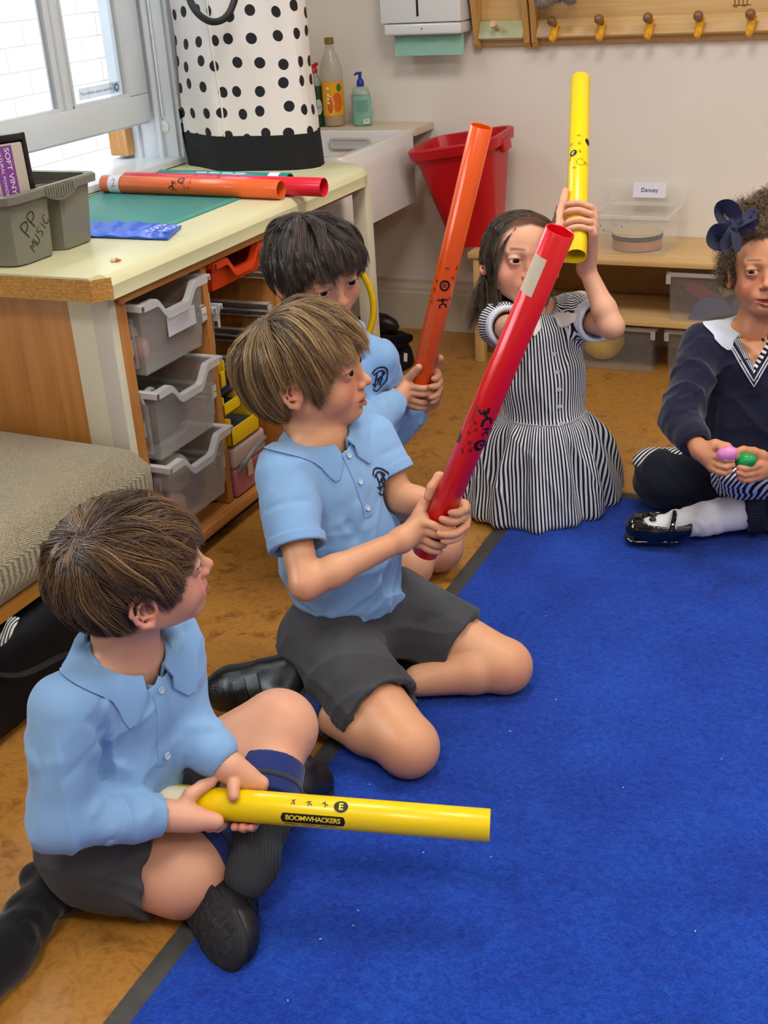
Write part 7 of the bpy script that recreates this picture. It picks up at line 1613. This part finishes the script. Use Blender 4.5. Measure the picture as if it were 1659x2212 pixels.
    S, sh, ends = polo(k, [dict(sh=shR, el=elR, wr=lerp(elR, wrR, .80), short=False, r0=.047, r1=.040, r2=.029), dict(sh=shL, el=elL, wr=lerp(elL, wrL, .9), short=False, r0=.050, r1=.046, r2=.030)], .10, 17, rw=(.098, .092), wfac=1.12, m=navy_knit, fold=fv, name='jumper')
    sh.name = 'jumper'
    for (e, d), r in zip(ends, (.030, .030)):
        c_ = Field(); c_.cap(e-d*.036, e+d*.002, r+.0016, r+.0012, .002, flat_a=True, flat_b=True); c_.cap(e-d*.06, e+d*.05, r-.0035, r-.0035, .002, -1); solid('cuff', c_, ribbed('navy rib %d' % int(abs(e[0])*1000), '#1b1f3c', np.cross(d, (0, 0, 1)), 1500), sh, .0022)
    # V neck bands and the skin and striped blouse inside it, laid on the chest
    nf = nz(k.fw+k.up*.35); Vb = Nb+k.fw*.06-k.up*.082
    def vline(off, y_top=.002): 
        o = []
        for s_ in (1, -1):
            a = Nb+k.Rv*s_*(.050+off*.6)+k.fw*.03-k.up*(.002); b = Vb-k.up*off*1.5
            pts = [lerp(a, b, i/9) for i in range(10)]; o.append(pts)
        return o[0]+o[1][::-1][1:]
    def vstrip(off, w, m, nm, lift):
        pts = vline(off); bm = nbm(); rows = []
        for i, p in enumerate(pts):
            t_ = nz(pts[min(i+1, len(pts)-1)]-pts[max(i-1, 0)]); wv = nz(np.cross(nf, t_)); row = []
            for x in (-w/2, w/2): row.append(S.snap(p+wv*x, nf, .06)+nf*lift)
            rows.append([Vector(row[0]), Vector(row[1]), Vector(row[1]-nf*.003), Vector(row[0]-nf*.003)])
        rings(bm, rows); return obj(nm, bm, m, sh, angle=.8)
    def vfill(sx, y0, m, nm, lift, par, attr=None):
        bm = bmesh.new(); N_ = 12; rows = []
        for j in range(N_+1):
            t_ = j/N_; a = lerp(Nb+k.Rv*sx+k.fw*.035-k.up*.004, Vb+k.up*y0, t_); b = lerp(Nb-k.Rv*sx+k.fw*.035-k.up*.004, Vb+k.up*y0, t_)
            rows.append([bm.verts.new(S.snap(lerp(a, b, i/10), nf, .06)+nf*lift) for i in range(11)])
        for a, b in zip(rows, rows[1:]):
            for i in range(10): bm.faces.new((a[i], a[i+1], b[i+1], b[i]))
        me = bpy.data.meshes.new(nm); bm.to_mesh(me); bm.free()
        if attr is not None:
            co_ = np.empty(len(me.vertices)*3); me.vertices.foreach_get('co', co_); a_ = me.attributes.new('u', 'FLOAT', 'POINT'); a_.data.foreach_set('value', attr(co_.reshape(-1, 3)).astype(f32))
        return obj(nm, me, m, par, angle=None)
    bl = vfill(.047, .004, stripe_mat('striped blouse', .0052), 'blouse', .0012, sh, lambda v: (v@k.Rv)*.6+np.abs((v-Nb)@k.Rv)*.9+(v@k.up)*.45)
    skn = NT('chest skin'); skn.b.inputs['Base Color'].default_value = lin('#cf9068'); skn.b.inputs['Roughness'].default_value = .5
    vfill(.030, .030, skn.m, 'neck_opening', .0026, bl)
    vstrip(.000, .010, navy_knit, 'neckband', .0036); vstrip(.0035, .0030, fabric('grey band', '#c9cbd4'), 'neck_stripe', .0046); vstrip(.0115, .0030, bpy.data.materials['grey band'], 'neck_stripe', .0040); vstrip(.0075, .005, bpy.data.materials['navy knit'], 'neckband', .0034)
    collar(k, S, whitec, sh, C=Nb+k.up*.004, tip=.086, back=.076, rin=.047, gap=36, drop=.016, tipang=6, hb=.02, name='blouse_collar')
    # ---- striped skirt spread in the lap, navy leggings
    G, so = shorts(k, [(Pc+k.Rv*.05, kR, .99, .070, .060), (Pc-k.Rv*.05, kL, .99, .070, .060)], 31, rhip=.092, f=1.15, m=navy_leg, name='trousers', hw=.055, open_=False,
        extra=lambda G: (G.cap(kR, lerp(kR, aR, .85), .056, .040, .012), G.cap(kL, lerp(kL, aL, .42), .058, .048, .012, flat_b=False), G.ell(kR, .067), G.ell(kL, .066)), fold=ringfolds(kR, aR, .05, 8, 3, .004, .008)+ringfolds(kL, aL, .05, 6, 5, .004, .008, 0, .5))
    Kf = Field(); a, b = Pc+V3(0, -.05, .035), at(1590, 1030, 2.42); Kf.cap(a, b, .072, .026, .02, n=k.Rv, f=1.5); Kf.cap(Pc+k.Rv*.06+V3(0, .02, .015), at(1418, 1000, 2.70), .060, .046, .02, n=(0, 0, 1), f=.7); Kf.disp = both(wobble(.004, 60, 4), folds(ringfolds(a, b, .06, 8, 2, .005, .009)))
    solid('skirt', Kf, stripe_mat('striped skirt', .0066), k.o, .003, {'u': ('F', lambda v: (v@k.Rv)*.85+(v@V3(.2, .3, .5))+.002*np.sin(v[:, 1]*60))})
    # ankle cuff, sock, patent shoe
    c_ = Field(); an0 = lerp(kL, aL, .44); dd_ = nz(aL-kL); c_.cap(an0-dd_*.012, an0+dd_*.022, .052, .049, .003, flat_a=True, flat_b=True); solid('ankle_band', c_, ribbed('navy ankle rib', '#1a2036', (0, 0, 1), 900), so, .0026)
    K_ = Field(); K_.cap(lerp(kL, aL, .40), lerp(kL, aL, .78), .040, .035, .01); K_.cap(lerp(kL, aL, .78), aL, .035, .030, .01); toe = at(1388, 1146, 2.545); K_.cap(aL, lerp(aL, toe, .75), .028, .026, .012)
    K_.disp = both(folds(ringfolds(lerp(kL, aL, .5), aL, .037, 14, 8, .0050, .0055, .0, 1.1, 1.7)), wobble(.0004, 90)); solid('sock', K_, sock_w, k.o, .0024)
    hl_, to = at(1462, 1130, 2.53), at(1372, 1132, 2.56); d = nz(to-hl_); upn = nz(cr*.05+cu*.75-fw*.55); w_ = np.cross(d, upn); L = np.linalg.norm(to-hl_); U = Field(); qq = lambda t_, h: hl_+d*L*t_+upn*h
    U.cap(qq(-.05, -.012), qq(.5, -.012), .031, .030, .01, n=w_, f=1.); U.cap(qq(.5, -.010), qq(.92, -.006), .032, .027, .01, n=w_, f=1.15); U.cap(qq(-.2, .020), qq(.55, .020), .027, .026, .003, -1, n=w_, f=1.); so2 = solid('shoe', U, patent, k.o, .0022)
    U.cap(qq(-.4, .022), qq(.56, .022), .001, .001, .001)
    bm = nbm(); tube(bm, [qq(.10, -.012)+(upn*math.cos(a_)+w_*math.sin(a_))*.0335 for a_ in [math.radians(-115+230*i/16) for i in range(17)]], .0055, 8, flat=.9); obj('strap', bm, patent, so2)
    c_ = Field(); c_.cap(qq(.0, -.034), qq(.88, -.030), .028, .030, .01, n=upn, f=.28); solid('sole', c_, patent, so2, .0024)
    bm = nbm(); 
    for s_ in (1, -1): lathe(bm, [(0, 0), (.008, .001), (.007, .004), (0, .005)], seg=10, M=Matrix.Translation(Vector(qq(.60, .016)+w_*s_*.009)))
    obj('shoe_bow', bm, patent, so2)
    return k
K5 = girl5()
def egg(label, c, colr):
    bm = nbm(); r = .0165; n_ = 16; lathe(bm, [(r*math.sin(PI*(i+.02)/(n_+.04))*(1+.10*math.cos(PI*i/n_)), -r*1.28*math.cos(PI*(i+.02)/(n_+.04))) for i in range(n_+1)], seg=24, M=Matrix.Translation(Vector(c)) @ Euler((.4, 1.1, .3)).to_matrix().to_4x4())
    return tag(recentre(obj('egg_shaker', bm, P('egg '+colr, colr, .3))), label, 'egg shaker', None)
egg('pink egg shaker held in the girl in navy\'s right hand', at(1571, 981, 2.292), '#dd86c8'); egg('green egg shaker held in the girl in navy\'s left hand', at(1611, 996, 2.300), '#12994c')
# ---------------------------------------------------------------- black garment on the floor
Gm = Field(); a, b, c = atz(118, 1925, .030), atz(70, 1975, .03), atz(8, 2062, .028); Gm.cap(a, b, .034, .034, .02); Gm.cap(b, c, .034, .036, .015); Gm.cap(c, atz(-60, 2140, .025), .036, .036, .02); Gm.cap(atz(120, 1905, .03), atz(85, 1900, .03), .030, .028, .015); Gm.cap(a, atz(150, 1935, .02), .026, .022, .015)
Gm.disp = both(folds(ringfolds(a, c, .036, 12, 6, .005, .009)), wobble(.002, 50, 9)); v, q_ = Gm.mesh(.003); v[:, 2] = np.maximum(v[:, 2], .0015)
tag(recentre(obj('jumper', np_mesh('jumper', v, q_), fabric('black fleece', '#101116', var=.1), angle=None)), 'black jumper lying crumpled on the floor behind the boy in front', 'jumper')
# ---------------------------------------------------------------- plush toy on the rack
pl = thing('soft_toy', 'grey-brown furry soft toy whose paws hang over the coat rack', 'soft toy', (-1.1, YB-.08, 1.0)); fm = P('plush fur', '#8a8078', .9); rng = np.random.RandomState(6)
Pf = Field(); blobs = [(at(1172, 2, 3.40), .021), (at(1188, -6, 3.40), .018), (at(1232, -6, 3.40), .018), (at(1200, -35, 3.42), .05)]
for c_, r_ in blobs: Pf.ell(c_, r_, k=.012)
b0 = solid('plush_body', Pf, fm, pl, .003); n = 2600; ids = rng.choice(4, n, p=[.25, .2, .2, .35]); D = rng.normal(size=(n, 3)); D /= np.linalg.norm(D, axis=1)[:, None]; p0 = np.array([blobs[i][0] for i in ids])+D*np.array([blobs[i][1] for i in ids])[:, None]*.97
tt = np.linspace(0, 1, 4)[None, :, None]; paths = p0[:, None]+D[:, None]*tt*.006+rng.normal(scale=.0025, size=(n, 1, 3))*tt**2; strands_mesh('fur', paths, np.full((n, 4), .0005)*np.array([1, .9, .6, .2])[None], rng.uniform(.3, 1, n), hair_mat('fur fibre', '#5e5650', '#91877d', '#b5aca2', .8), b0)
# ================================================================= LIGHT
w = bpy.data.worlds.new('sky'); SC.world = w; w.use_nodes = True
bg = w.node_tree.nodes['Background']; bg.inputs[0].default_value = (.80, .90, 1.0, 1); bg.inputs[1].default_value = 1.6
sd_ = bpy.data.lights.new('sun', 'SUN'); sd_.energy = 1.1; sd_.angle = math.radians(3); sd_.color = (1, .96, .9)
so_ = bpy.data.objects.new('sun', sd_); COL.objects.link(so_); so_.rotation_euler = (math.radians(38), 0, math.radians(118+30)); 
def area(name, loc, rot, sx, sy, power, color):
    l = bpy.data.lights.new(name, 'AREA'); l.shape = 'RECTANGLE'; l.size = sx; l.size_y = sy; l.energy = power; l.color = color
    o = bpy.data.objects.new(name, l); COL.objects.link(o); o.location = loc; o.rotation_euler = rot; return o
# ceiling lamps: flush panels with light coming down from each
lamp_m = P('lamp diffuser', '#fffaf0', .4, emit='#fff1dc', es=2.4)
lamp0 = None
for i, (x, y) in enumerate(((-.6, .1), (-.6, 2.0), (.8, .1), (.8, 2.0))):
    if lamp0 is None:
        lamp0 = thing('ceiling_lamp', 'flat square ceiling lamp', 'lamp', (x, y, ZC-.001), group='ceiling lamps')
        bm = nbm(); bx(bm, x-.31, x+.31, y-.31, y+.31, ZC-.05, ZC-.001, .004); obj('housing', bm, white_gloss, lamp0)
        bm = nbm(); bx(bm, x-.28, x+.28, y-.28, y+.28, ZC-.056, ZC-.0505); obj('diffuser', bm, lamp_m, lamp0, smooth=False)
    else:
        o = copy_tree(lamp0); o.location = (x, y, ZC-.001)
    area('lamp_light', (x, y, ZC-.07), (0, 0, 0), .55, .55, 12, (1, .96, .91))
# daylight through the two windows of the left wall
area('window_light', (XW-.16, (V0+V1)/2, (ZS+ZT)/2+.05), (0, -PI/2, 0), 1.15, 1.7, 75, (.78, .89, 1.0))
area('window_light', (XW-.12+.0, (W0+W1)/2, ZT-.25), (0, -math.radians(62), 0), .4, .95, 9, (.82, .91, 1.0))
SC.view_settings.view_transform = 'Standard'; SC.view_settings.look = 'None'; SC.view_settings.gamma = 1; SC.view_settings.use_curve_mapping = False
SC.view_settings.exposure = 0.46
SC.render.engine = 'CYCLES'
SC.cycles.use_denoising = True; SC.cycles.use_adaptive_sampling = True; SC.cycles.adaptive_threshold = .045; SC.cycles.adaptive_min_samples = 12
try: SC.cycles.denoiser = 'OPENIMAGEDENOISE'
except Exception: pass
SC.cycles.max_bounces = 6; SC.cycles.diffuse_bounces = 3; SC.cycles.glossy_bounces = 3; SC.cycles.transmission_bounces = 6; SC.cycles.transparent_max_bounces = 10
SC.cycles.caustics_reflective = False; SC.cycles.caustics_refractive = False
SC.cycles.sample_clamp_indirect = 6
